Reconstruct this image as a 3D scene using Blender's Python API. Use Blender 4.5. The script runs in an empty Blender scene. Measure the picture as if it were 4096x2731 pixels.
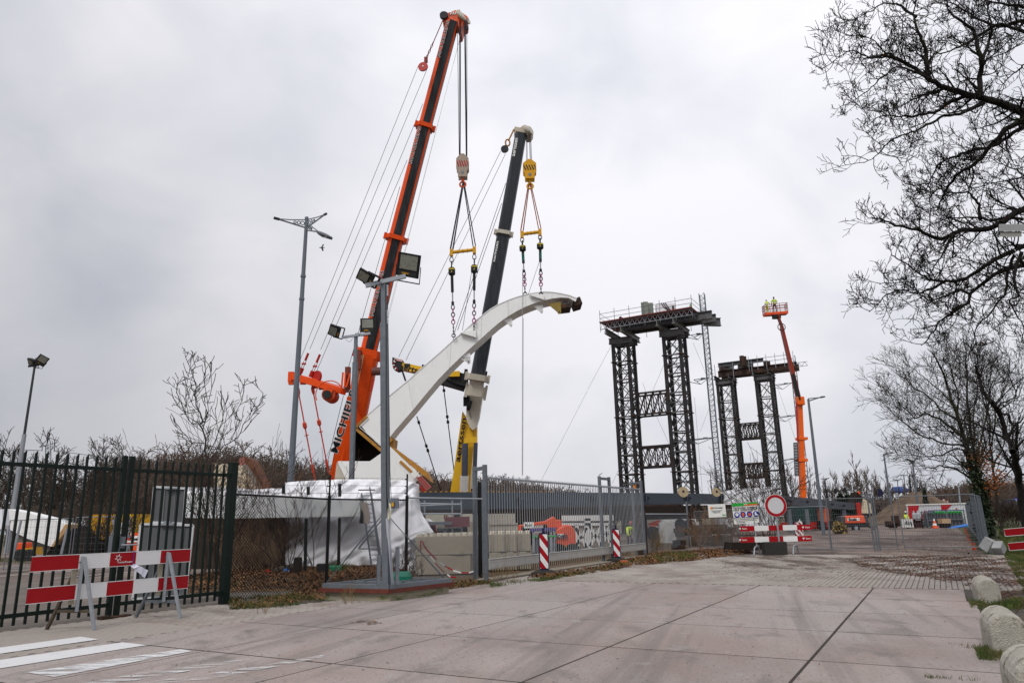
import bpy, math, random
import numpy as np
from mathutils import Vector, Matrix
sc=bpy.context.scene
R_=math.radians
# ---------------- camera ----------------
F=2878.;CX,CY=2048.,1365.5            # the photograph's 4096 x 2731 grid
Zc=Vector((-268.,11465.,-F)).normalized()
Yc=(Vector((0,0,-1))-Zc*(-Zc.z)).normalized();Xc=Yc.cross(Zc)
CM=Matrix((Xc,Yc,Zc));EYE=Vector((0,0,1.6))
cam=bpy.data.cameras.new('camera');co=bpy.data.objects.new('camera',cam);sc.collection.objects.link(co)
co.matrix_world=Matrix.Translation(EYE)@CM.to_4x4()
cam.sensor_width=36;cam.lens=F*36/4096;cam.clip_start=.1;cam.clip_end=6000
sc.camera=co
# ---------------- sky and sun ----------------
w=bpy.data.worlds.new('World');sc.world=w;w.use_nodes=True
nt=w.node_tree;nt.nodes.clear()
def N(nt,t,**k):
    n=nt.nodes.new(t)
    for a,b in k.items():
        if a[0]=='_': n.inputs[int(a[1:])].default_value=b
        else: setattr(n,a,b)
    return n
L=nt.links.new
out=N(nt,'ShaderNodeOutputWorld');bg=N(nt,'ShaderNodeBackground',_1=.1);L(bg.outputs[0],out.inputs[0])
sky=N(nt,'ShaderNodeTexSky',sky_type='NISHITA',sun_disc=False,sun_elevation=R_(50),sun_rotation=R_(205),air_density=1,dust_density=3)
tc=N(nt,'ShaderNodeTexCoord')
mp=N(nt,'ShaderNodeMapping');mp.inputs[3].default_value=(1,1,1.35);L(tc.outputs[0],mp.inputs[0])
n1=N(nt,'ShaderNodeTexNoise');n1.inputs['Scale'].default_value=1.55;n1.inputs['Detail'].default_value=4;n1.inputs['Roughness'].default_value=.45;n1.inputs['Distortion'].default_value=.25
L(mp.outputs[0],n1.inputs['Vector'])
r1=N(nt,'ShaderNodeValToRGB')
r1.color_ramp.elements[0].position=.37;r1.color_ramp.elements[0].color=(.665,.69,.77,1)
r1.color_ramp.elements[1].position=.60;r1.color_ramp.elements[1].color=(.975,.965,1.01,1)
n2=N(nt,'ShaderNodeTexNoise');n2.inputs['Scale'].default_value=4.6;n2.inputs['Detail'].default_value=4;n2.inputs['Roughness'].default_value=.5;n2.inputs['Distortion'].default_value=.4
L(mp.outputs[0],n2.inputs['Vector'])
mn=N(nt,'ShaderNodeMix',data_type='FLOAT');mn.inputs[0].default_value=.36;L(n1.outputs[0],mn.inputs[2]);L(n2.outputs[0],mn.inputs[3]);L(mn.outputs[0],r1.inputs[0])
# overcast: brighter towards the zenith, a darker bank of cloud to the left
dt=N(nt,'ShaderNodeVectorMath',operation='DOT_PRODUCT');dt.inputs[1].default_value=(.0,.25,.968);L(tc.outputs[0],dt.inputs[0])
mr=N(nt,'ShaderNodeMapRange',interpolation_type='SMOOTHSTEP');mr.inputs[1].default_value=.05;mr.inputs[2].default_value=.92;mr.inputs[3].default_value=7.3;mr.inputs[4].default_value=10.0
L(dt.outputs['Value'],mr.inputs[0])
dl=N(nt,'ShaderNodeVectorMath',operation='DOT_PRODUCT');dl.inputs[1].default_value=(-.85,.5,-.1);L(tc.outputs[0],dl.inputs[0])
ml=N(nt,'ShaderNodeMapRange',interpolation_type='SMOOTHSTEP');ml.inputs[1].default_value=.30;ml.inputs[2].default_value=.95;ml.inputs[3].default_value=1.0;ml.inputs[4].default_value=.72
L(dl.outputs['Value'],ml.inputs[0])
m1=N(nt,'ShaderNodeMath',operation='MULTIPLY');L(mr.outputs[0],m1.inputs[0]);L(ml.outputs[0],m1.inputs[1])
vs=N(nt,'ShaderNodeVectorMath',operation='SCALE');L(r1.outputs[0],vs.inputs[0]);L(m1.outputs[0],vs.inputs['Scale'])
mx=N(nt,'ShaderNodeMix',data_type='RGBA');mx.inputs[0].default_value=.95;L(sky.outputs[0],mx.inputs[6]);L(vs.outputs[0],mx.inputs[7])
L(mx.outputs[2],bg.inputs[0])
sd=bpy.data.lights.new('sun','SUN');sd.energy=1.5;sd.angle=R_(18);sd.color=(1,.97,.93)
so=bpy.data.objects.new('sun',sd);sc.collection.objects.link(so);so.rotation_euler=Vector((-math.sin(R_(205))*math.cos(R_(50)),-math.cos(R_(205))*math.cos(R_(50)),-math.sin(R_(50)))).to_track_quat('-Z','Y').to_euler()
sc.view_settings.view_transform='Standard';sc.view_settings.look='None';sc.view_settings.gamma=1;sc.view_settings.use_curve_mapping=False
sc.view_settings.exposure=0.15
# ---------------- coordinates ----------------
def ray(x,y): return CM@Vector((x-CX,CY-y,-F))
def P(x,y,Y): r=ray(x,y);return EYE+r*(Y/r.y)
def G(x,y,z=0.): r=ray(x,y);return EYE+r*((z-1.6)/r.z)
def proj(p):
    q=CM.transposed()@(Vector(p)-EYE);return (CX+F*q.x/-q.z,CY-F*q.y/-q.z)
def depth(p): return -(CM.transposed()@(Vector(p)-EYE)).z
def px(n,p): return n*depth(p)/F       # n photograph pixels as metres at p
U=Vector((.49614,.86824,0));V=Vector((-.86824,.49614,0));UP=Vector((0,0,1))
ANG=math.atan2(U.y,U.x)
def W(s,t,z=0.): return U*s+V*t+UP*z
def cv(x0,y0,k): return lambda x,y:(x0+x/k,y0+y/k)
def along(p,d,sx):                     # point p+k*d that stands at column sx
    lo,hi=-60.,60.
    f=lambda k:proj(p+d*k)[0]-sx
    a=f(lo)
    for _ in range(50):
        m=(lo+hi)/2
        if (f(m)>0)==(a>0): lo=m
        else: hi=m
    return (lo+hi)/2
# ---------------- mesh building ----------------
class MB:
    def __init__(s): s.v=[];s.f=[];s.m=[];s.segs=[];s.mi=0
    def add(s,vs,fs):
        b=len(s.v);s.v+=[tuple(v) for v in vs]
        s.f+=[tuple(b+i for i in f) for f in fs];s.m+=[s.mi]*len(fs);return s
    def fr(s,c,X,Y_,Z_):               # box by centre and half-axis vectors
        c=Vector(c);vs=[c+X*i+Y_*j+Z_*k for k in(-1,1) for j in(-1,1) for i in(-1,1)]
        return s.add(vs,[(0,2,3,1),(4,5,7,6),(0,1,5,4),(2,6,7,3),(0,4,6,2),(1,3,7,5)])
    def box(s,c,sx,sy,sz,rot=0.):
        a=rot;return s.fr(c,Vector((math.cos(a),math.sin(a),0))*sx/2,Vector((-math.sin(a),math.cos(a),0))*sy/2,UP*sz/2)
    def ub(s,s0,t0,z0,s1,t1,z1):       # box aligned with the road directions
        return s.fr(W((s0+s1)/2,(t0+t1)/2,(z0+z1)/2),U*((s1-s0)/2),V*((t1-t0)/2),UP*((z1-z0)/2))
    def bar(s,p,q,w,h=None,up=UP):
        p=Vector(p);q=Vector(q);d=q-p;L_=d.length
        if L_<1e-6:return s
        d/=L_;x=d.cross(up)
        if x.length<1e-3:x=d.cross(Vector((1,0,0)))
        x.normalize();y=x.cross(d).normalized();h=h or w
        return s.fr((p+q)/2,x*w/2,y*h/2,d*L_/2)
    def tube(s,pts,r,n=6,cap=True,up=UP):
        pts=[Vector(p) for p in pts];k=len(pts)
        if not hasattr(r,'__len__'): r=[r]*k
        b=len(s.v)
        for i,p in enumerate(pts):
            d=(pts[min(i+1,k-1)]-pts[max(i-1,0)]).normalized();x=d.cross(up)
            if x.length<1e-3:x=d.cross(Vector((1,0,0)))
            x.normalize();y=d.cross(x)
            for j in range(n):
                a=2*math.pi*j/n;s.v.append(tuple(p+(x*math.cos(a)+y*math.sin(a))*r[i]))
        fs=[(b+i*n+j,b+i*n+(j+1)%n,b+(i+1)*n+(j+1)%n,b+(i+1)*n+j) for i in range(k-1) for j in range(n)]
        if cap: fs+=[tuple(b+j for j in range(n))[::-1],tuple(b+(k-1)*n+j for j in range(n))]
        s.f+=fs;s.m+=[s.mi]*len(fs);return s
    def ext(s,poly,d):                 # extrude polygon (3D points) by d
        n=len(poly);d=Vector(d);vs=[Vector(p) for p in poly]+[Vector(p)+d for p in poly]
        return s.add(vs,[tuple(range(n))[::-1],tuple(range(n,2*n))]+[(i,(i+1)%n,(i+1)%n+n,i+n) for i in range(n)])
    def loft(s,rings,cap=True,close=True):
        n=len(rings[0]);b=len(s.v)
        for r in rings:s.v+=[tuple(p) for p in r]
        fs=[(b+i*n+j,b+i*n+(j+1)%n,b+(i+1)*n+(j+1)%n,b+(i+1)*n+j) for i in range(len(rings)-1) for j in range(n if close else n-1)]
        if cap:fs+=[tuple(b+j for j in range(n))[::-1],tuple(b+(len(rings)-1)*n+j for j in range(n))]
        s.f+=fs;s.m+=[s.mi]*len(fs);return s
    def disc(s,c,nrm,r,h,n=20,up=UP):
        nrm=Vector(nrm).normalized();return s.tube([Vector(c)-nrm*h/2,Vector(c)+nrm*h/2],r,n,True,up)
    def ring(s,c,nrm,r,rt,n=10,m=5,ang=2*math.pi,up=UP,ell=1.):
        nrm=Vector(nrm).normalized();x=nrm.cross(up)
        if x.length<1e-3:x=nrm.cross(Vector((1,0,0)))
        x.normalize();y=x.cross(nrm)
        pts=[Vector(c)+x*r*math.cos(ang*i/n)+y*r*ell*math.sin(ang*i/n) for i in range(n+1)]
        return s.tube(pts,rt,m,False,nrm)
    def chain(s,p,q,link,r,side):      # real chain of alternating links
        p=Vector(p);q=Vector(q);n=max(1,int((q-p).length/link));d=(q-p)/n
        o=side.cross(d).normalized()
        for i in range(n):
            c=p+d*(i+.5);nm=side if i%2 else o
            e=d.normalized();x=nm.cross(e).normalized()
            pts=[c+e*math.cos(a)*d.length*.62+x*math.sin(a)*link*.28 for a in [2*math.pi*k/8 for k in range(9)]]
            s.tube(pts,r,4,False,nm)
        return s
def npmesh(name,v,f):                  # v (n,3) f (m,k) arrays
    me=bpy.data.meshes.new(name);k=f.shape[1]
    me.vertices.add(len(v));me.vertices.foreach_set('co',np.asarray(v,dtype=np.float32).ravel())
    me.loops.add(f.size);me.loops.foreach_set('vertex_index',f.astype(np.int32).ravel())
    me.polygons.add(len(f));me.polygons.foreach_set('loop_start',np.arange(0,f.size,k,dtype=np.int32))
    me.polygons.foreach_set('loop_total',np.full(len(f),k,dtype=np.int32))
    me.update(calc_edges=True);return me
def segmesh(segs,n=3):                 # segs: rows p0(3) p1(3) r0 r1
    a=np.array(segs,dtype=np.float64);p,q,r0,r1=a[:,0:3],a[:,3:6],a[:,6],a[:,7]
    d=q-p;d/=np.maximum(np.linalg.norm(d,axis=1,keepdims=True),1e-9)
    ref=np.where(np.abs(d[:,2:3])<.9,np.array([[0,0,1.]]),np.array([[1.,0,0]]))
    x=np.cross(d,ref);x/=np.linalg.norm(x,axis=1,keepdims=True);y=np.cross(d,x)
    vs=[]
    for base,r in((p,r0),(q,r1)):
        for j in range(n):
            t=2*math.pi*j/n;vs.append(base+(x*math.cos(t)+y*math.sin(t))*r[:,None])
    v=np.stack(vs,axis=1).reshape(-1,3)
    k=np.arange(len(a))[:,None]*2*n
    f=np.stack([np.concatenate([k+j,k+(j+1)%n,k+n+(j+1)%n,k+n+j],axis=1) for j in range(n)],axis=1).reshape(-1,4)
    return v,f
ORG={}
def org(o): return ORG.get(o.name,Vector((0,0,0))) if o else Vector((0,0,0))
def tag(o,label=None,cat=None,group=None,kind=None):
    if label:o['label']=label
    if cat:o['category']=cat
    if group:o['group']=group
    if kind:o['kind']=kind
    return o
def T(name,label,cat,loc,group=None):
    o=bpy.data.objects.new(name,None);sc.collection.objects.link(o);o.location=loc;o.empty_display_size=.2
    ORG[o.name]=Vector(loc);return tag(o,label,cat,group)
def link(name,me,mats,par,label=None,cat=None,group=None,kind=None,smooth=False):
    o=bpy.data.objects.new(name,me);sc.collection.objects.link(o)
    for m in (mats if isinstance(mats,(list,tuple)) else [mats]):me.materials.append(m)
    if smooth: me.polygons.foreach_set('use_smooth',[True]*len(me.polygons))
    if par:o.parent=par;ORG[o.name]=org(par)
    return tag(o,label,cat,group,kind)
def O(name,mb,mats,par=None,label=None,cat=None,group=None,kind=None,smooth=False,orig=None,bev=0):
    L0=org(par) if par else (Vector(orig) if orig is not None else Vector((0,0,0)))
    me=bpy.data.meshes.new(name)
    me.from_pydata([(v[0]-L0.x,v[1]-L0.y,v[2]-L0.z) for v in mb.v],[],mb.f)
    if max(mb.m,default=0): me.polygons.foreach_set('material_index',mb.m)
    me.update()
    o=link(name,me,mats,par,label,cat,group,kind,smooth)
    if not par and orig is not None:o.location=L0;ORG[o.name]=L0
    if bev:
        b=o.modifiers.new('b','BEVEL');b.width=bev;b.segments=2;b.limit_method='ANGLE'
    return o
def OS(name,segs,mats,par=None,n=3,**k):
    v,f=segmesh(segs,n);v=v-np.array(org(par))
    return link(name,npmesh(name,v,f),mats,par,smooth=True,**k)
CH={}
def children(o): return [c for c in bpy.data.objects if c.parent==o]
def dup(root,loc,label=None,rotz=None,scale=None,group=None):
    kids=children(root)
    c=root.copy();sc.collection.objects.link(c);c.location=loc;ORG[c.name]=Vector(loc)
    if rotz is not None:c.rotation_euler.z=rotz
    if scale:c.scale=(scale,)*3
    if label:c['label']=label
    if group:c['group']=group
    for k in kids:
        gk=children(k);d=k.copy();sc.collection.objects.link(d);d.parent=c
        for g in gk:
            e=g.copy();sc.collection.objects.link(e);e.parent=d
    return c
def text(s,size,c,xd,yd,m,par,name='lettering',ext=.004,bold=.0,squash=1.):
    cu=bpy.data.curves.new('txt','FONT');cu.body=s;cu.size=size;cu.align_x='CENTER';cu.align_y='CENTER';cu.extrude=ext;cu.offset=bold*size;cu.resolution_u=3
    ob=bpy.data.objects.new('txt',cu);me=bpy.data.meshes.new_from_object(ob);me.name=name
    bpy.data.objects.remove(ob)
    x=Vector(xd).normalized();y=Vector(yd);y=(y-x*y.dot(x)).normalized();z=x.cross(y)
    me.transform((Matrix.Translation(Vector(c)-org(par)))@Matrix((x,y,z)).transposed().to_4x4()@Matrix.Diagonal((squash,1,1,1)))
    return link(name,me,m,par)
# ---------------- materials ----------------
MT={}
def mat(name,col,rough=.6,metal=0.,var=.12,scale=3.,bump=0.,bs=None,col2=None,c2lo=.55,c2hi=.7,s2=1.2,rnd=0.,streak=None,coord=3,spec=.22):
    if name in MT:return MT[name]
    m=bpy.data.materials.new(name);m.use_nodes=True;t=m.node_tree;b=t.nodes['Principled BSDF'];l=t.links.new
    b.inputs['Roughness'].default_value=rough;b.inputs['Metallic'].default_value=metal;b.inputs['Specular IOR Level'].default_value=spec
    tc=N(t,'ShaderNodeTexCoord');mp=N(t,'ShaderNodeMapping');l(tc.outputs[coord],mp.inputs[0])
    if streak: mp.inputs[3].default_value=streak
    nz=N(t,'ShaderNodeTexNoise');nz.inputs['Scale'].default_value=scale;nz.inputs['Detail'].default_value=6;nz.inputs['Roughness'].default_value=.6
    l(mp.outputs[0],nz.inputs['Vector'])
    rp=N(t,'ShaderNodeMapRange');rp.inputs[1].default_value=.25;rp.inputs[2].default_value=.75;rp.inputs[3].default_value=1-var;rp.inputs[4].default_value=1+var
    l(nz.outputs[0],rp.inputs[0]);val=rp.outputs[0]
    if rnd:
        oi=N(t,'ShaderNodeObjectInfo');r2=N(t,'ShaderNodeMapRange');r2.inputs[3].default_value=1-rnd;r2.inputs[4].default_value=1+rnd
        l(oi.outputs['Random'],r2.inputs[0]);mm=N(t,'ShaderNodeMath',operation='MULTIPLY');l(val,mm.inputs[0]);l(r2.outputs[0],mm.inputs[1]);val=mm.outputs[0]
    base=None
    if col2:
        n2=N(t,'ShaderNodeTexNoise');n2.inputs['Scale'].default_value=s2;n2.inputs['Detail'].default_value=8;n2.inputs['Roughness'].default_value=.65
        l(mp.outputs[0],n2.inputs['Vector'])
        q=N(t,'ShaderNodeMapRange');q.inputs[1].default_value=c2lo;q.inputs[2].default_value=c2hi;l(n2.outputs[0],q.inputs[0])
        x=N(t,'ShaderNodeMix',data_type='RGBA');x.inputs[6].default_value=(*col,1);x.inputs[7].default_value=(*col2,1);l(q.outputs[0],x.inputs[0]);base=x.outputs[2]
    v=N(t,'ShaderNodeVectorMath',operation='SCALE')
    if base:l(base,v.inputs[0])
    else:v.inputs[0].default_value=col
    l(val,v.inputs['Scale']);l(v.outputs[0],b.inputs['Base Color'])
    rr=N(t,'ShaderNodeMapRange');rr.inputs[3].default_value=max(0.05,rough-.12);rr.inputs[4].default_value=min(1,rough+.12);l(nz.outputs[0],rr.inputs[0]);l(rr.outputs[0],b.inputs['Roughness'])
    if bump:
        nb=N(t,'ShaderNodeTexNoise');nb.inputs['Scale'].default_value=bs or scale*6;nb.inputs['Detail'].default_value=5;l(mp.outputs[0],nb.inputs['Vector'])
        bp=N(t,'ShaderNodeBump');bp.inputs['Strength'].default_value=min(1,bump);bp.inputs['Distance'].default_value=.02 if bump<=1 else .02*bump;l(nb.outputs[0],bp.inputs['Height']);l(bp.outputs[0],b.inputs['Normal'])
    MT[name]=m;return m
galv=mat('galvanised steel',(.15,.168,.188),.5,.35,.16,9,.1,col2=(.17,.19,.21),s2=3)
galvL=mat('light galvanised steel',(.30,.325,.35),.5,.3,.12,9)
pole=mat('painted lamp pole',(.13,.148,.17),.5,.2,.14,5,streak=(1,1,.3))
green=mat('dark green paint',(.002,.010,.007),.5,0,.25,9,.05,col2=(.16,.18,.13),c2lo=.70,c2hi=.75,s2=26,spec=.25)
blackm=mat('black painted steel',(.007,.008,.008),.45,0,.2,8)
black=mat('matt black',(.018,.018,.02),.6,0,.2,6)
glassb=mat('floodlight glass',(.27,.28,.235),.12,0,.35,14)
yelw=mat('yellow steel',(.58,.29,.008),.42,0,.1,4,col2=(.30,.17,.03),c2lo=.62,c2hi=.75,s2=2)
orange=mat('orange crane paint',(.72,.070,.003),.45,0,.08,2.5,col2=(.42,.06,.012),c2lo=.62,c2hi=.8,s2=1.3)
red=mat('deep red steel',(.40,.02,.012),.4,0,.12,3)
orangem=mat('orange machine',(.72,.085,.02),.4,0,.12,3)
boomd=mat('dark greased boom steel',(.030,.031,.035),.42,.1,.35,1.2,.05,streak=(2,2,.12),col2=(.014,.014,.016),c2lo=.46,c2hi=.6,s2=1)
boomw=mat('slate boom paint',(.036,.041,.048),.4,.1,.25,1.2,streak=(3,3,.1),col2=(.028,.032,.038),c2lo=.5,c2hi=.62,s2=1)
whitep=mat('white paint',(.74,.74,.70),.45,0,.06,2,col2=(.5,.48,.43),c2lo=.62,c2hi=.8,s2=1.5)
archw=mat('arch white coat',(.80,.805,.79),.4,0,.045,.5,col2=(.66,.66,.63),c2lo=.52,c2hi=.72,s2=.55,streak=(1,1,.35))
cream=mat('cream crane paint',(.52,.48,.40),.42,0,.1,3,col2=(.36,.30,.22),c2lo=.62,c2hi=.75,s2=2.5)
ochre=mat('ochre primer steel',(.42,.20,.035),.55,0,.2,1.2,col2=(.16,.075,.03),c2lo=.5,c2hi=.7,s2=.9)
trussm=mat('dark truss steel',(.026,.022,.020),.7,.1,.4,1.5,col2=(.075,.038,.024),c2lo=.56,c2hi=.7,s2=.8)
rusty=mat('rusty dark steel',(.045,.028,.022),.8,.1,.35,2.2,col2=(.13,.055,.025),c2lo=.54,c2hi=.7,s2=1.4)
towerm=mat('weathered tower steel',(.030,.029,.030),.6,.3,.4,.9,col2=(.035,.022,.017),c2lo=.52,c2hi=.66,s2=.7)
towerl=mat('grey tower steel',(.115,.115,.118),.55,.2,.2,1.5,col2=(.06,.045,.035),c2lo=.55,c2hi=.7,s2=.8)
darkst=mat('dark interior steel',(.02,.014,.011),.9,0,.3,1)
slate=mat('slate blue girder paint',(.062,.078,.098),.4,.1,.08,1.2)
wrapm=mat('white shrink wrap',(.76,.76,.79),.42,0,.08,2.2,1.6,3.2,col2=(.50,.49,.48),c2lo=.52,c2hi=.75,s2=1.3,streak=(1.1,1,.35))
concm=mat('stacked concrete',(.33,.29,.225),.88,0,.14,4,.35,30,col2=(.17,.14,.10),c2lo=.55,c2hi=.72,s2=1.4)
wood=mat('weathered timber',(.085,.068,.05),.9,0,.3,3,.4,40,streak=(.3,1,1))
woodl=mat('fresh timber',(.45,.30,.17),.8,0,.15,5)
redsign=mat('red reflective sheet',(.33,.003,.008),.38,0,.06,5)
whsign=mat('white reflective sheet',(.72,.72,.71),.4,0,.05,4,col2=(.45,.43,.38),c2lo=.68,c2hi=.8,s2=7)
navy=mat('navy plastic',(.014,.014,.045),.45,0,.1,5)
rubber=mat('recycled rubber',(.035,.033,.030),.95,0,.25,14,.4,60)
ropem=mat('wire rope',(.030,.032,.040),.5,.3,.1,5)
ropel=mat('light wire',(.35,.36,.38),.5,.3,.1,5)
bark=mat('oak bark',(.012,.010,.008),.95,0,.4,7,.3,30,col2=(.030,.034,.012),c2lo=.55,c2hi=.7,s2=2)
bark2=mat('brown bark',(.075,.052,.036),.95,0,.35,3)
bark3=mat('far twig brown',(.135,.098,.078),.95,0,.3,.4,rnd=.12)
bark4=mat('grey brown bark',(.032,.026,.019),.95,0,.35,3,col2=(.045,.05,.018),c2lo=.5,c2hi=.65,s2=.8)
leafm=mat('fallen oak leaf',(.20,.095,.038),.85,0,.55,9,coord=3,col2=(.085,.045,.022),c2lo=.42,c2hi=.58,s2=3)
leafo=mat('withered orange leaf',(.22,.075,.02),.85,0,.4,5)
grassm=mat('winter grass',(.060,.088,.020),.85,0,.45,3,col2=(.17,.14,.055),c2lo=.5,c2hi=.65,s2=2)
dry=mat('dry weed stalk',(.19,.13,.06),.9,0,.35,6)
glass=mat('window glass',(.03,.035,.04),.08,0,.05,2)
tyre=mat('tyre rubber',(.02,.02,.02),.85,0,.2,9)
skin=mat('skin',(.42,.22,.15),.55,0,.05,5)
hivis=mat('yellow hi-vis cloth',(.62,.80,.03),.75,0,.1,9)
silver=mat('reflective tape',(.6,.62,.62),.4,.2,.05,5)
navycl=mat('dark blue cloth',(.02,.025,.05),.85,0,.2,9)
blue=mat('blue sign film',(.01,.03,.30),.4,0,.05,5)
limeg=mat('green print',(.02,.33,.04),.5,0,.05,5)
purple=mat('purple coated steel',(.10,.07,.22),.5,0,.15,5)
cylg=mat('grey gas cylinder',(.085,.09,.10),.45,.1,.15,5)
cylgreen=mat('green cylinder shoulder',(.03,.34,.06),.45,0,.1,5)
magenta=mat('magenta shackle paint',(.32,.02,.16),.4,.1,.15,9)
bluetarp=mat('blue tarpaulin',(.03,.17,.55),.5,0,.2,6,.5,10)
paint=mat('ink',(.01,.012,.02),.5,0,.05,5)
teal=mat('green fibreglass lid',(.006,.12,.075),.5,0,.12,5)
# ================= GROUND =================
def gmat(name,layers,rough=.9,bump=.5,bs=30,stretch=(1,1,1),rot=0,wet=None):
    m=bpy.data.materials.new(name);m.use_nodes=True;t=m.node_tree;b=t.nodes['Principled BSDF'];l=t.links.new
    tc=N(t,'ShaderNodeTexCoord');mp=N(t,'ShaderNodeMapping');l(tc.outputs[3],mp.inputs[0]);mp.inputs[2].default_value=(0,0,rot);mp.inputs[3].default_value=stretch
    cur=None
    for i,ly in enumerate(layers):
        c,s,lo,hi,det=ly[:5]
        if i==0:
            nz=N(t,'ShaderNodeTexNoise');nz.inputs['Scale'].default_value=s;nz.inputs['Detail'].default_value=det;l(mp.outputs[0],nz.inputs['Vector'])
            q=N(t,'ShaderNodeMapRange');q.inputs[1].default_value=.3;q.inputs[2].default_value=.7;q.inputs[3].default_value=lo;q.inputs[4].default_value=hi;l(nz.outputs[0],q.inputs[0])
            v=N(t,'ShaderNodeVectorMath',operation='SCALE');v.inputs[0].default_value=c;l(q.outputs[0],v.inputs['Scale']);cur=v.outputs[0]
        else:
            nz=N(t,'ShaderNodeTexNoise');nz.inputs['Scale'].default_value=s;nz.inputs['Detail'].default_value=det;nz.inputs['Roughness'].default_value=.62;nz.inputs['Distortion'].default_value=.3
            mo=N(t,'ShaderNodeVectorMath',operation='ADD');mo.inputs[1].default_value=(i*17.3,i*5.1,0);l(mp.outputs[0],mo.inputs[0])
            m5=N(t,'ShaderNodeVectorMath',operation='MULTIPLY');m5.inputs[1].default_value=ly[5] if len(ly)>5 else (1,1,1);l(mo.outputs[0],m5.inputs[0]);l(m5.outputs[0],nz.inputs['Vector'])
            q=N(t,'ShaderNodeMapRange');q.inputs[1].default_value=lo;q.inputs[2].default_value=hi;l(nz.outputs[0],q.inputs[0])
            x=N(t,'ShaderNodeMix',data_type='RGBA');x.inputs[7].default_value=(*c,1);l(cur,x.inputs[6]);l(q.outputs[0],x.inputs[0]);cur=x.outputs[2]
    if wet:
        oi=N(t,'ShaderNodeObjectInfo');r2=N(t,'ShaderNodeMapRange');r2.inputs[3].default_value=1-wet;r2.inputs[4].default_value=1+wet;l(oi.outputs['Random'],r2.inputs[0]);v=N(t,'ShaderNodeVectorMath',operation='SCALE');l(cur,v.inputs[0]);l(r2.outputs[0],v.inputs['Scale']);cur=v.outputs[0]
    l(cur,b.inputs['Base Color']);b.inputs['Roughness'].default_value=rough;b.inputs['Specular IOR Level'].default_value=.3
    nb=N(t,'ShaderNodeTexNoise');nb.inputs['Scale'].default_value=bs;nb.inputs['Detail'].default_value=6;l(mp.outputs[0],nb.inputs['Vector'])
    bp=N(t,'ShaderNodeBump');bp.inputs['Strength'].default_value=bump;bp.inputs['Distance'].default_value=.02;l(nb.outputs[0],bp.inputs['Height']);l(bp.outputs[0],b.inputs['Normal'])
    return m
g_far=gmat('far ground',[((.14,.105,.075),.05,.8,1.2,6),((.075,.10,.03),.06,.5,.56,8),((.17,.11,.065),2.,.55,.7,6)])
g_mud=gmat('muddy yard',[((.135,.103,.088),.35,.7,1.25,8),((.23,.175,.145),.35,.50,.60,8),((.060,.042,.034),.45,.52,.60,10),((.13,.07,.04),6,.62,.70,6)],stretch=(1,.32,1),rot=-ANG+1.57,bump=.8)
g_soil=gmat('leafy soil',[((.085,.060,.038),1.2,.7,1.3,8),((.15,.085,.04),9,.5,.6,8),((.06,.085,.022),.7,.58,.68,8)])
g_grass=gmat('mown verge',[((.040,.066,.016),.6,.6,1.3,8),((.085,.062,.034),.8,.45,.60,10),((.085,.052,.03),.5,.62,.70,10)],bump=1,bs=60)
g_sand=gmat('paver bed sand',[((.060,.050,.040),3,.7,1.3,8),((.05,.06,.025),1,.55,.65,8)])
g_slab=gmat('road concrete',[((.310,.255,.236),.55,.76,1.16,12),((.305,.268,.248),.35,.45,.60,10),((.255,.200,.178),.38,.50,.66,10),((.165,.143,.130),.8,.54,.70,8,(.10,2.0,1)),((.15,.135,.12),1.3,.56,.70,14),((.31,.295,.27),2.4,.60,.72,10),((.18,.155,.14),28,.56,.66,4),((.36,.335,.31),45,.62,.70,3),((.07,.055,.045),9,.69,.75,6)],stretch=(1,.55,1),rot=-ANG,wet=.07,rough=.82,bump=.35,bs=55)
g_brick=gmat('paving brick',[((.31,.275,.245),.9,.8,1.15,8),((.23,.185,.16),.7,.5,.62,8),((.17,.14,.12),.5,.58,.66,10,(1,.4,1)),((.30,.27,.24),.6,.58,.70,10,(1,.4,1)),((.12,.13,.06),1.6,.68,.76,8)],stretch=(1,.7,1),rot=-ANG,bump=.4)
g_park=gmat('parking bricks',[((.125,.105,.088),.6,.75,1.2,8),((.17,.14,.12),2.2,.52,.64,10)],stretch=(1,.3,1),rot=-ANG+1.57,bump=.6)
sand=gmat('heaped sand',[((.145,.10,.066),.35,.65,1.2,8),((.10,.065,.042),.6,.50,.62,10),((.08,.06,.035),.3,.62,.7,8)],bump=1,bs=3)
def sheet(name,pts,z,m,kind='structure'):
    mb=MB();mb.add([Vector((p[0],p[1],z)) for p in pts],[tuple(range(len(pts)))]);return O(name,mb,m,kind=kind)
def wxy(l): return [W(a,b)[:2] for a,b in l]
sheet('ground',[(-1500,-60),(1500,-60),(1500,3000),(-1500,3000)],-.06,g_far)
sheet('site_ground',wxy([(-6,-1.4),(130,-1.4),(130,70),(-6,70)]),-.030,g_mud)
sheet('grass_verge',wxy([(-6,-40),(200,-40),(200,-1.35),(33,-1.3),(24,-.9),(20.5,-1.6),(-6,-1.9)]),-.020,g_grass)
sheet('soil_strip',wxy([(8,11.6),(18.6,11.0),(19.2,11.3),(33,12.0),(48,13.2),(60,15),(60,30),(20,26),(13,19.5),(11.6,14.0)]),-.022,g_soil)
sheet('parking_lot',wxy([(-6,13.0),(11.4,13.9),(13.9,14.4),(14.6,15.6),(14.8,17.5),(14,30),(14,60),(-60,60),(-60,13)]),-.016,g_park)
road=sheet('road_bed',wxy([(-6,-2),(18.75,-2),(34,-2),(34,11.9),(-6,13.2)]),-.012,g_sand)
sheet('joint_bed',wxy([(1,-.55),(18.62,-.18),(18.62,11.05),(1,11.05)]),-.0005,gmat('joint dirt',[((.035,.028,.022),3,.6,1.4,6),((.05,.06,.02),2,.6,.7,6)]))
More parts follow.
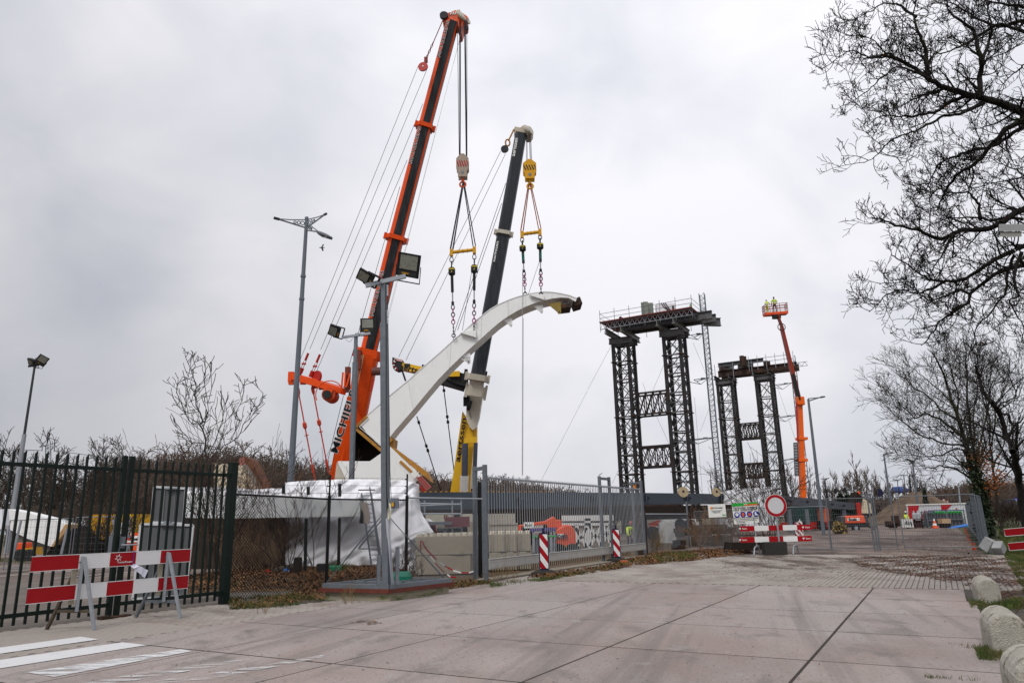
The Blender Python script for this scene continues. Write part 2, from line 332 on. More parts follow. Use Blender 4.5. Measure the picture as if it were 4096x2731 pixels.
def BZ(x,y):                            # height of the leafy bank behind the chain link
    f=lambda a:max(0.,min(1.,a))
    sm=lambda a:f(a)**2*(3-2*f(a))
    return .27*sm((y-19.8)/1.8)*sm((-3.3-x)/1.2)*sm((x+11)/1.5)
mbk=MB();nx_,ny_=40,30
for j in range(ny_+1):
    for i in range(nx_+1):
        x=-11.5+9*i/nx_;y=19.4+9*j/ny_;mbk.v.append((x,y,BZ(x,y)-.021))
mbk.f=[(j*(nx_+1)+i,j*(nx_+1)+i+1,(j+1)*(nx_+1)+i+1,(j+1)*(nx_+1)+i) for j in range(ny_) for i in range(nx_)];mbk.m=[0]*len(mbk.f)
O('leaf_bank',mbk,g_soil,kind='structure',smooth=True)
# slabs: every cast concrete panel its own piece
S_=[2.3,4.65,6.99,9.32,11.66,13.97,16.3,18.62];T_=[-6.0,-3.4,-.95,1.52,3.98,6.58,8.9,11.05]
rnd=random.Random(3)
base=T('concrete_road',None,None,(0,0,0));base['kind']='structure'
for i in range(len(S_)-1):
    for j in range(len(T_)-1):
        g=.010
        gl=.012 if j==3 else g            # the widest joint runs at t=1.52
        gr=.012 if j==2 else g
        t0,t1=T_[j]+gl,T_[j+1]-gr
        s0,s1=S_[i]+.018,S_[i+1]-.018
        if j<2: continue
        if j==2: t0=[-.62,-.58,-.50,-.42,-.36,-.34,-.2][i]
        dz=rnd.uniform(-.0012,.0012)
        mb=MB()
        e=.016;z1=.004+dz
        a=[W(s0,t0),W(s1,t0),W(s1,t1),W(s0,t1)]
        c=W((s0+s1)/2,(t0+t1)/2)
        bot=[p+UP*(-.03) for p in a];up1=[p+UP*(z1-.008) for p in a]
        up2=[Vector((p.x,p.y,0))+((c-p).normalized()*e*1.4)+UP*z1 for p in a]
        mb.loft([bot,up1,up2],cap=True)
        O('concrete_slab',mb,g_slab,base)
# paving bricks beyond the slabs, laid lengthwise
br=T('brick_paving',None,None,(0,0,0));br['kind']='structure'
def brick_mesh(lx,ly,z0,z1,ch=.006):
    mb=MB();r=lambda x,y,z:[Vector((-x,-y,z)),Vector((x,-y,z)),Vector((x,y,z)),Vector((-x,y,z))]
    mb.loft([r(lx/2,ly/2,z0),r(lx/2,ly/2,z1-ch),r(lx/2-ch,ly/2-ch,z1)]);return mb
bl,bw=.235,.112
proto=brick_mesh(bl-.030,bw-.014,-.02,.003)
me0=bpy.data.meshes.new('brick');me0.from_pydata([tuple(v) for v in proto.v],[],proto.f);me0.materials.append(g_brick)
cells=[]
t=-1.9;row=0
while t<11.2:
    s=18.68+(bl/2 if row%2 else 0)-.1
    while s<33.5:
        if s>18.6: cells.append((s+bl/2,t+bw/2))
        s+=bl
    t+=bw;row+=1
def vis(c):
    x,y=proj(W(*c));return 1900<x<4096 and y<2731
cells=[c for c in cells if vis(c)]
cells.sort(key=lambda c:(c[0]-18.6)+max(0,c[1]-3.2)*.6)
for c in cells[:300]:
    o=bpy.data.objects.new('brick',me0);sc.collection.objects.link(o);o.parent=br
    o.location=W(c[0],c[1],rnd.uniform(-.003,.003));o.rotation_euler=(0,0,ANG+rnd.uniform(-.01,.01))
def many(name,cells,proto,zf,par,m,jit=.01,kind='stuff'):
    pv=np.array([tuple(v) for v in proto.v]);quads=[f for f in proto.f if len(f)==4]
    pf=np.array(quads);n=len(cells);cs=np.array([tuple(W(c[0],c[1],zf())) for c in cells])
    an=ANG+np.array([rnd.uniform(-jit,jit) for _ in cells])
    co_,si=np.cos(an)[:,None],np.sin(an)[:,None]
    v=np.stack([pv[None,:,0]*co_-pv[None,:,1]*si,pv[None,:,0]*si+pv[None,:,1]*co_,np.repeat(pv[None,:,2],n,0)],axis=2)+cs[:,None,:]
    f=(pf[None]+np.arange(n)[:,None,None]*len(pv)).reshape(-1,4)
    return link(name,npmesh(name,v.reshape(-1,3),f),m,par,kind=kind)
many('far_bricks',cells[300:],proto,lambda:rnd.uniform(-.004,.003),br,g_brick)
# brick strip along the fence on the left: rows run across, seen beside the slabs
proto2=brick_mesh(.10,.20,-.02,.003)
bs=T('brick_strip',None,None,(0,0,0));bs['kind']='structure'
c2=[]
s=2.;row=0
while s<16.0:
    t=11.12+(.105 if row%2 else 0)
    lim=14.0 if s<11.2 else 12.3-(s-11.2)*.24
    while t<lim:
        x,y=proj(W(s,t))
        if -60<x<2100: c2.append((s,t))
        t+=.211
    s+=.111;row+=1
me1=bpy.data.meshes.new('brick');me1.from_pydata([tuple(v) for v in proto2.v],[],proto2.f);me1.materials.append(g_brick)
c2.sort(key=lambda c:c[0])
near=[c for c in c2 if proj(W(*c))[0]>0][:300];ns=set(near)
for c in near:
    o=bpy.data.objects.new('brick',me1);sc.collection.objects.link(o);o.parent=bs
    o.location=W(c[0],c[1],rnd.uniform(-.003,.003));o.rotation_euler=(0,0,ANG+rnd.uniform(-.01,.01))
many('strip_bricks',[c for c in c2 if c not in ns],proto2,lambda:rnd.uniform(-.004,.003),bs,g_brick)
mfm=bpy.data.materials.new('mud film');mfm.use_nodes=True;t_=mfm.node_tree;b_=t_.nodes['Principled BSDF'];b_.inputs['Base Color'].default_value=(.10,.07,.052,1);b_.inputs['Roughness'].default_value=.8
tc_=N(t_,'ShaderNodeTexCoord');mp_=N(t_,'ShaderNodeMapping');mp_.inputs[2].default_value=(0,0,-ANG);mp_.inputs[3].default_value=(1,.28,1);t_.links.new(tc_.outputs[3],mp_.inputs[0])
nz_=N(t_,'ShaderNodeTexNoise');nz_.inputs['Scale'].default_value=.75;nz_.inputs['Detail'].default_value=12;nz_.inputs['Roughness'].default_value=.68;t_.links.new(mp_.outputs[0],nz_.inputs['Vector'])
q_=N(t_,'ShaderNodeMapRange');q_.inputs[1].default_value=.50;q_.inputs[2].default_value=.60;q_.inputs[4].default_value=.8;t_.links.new(nz_.outputs[0],q_.inputs[0]);t_.links.new(q_.outputs[0],b_.inputs['Alpha'])
sheet('mud_film',wxy([(22.3,-1.3),(26,-1.3),(33.4,-1.3),(33.4,9.5),(29,9.5),(25.5,6.0),(23.2,2.5)]),.0105,mfm)
# worn white road stripes
def wornpaint(name,lo,hi):
    m=bpy.data.materials.new(name);m.use_nodes=True;t=m.node_tree;b=t.nodes['Principled BSDF'];l=t.links.new
    b.inputs['Base Color'].default_value=(.60,.60,.60,1);b.inputs['Roughness'].default_value=.6
    tc=N(t,'ShaderNodeTexCoord');mp=N(t,'ShaderNodeMapping');mp.inputs[2].default_value=(0,0,-ANG+1.35);mp.inputs[3].default_value=(.5,2.2,1);l(tc.outputs[3],mp.inputs[0])
    nz=N(t,'ShaderNodeTexNoise');nz.inputs['Scale'].default_value=4;nz.inputs['Detail'].default_value=8;nz.inputs['Roughness'].default_value=.7;l(mp.outputs[0],nz.inputs['Vector'])
    q=N(t,'ShaderNodeMapRange');q.inputs[1].default_value=lo;q.inputs[2].default_value=hi;l(nz.outputs[0],q.inputs[0]);l(q.outputs[0],b.inputs['Alpha']);return m
wp=[wornpaint('road paint a',.18,.34),wornpaint('road paint b',.26,.40),wornpaint('road paint c',.36,.54),wornpaint('road paint d',.46,.64)]
A=cv(0,1700,1.5205)
for i,pl in enumerate([[(-60,1358),(490,1284),(602,1300),(-60,1396)],[(-60,1433),(745,1318),(893,1335),(-60,1486)],[(160,1500),(1100,1360),(1168,1372),(330,1528)],[(500,1568),(860,1500),(1525,1415),(1530,1424),(900,1535),(600,1590)],[(700,1585),(1250,1512),(1960,1396),(1985,1404),(1300,1540)]]):
    mb=MB();mb.add([G(*A(*p),z=.0115) for p in pl],[tuple(range(len(pl)))])
    O('white_stripe',mb,wp[min(i,3)],kind='structure')
# thin parking lines behind the gate
A=cv(0,1750,1.96)
for a,b in[((-60,1052),(960,985)),((-60,1090),(980,1010)),((-60,1022),(960,960)),((400,1102),(1300,1030)),((500,1050),(960,1015)),((1480,1150),(2900,1020)),((1580,1205),(2700,1090))]:
    p,q=G(*A(*a),z=-.010),G(*A(*b),z=-.010);d=(q-p).normalized();n=Vector((-d.y,d.x,0))*.05
    mb=MB();mb.add([p-n,q-n,q+n,p+n],[(0,1,2,3)]);O('parking_line',mb,wp[1],kind='structure')
# ================= GREEN PALISADE GATE =================
GT=14.1
def leaf(s0,s1,label,nb,first):
    g=T('gate_leaf',label,'gate',W(s0,GT),'leaves of the green double gate')
    d=-1
    for z in(2.80,.235):
        mb=MB();mb.ub(s0,GT-.03,z-.035,s1,GT+.03,z+.035);O('rail',mb,green,g,bev=.004)
    for s in nb:
        mb=MB();w_=.019
        for a in[s]:
            r=lambda z,k=1.:[W(a-w_*k,GT-w_,z),W(a+w_*k,GT-w_,z),W(a+w_*k,GT+w_,z),W(a-w_*k,GT+w_,z)]
            zt=3.06
            mb.loft([r(.07),r(zt-.06),[W(a-w_,GT-w_,zt-.05),W(a+w_,GT-w_,zt),W(a+w_,GT+w_,zt),W(a-w_,GT+w_,zt-.05)]])
        O('bar',mb,green,g)
    return g
la=leaf(2.3,8.78,'left leaf of the dark green palisade gate, running out of the frame',[6.55+.187*k for k in range(-22,12)],0)
lb=leaf(8.95,11.36,'right leaf of the dark green palisade gate, in front of the grey sign backs',[9.14+.187*k for k in range(12)],0)
for g,s in((la,8.80),(lb,8.955)):
    mb=MB();mb.ub(s-.045,GT-.045,.02,s+.045,GT+.045,3.08);O('stile',mb,green,g,bev=.005)
mb=MB();mb.ub(8.84,GT-.10,1.28,8.93,GT-.05,1.50);O('lock_case',mb,galv,la)
mb=MB();mb.tube([W(8.86,GT-.09,1.34),W(8.95,GT-.16,1.34),W(9.16,GT-.16,1.34)],.018,6);O('handle',mb,galvL,la)
g=T('gate_post',"stout dark green post at the gate's right end, bolted hinge plates",'post',W(11.45,GT))
mb=MB();mb.ub(11.36,GT-.085,-.02,11.53,GT+.085,3.07);O('shaft',mb,green,g,bev=.006)
mb=MB();mb.ub(11.35,GT-.095,3.07,11.54,GT+.095,3.09);O('cap',mb,green,g,bev=.004)
for z in(.20,2.80):
    mb=MB();mb.ub(11.18,GT-.06,z-.04,11.36,GT+.0,z+.04)
    for k in(-.05,0,.05): mb.disc(W(11.44+k,GT-.088,z),-V,.012,.012,8)
    O('hinge',mb,green,g)
mb=MB();mb.box(W(8.9,13.95,.01),.5,.16,.05,ANG+.2);mb.box(W(8.6,13.9,.03),.18,.14,.07,ANG);O('gate_stop',mb,rusty,None,'rusty ground stop under the meeting green gate leaves','gate stop')
# ================= CHAIN LINK FENCE =================
def chainlink(g,a,b,z0,z1,m,pitch=.061,r=.0062):
    a=Vector(a);b=Vector(b);L_=(b-a).length;d=(b-a)/L_;H_=z1-z0;segs=[]
    nrm=Vector((-d.y,d.x,0))*.002
    k=-H_
    while k<L_:
        for sg in(0,1):
            x0,x1=(k,k+H_)
            zz0,zz1=(z0,z1) if sg==0 else (z1,z0)
            u0,u1=max(0,x0),min(L_,x1)
            if u1<=u0: continue
            f0=(u0-x0)/H_;f1=(u1-x0)/H_
            p=a+d*u0;q=a+d*u1;p.z=zz0+(zz1-zz0)*f0;q.z=zz0+(zz1-zz0)*f1
            o=nrm*(1 if sg else -1);segs.append((*(p+o),*(q+o),r,r))
        k+=pitch*1.35
    return OS('wire_mesh',segs,m,g,kind='stuff')
c0,c1,c2_,c3=(11.55,14.05),(14.62,14.1),(16.55,13.0),(18.45,11.98)
g=T('chain_link_fence','black chain link fence section between green gate post and tall black post','fence',W(13,14.1))
chainlink(g,W(*c0),W(*c1),.03,2.33,blackm)
mb=MB();mb.tube([W(*c0,2.37),W(13,14.1,2.35),W(*c1,2.31)],.024,8);O('top_rail',mb,blackm,g)
g=T('chain_link_fence','chain link fence behind the light mast, black then galvanised, up to the sliding gate','fence',W(16,13.2))
chainlink(g,W(*c1),W(*c2_),.15,2.28,blackm);chainlink(g,W(*c2_),W(*c3),.1,2.3,galv)
mb=MB();mb.tube([W(*c1,2.31),W(*c2_,2.28)],.022,8);O('top_rail',mb,blackm,g)
mb=MB();mb.tube([W(*c2_,2.34),W(18.75,11.85,2.30)],.024,8)
for k in range(26):
    p=W(*c2_,2.34).lerp(W(18.75,11.85,2.30),(k+.5)/26);mb.disc(p,(c0[0],1,0),.030,.02,6)
O('top_rail',mb,galvL,g)
for s,t,z,lab in((*c1,2.95,'black fence post with barbed wire arm, left of the light mast'),(*c2_,3.0,'black fence post right of the light mast, wires at its head')):
    g=T('fence_post',lab,'post',W(s,t))
    mb=MB();mb.tube([W(s,t,0),W(s,t,2.4)],.045,8);O('shaft',mb,blackm,g)
    mb=MB();mb.tube([W(s,t,2.4),W(s,t,z)],.026,6)
    for k in range(3):mb.tube([W(s-.09,t,2.45+.2*k),W(s+.0,t,2.45+.2*k)],.014,5)
    O('wire_arm',mb,blackm,g)
for k in range(3):
    z=2.47+.2*k;g=T('barbed_wire','barbed wire strand, %s of the three above the fence rail'%['lowest','middle','topmost'][k],'wire',W(14.6,14.1,z),'barbed wire strands')
    pts=[W(*c0,z-.02),W(13,14.1,z-.05),W(*c1,z),W(*c2_,z+.0)]
    mb=MB();mb.tube(pts,.004,4)
    for i in range(3):
        n_=int((pts[i+1]-pts[i]).length/.14)
        for j in range(n_):
            p=pts[i].lerp(pts[i+1],j/n_);mb.tube([p-UP*.02-U*.01,p+UP*.02+U*.01],.003,3)
    O('strand',mb,ropem,g)
# ================= SLIDING GATE =================
ST=11.8
g=T('sliding_gate','grey galvanised sliding gate of thin bars above a heavy white bottom beam','gate',W(19,ST))
mb=MB();mb.ub(18.9,ST-.035,2.90,32.3,ST+.035,2.96);O('top_rail',mb,galvL,g,bev=.006)
mb=MB()
for z,h,o in((.40,.13,.0),(.55,.015,.012),(.31,.03,.012),(.47,.01,.006)): mb.ub(18.9,ST-.07-o,z-h/2,32.3,ST+.07+o,z+h/2)
mb.ub(18.9,ST-.065,.27,32.3,ST+.065,.53)
O('bottom_beam',mb,mat('pale grey beam',(.44,.43,.40),.5,.1,.1,3,col2=(.3,.28,.24),c2lo=.6,c2hi=.75,s2=2),g)
n=84
bm_=MB();bm_.tube([(0,0,-1.185),(0,0,1.185)],.0125,6)
me=bpy.data.meshes.new('bar');me.from_pydata(bm_.v,[],bm_.f);me.materials.append(mat('gate bar steel',(.30,.32,.34),.5,.3,.12,6))
for k in range(n):
    s=19.0+13.2*k/(n-1)
    o=bpy.data.objects.new('bar',me);sc.collection.objects.link(o);o.parent=g;o.location=W(s,ST,1.74)-org(g)
me2=MB()
for k in range(n*2):
    s=19.0+13.2*k/(n*2-1);me2.tube([W(s,ST,2.96),W(s,ST,3.02)],[.006,.001],4,False)
O('spikes',me2,galv,g,kind='stuff')
me2=MB()
for k in range(75):
    s=19.1+11.4*k/74;me2.tube([W(s,ST+.0,.27),W(s,ST,.12)],.012,4)
O('lower_teeth',me2,rusty,g,kind='stuff')
mb=MB();mb.ub(18.6,ST-.25,-.02,33.2,ST+.25,.012);O('gate_plinth',mb,concm,None,'long concrete sill under the sliding gate','sill')
def portal(s,lab,zt,dt=.32,extra=False):
    g=T('gate_portal',lab,'gate post',W(s,ST),'guide portals of the sliding gate')
    for t in(ST-.16,ST+.2):
        mb=MB();mb.ub(s-.055,t-.04,-.02,s+.055,t+.04,zt);O('post',mb,galv,g,bev=.005)
    mb=MB();mb.ub(s-.05,ST-.12,zt-.14,s+.05,ST+.16,zt-.03);O('crossbar',mb,galv,g)
    return g
# the portals stand across the fence line, seen obliquely
def portal2(x0,x1,ybot,lab,zt):
    p=G(x0[0],ybot[0]);q=G(x1[0],ybot[1])
    g=T('gate_portal',lab,'gate post',p,'guide portals of the sliding gate')
    for b in(p,q):
        mb=MB();mb.box((b.x,b.y,zt/2),.11,.11,zt,ANG);O('post',mb,galv,g,bev=.006)
    mb=MB();mb.bar(p+UP*(zt-.09),q+UP*(zt-.09),.09,.10);O('crossbar',mb,galv,g)
    return g
g=portal2((1903,0),(1945,0),(2316,2322),"guide portal at the sliding gate's near end beside the fence",3.27)
mb=MB();p=G(1922,2308);mb.box((p.x,p.y,1.42),.09,.09,2.84,ANG);O('lock_bar',mb,blackm,g)
mb=MB();p=G(1934,2300);mb.box((p.x,p.y,1.45),.10,.08,2.9,ANG)
for k in range(9):mb.box((p.x+.07,p.y-.05,.35+k*.29),.05,.05,.04,ANG)
O('catch_strip',mb,galv,g)
portal2((2414,0),(2453,0),(2244,2239),'guide portal in the middle of the sliding gate by the second beacon',3.36)
g=portal2((2545,0),(2582,0),(2216,2220),'end portal of the sliding gate carrying an orange beacon lamp',3.36)
p=G(2556,2217)+UP*3.02;mb=MB();mb.tube([p,p+UP*.16,p+UP*.2],[.07,.07,.03],10);O('warning_lamp',mb,mat('orange lamp lens',(.75,.26,.03),.25),g)
# ================= CHAIN LINK BEYOND THE GATE =================
e0=W(32.6,12.0);e1=W(42.3,12.72)
g=T('chain_link_fence','low galvanised chain link fence right of the sliding gate','fence',e0)
chainlink(g,e0,e1,.1,1.80,galv,.07,.0040)
mb=MB();mb.tube([e0+UP*1.83,e1+UP*1.83],.032,8);O('top_rail',mb,galvL,g)
g=T('fence_post','galvanised post where the chain link meets the mesh panels','post',e1)
mb=MB();mb.tube([e1,e1+UP*2.55],.055,8);O('shaft',mb,galv,g)
mb=MB();mb.ub(32.9,11.95,-.05,33.15,12.35,2.0);O('timber_post',mb,rusty,None,'rust brown post close behind the end portal','post')
# ================= STRIPED BARRIERS =================
def boards(g,p,q,h,n,seq,th=.022,face=-1):
    p=Vector(p);q=Vector(q)
    for i in range(n):
        a=p.lerp(q,i/n);b=p.lerp(q,(i+1)/n);mb=MB();mb.bar(a+(b-a)*.001,b-(b-a)*.001,th,h)
        O('panel',mb,redsign if seq[i]=='r' else whsign,g,label=('red' if seq[i]=='r' else 'white')+' reflective panel')
    mb=MB();dd=(q-p).normalized()
    for s in(-1,1):mb.bar(p+UP*s*(h/2+.004),q+UP*s*(h/2+.004),th+.006,.008)
    O('edge_trim',mb,whsign,g)
BT=12.92
A=cv(0,1750,1.96)
g=T('road_barrier','red and white plank barrier on two grey trestles before the green gate','barrier',W(8.1,BT))
for z in(1.11,.62):
    if z>1: boards(g,W(6.67,BT,z),W(9.61,BT,z),.235,1,'r') if 0 else None
edges_t=[6.67,7.43,7.98,8.47,8.97,9.61]
for z in(1.115,.62):
    for i in range(5):
        mb=MB();mb.ub(edges_t[i]+.001,BT-.012,z-.115,edges_t[i+1]-.001,BT+.012,z+.115);r='rwrwr'[i]
        O('panel',mb,redsign if r=='r' else whsign,g,label=('red' if r=='r' else 'white')+' reflective panel')
    mb=MB();mb.ub(6.665,BT-.015,z+.115,9.615,BT+.015,z+.124);mb.ub(6.665,BT-.015,z-.124,9.615,BT+.015,z-.115);O('edge_trim',mb,whsign,g)
# star emblem and lettering on the middle upper panel
c=W(8.13,BT-.018,1.14);em=MB()
outl=[]
for k in range(12):
    a=math.pi*2*k/12+.3;r=.062 if k%2==0 else .024
    outl.append(c+U*math.cos(a)*r+UP*math.sin(a)*r)
for k in range(12):
    em.bar(outl[k],outl[(k+1)%12],.006,.008,up=V)
O('emblem',em,whsign,g)
text('FrieslandCampina',.042,W(8.27,BT-.016,1.062),U,UP,whsign,g,squash=.95)
for s,sgn in((7.48,1),(9.10,-1)):
    mb=MB();mb.tube([W(s,BT-.03,.30),W(s,BT-.03,1.20)],.032,4);O('upright',mb,galvL,g)
    fx=s+(0.10 if sgn>0 else .28)
    mb=MB();mb.bar(W(s+.02,BT-.04,1.18),W(s+.16,BT-.34,.0),.045,.05);O('leg',mb,galvL,g)
    mb=MB();mb.bar(W(s-.02,BT+.0,1.12),W(s-.10,BT+.62,.0),.045,.05);O('leg',mb,wood if sgn>0 else galv,g)
    mb=MB();mb.bar(W(s+.13,BT-.26,.30),W(s-.07,BT+.44,.30),.04,.045);O('brace',mb,wood if sgn>0 else galv,g)
    mb=MB();mb.ub(s-.12,BT+.02,.42,s-.04,BT+.05,1.2);O('backing_post',mb,concm,g)
g=T('paper_sheet','white crumpled paper hanging on a blue cord from the left barrier','paper',W(8.44,BT-.03,1.2))
mb=MB();mb.tube([W(8.41,BT-.03,1.24),W(8.40,BT-.03,1.00)],.004,4);O('cord',mb,mat('blue cord',(.02,.03,.35)),g)
mb=MB();a=[]
for i in range(7):
    f=i/6
    a.append([W(8.37+f*.30,BT-.035-.02*math.sin(i*2.1),1.02-f*.22),W(8.44+f*.29,BT-.035+.025*math.sin(i*1.3+1),1.02-f*.13-.0),])
top=[r[1] for r in a];bo=[r[0]-UP*.04 for r in a]
for i in range(6): mb.add([bo[i],bo[i+1],top[i+1],top[i],bo[i]+V*.004,bo[i+1]+V*.004,top[i+1]+V*.004,top[i]+V*.004],[(0,1,2,3),(7,6,5,4),(3,2,6,7),(0,4,5,1)])
O('sheet',mb,mat('paper',(.72,.72,.82),.8,0,.05),g)
# ================= SIGN BACKS BEHIND THE GATE =================
A=cv(500,1750,1.96)
def panelq(g,q,Y,name,nrib):
    c=[P(*A(*p),Y) for p in q];bl_,br_,tr,tl=c
    mb=MB();mb.ext([bl_,br_,tr,tl],(0,.012,0));O(name,mb,mat('sign back grey',(.115,.12,.125),.55,.2,.08,4),g)
    mb=MB()
    for k in range(nrib+1):
        f=k/nrib;p=bl_.lerp(br_,f);r=tl.lerp(tr,f)
        mb.bar(p+Vector((0,-.010,0)),r+Vector((0,-.010,0)),.018,.012,up=Vector((0,1,0)))
    O('rib',mb,mat('sign rib',(.18,.185,.19),.5,.2,.05),g,kind='stuff')
    mb=MB();e=.03
    for a_,b_ in((bl_,br_),(br_,tr),(tr,tl),(tl,bl_)):mb.bar(a_+Vector((0,-.02,0)),b_+Vector((0,-.02,0)),.05,.035,up=Vector((0,1,0)))
    O('frame',mb,mat('white aluminium rim',(.62,.63,.65),.4,.2,.06),g)
g=T('sign_board','large upright sign seen from its ribbed grey back behind the green gate','sign',P(*A(270,1260),17.0))
panelq(g,[(65,1262),(478,1238),(538,685),(128,676)],17.0,'board',6)
mb=MB()
for x,y in((330,676),(270,1248)):
    p=P(*A(x,y),16.94);mb.box(p,.3,.05,.05);mb.box(p+UP*.05,.16,.06,.03)
O('clamp',mb,galvL,g)
g2=T('sign_board','smaller ribbed grey sign back clamped above the large one behind the gate','sign',P(*A(340,670),17.0))
panelq(g2,[(210,662),(460,672),(482,398),(234,385)],17.02,'board',3)
mb=MB();p=P(*A(365,395),16.94);mb.box(p,.28,.05,.04);O('clamp',mb,galvL,g2)
# ================= DELINEATOR BEACONS =================
def beacon(p,lab,yaw=0.,zr=0.,shell=navy,h=1.07):
    p=Vector(p);g=T('delineator_beacon',lab,'traffic beacon',p,'striped traffic beacons')
    x=Vector((math.cos(yaw),math.sin(yaw),0));y=Vector((-x.y,x.x,0));w_=.155;z0=.13
    prof=[(-w_,z0+.05),(-w_*.8,z0),(w_*.8,z0),(w_,z0+.05),(w_,z0+h),(w_*.75,z0+h+.06),(-w_*.75,z0+h+.06),(-w_,z0+h)]
    mb=MB();mb.ext([p+x*a+UP*b-y*.035 for a,b in prof],y*.07);O('shell',mb,shell,g,bev=.008)
    mb=MB();mb.tube([p+UP*(z0+h+.05),p+UP*(z0+h+.20)],.032,8);mb.tube([p+UP*(z0+h+.05),p+UP*(z0+h+.09)],.05,8);O('handle',mb,shell,g)
    n=5;W2=.125;b0=z0+.05;bh=(h-.04)
    st=bh/4.6
    # diagonal stripes built as clipped bands
    def clip(lo,hi):  # band between two descending diagonals
        pts=[];sl=1.35
        poly=[(-W2,lo+W2*sl),(W2,lo-W2*sl),(W2,hi-W2*sl),(-W2,hi+W2*sl)]
        for zz,sg in((b0,1),(b0+bh,-1)):
            o2=[]
            for i in range(len(poly)):
                a_,b_=poly[i],poly[(i+1)%len(poly)];ia=(a_[1]-zz)*sg>=0;ib=(b_[1]-zz)*sg>=0
                if ia:o2.append(a_)
                if ia!=ib:
                    f=(zz-a_[1])/(b_[1]-a_[1]);o2.append((a_[0]+(b_[0]-a_[0])*f,zz))
            poly=o2
            if not poly:return None
        return poly
    k=0;z=b0-.36
    while z<b0+bh+.3:
        pl=clip(z,z+st)
        if pl and len(pl)>2:
            mb=MB();mb.ext([p+x*a+UP*b-y*.037 for a,b in pl],-y*.004);O('stripe',mb,redsign if k%2 else whsign,g,label='red stripe' if k%2 else 'white stripe')
        z+=st;k+=1
    mb=MB()
    r=lambda a,b,z_:[p+x*(a*cx)+y*(b*cy)+UP*z_ for cx,cy in((-1,-.5),(-.6,-1),(.6,-1),(1,-.5),(1,.5),(.6,1),(-.6,1),(-1,.5))]
    mb.loft([r(.42,.2,.0),r(.42,.2,.05),r(.24,.13,.13),r(.2,.1,.13)]);O('foot',mb,rubber,g)
    return g
beacon(G(2178,2296),'red white striped beacon on rubber foot, nearest before the sliding gate',.05)
beacon(G(2469,2243),'red white striped beacon standing by the middle portal of the sliding gate',.05)
mb=MB();mb.box(G(2497,2252)+UP*.05,.28,.16,.12,.3);O('brick_lump',mb,mat('orange brick',(.45,.14,.05),.9,0,.2,5),None,'broken orange brick lying beside the farther beacon','brick')
beacon(G(3191,2155),'red white beacon with dark shell behind the right end of the far barrier',0,h=1.0)
beacon(G(3207,2150),'red white beacon with pale shell, rightmost of the pair behind the far barrier',0,shell=whitep,h=1.0)
# ================= FAR BARRIER, NO ENTRY SIGN, BOARDS =================
A=cv(2700,1950,3.92);YB=32.1
g=T('road_barrier','red and white plank barrier beneath the round no entry sign','barrier',P(*A(1580,1050),YB))
for (yt,yb,x0,x1) in((600,683,1022,2133),(775,860,1024,2143)):
    zt=P(*A(x0,yt),YB);zb=P(*A(x0,yb),YB);zt1=P(*A(x1,yt+2),YB);h=zt.z-zb.z
    p=(zt+zb)/2;q=Vector((zt1.x,YB,p.z))
    for i in range(5):
        mb=MB();a=p.lerp(q,i/5);b=p.lerp(q,(i+1)/5);mb.bar(a+Vector((.002,0,0)),b-Vector((.002,0,0)),.025,h);r='rwrwr'[i]
        O('panel',mb,redsign if r=='r' else whsign,g,label=('red' if r=='r' else 'white')+' reflective panel')
    for i in(0,4):
        a=p.lerp(q,(i+.5)/5);text('bam',.12,a+Vector((-.12 if i==0 else .15,-.016,0)),(1,0,0),UP,whsign,g)
        hb=MB();cc=a+Vector((-.32 if i==0 else -.05,-.016,0));hb.ext([cc+Vector((dx,0,dz)) for dx,dz in((-.05,.02),(-.02,.045),(0,.02),(.03,.05),(.05,.02),(0,-.05))],(0,-.003,0));O('emblem',hb,whsign,g)
for x in(1290,1895):
    b=P(*A(x,935),YB);gz=0
    mb=MB();mb.tube([P(*A(x,1040),YB+.0)*1+UP*.25 if 0 else Vector((b.x,YB+.04,.3)),Vector((b.x,YB+.04,1.62 if x<1500 else .75))],.025,6);O('upright',mb,galvL,g)
    mb=MB();mb.tube([Vector((b.x-.30,YB-.42,.02)),Vector((b.x-.22,YB-.30,.30)),Vector((b.x-.08,YB-.06,.37)),Vector((b.x+.10,YB+.12,.37)),Vector((b.x+.2,YB+.3,.02))],.032,8);O('foot',mb,galvL,g)
g=T('no_entry_sign','round red ringed no entry sign on a post above the barrier','road sign',P(*A(1575,1020),YB))
c=P(*A(1580,278),YB-.1);r=px(172/3.92,c)
mb=MB();mb.disc(c+Vector((0,.02,0)),(0,1,0),r,.02,40);O('plate',mb,whsign,g)
mb=MB()
for rr0,rr1 in((r*.965,r*.73),):
    n=48
    o_=[c+Vector((math.cos(2*math.pi*i/n)*rr0,-.0,math.sin(2*math.pi*i/n)*rr0)) for i in range(n)]
    i_=[c+Vector((math.cos(2*math.pi*i/n)*rr1,-.0,math.sin(2*math.pi*i/n)*rr1)) for i in range(n)]
    ring2=lambda l,dy:[p+Vector((0,dy,0)) for p in l]
    mb.loft([ring2(i_,.005),ring2(i_,-.006),ring2(o_,-.006),ring2(o_,.005)],cap=False)
O('red_ring',mb,redsign,g)
mb=MB();mb.disc(c+Vector((0,.006,0)),(0,1,0),r*.73,.01,40);O('face',mb,mat('sign face',(.55,.55,.56),.5,0,.06,20),g)
mb=MB();mb.tube([Vector((c.x-.01,YB-.05,.1)),Vector((c.x,YB-.05,c.z))],.04,8);O('post',mb,galvL,g)
bb=P(*A(1570,945),YB-.2)
mb=MB();mb.box((bb.x,YB-.1,.27),px(345/3.92,bb),.5,.54);O('block_foot',mb,rubber,g,bev=.02)
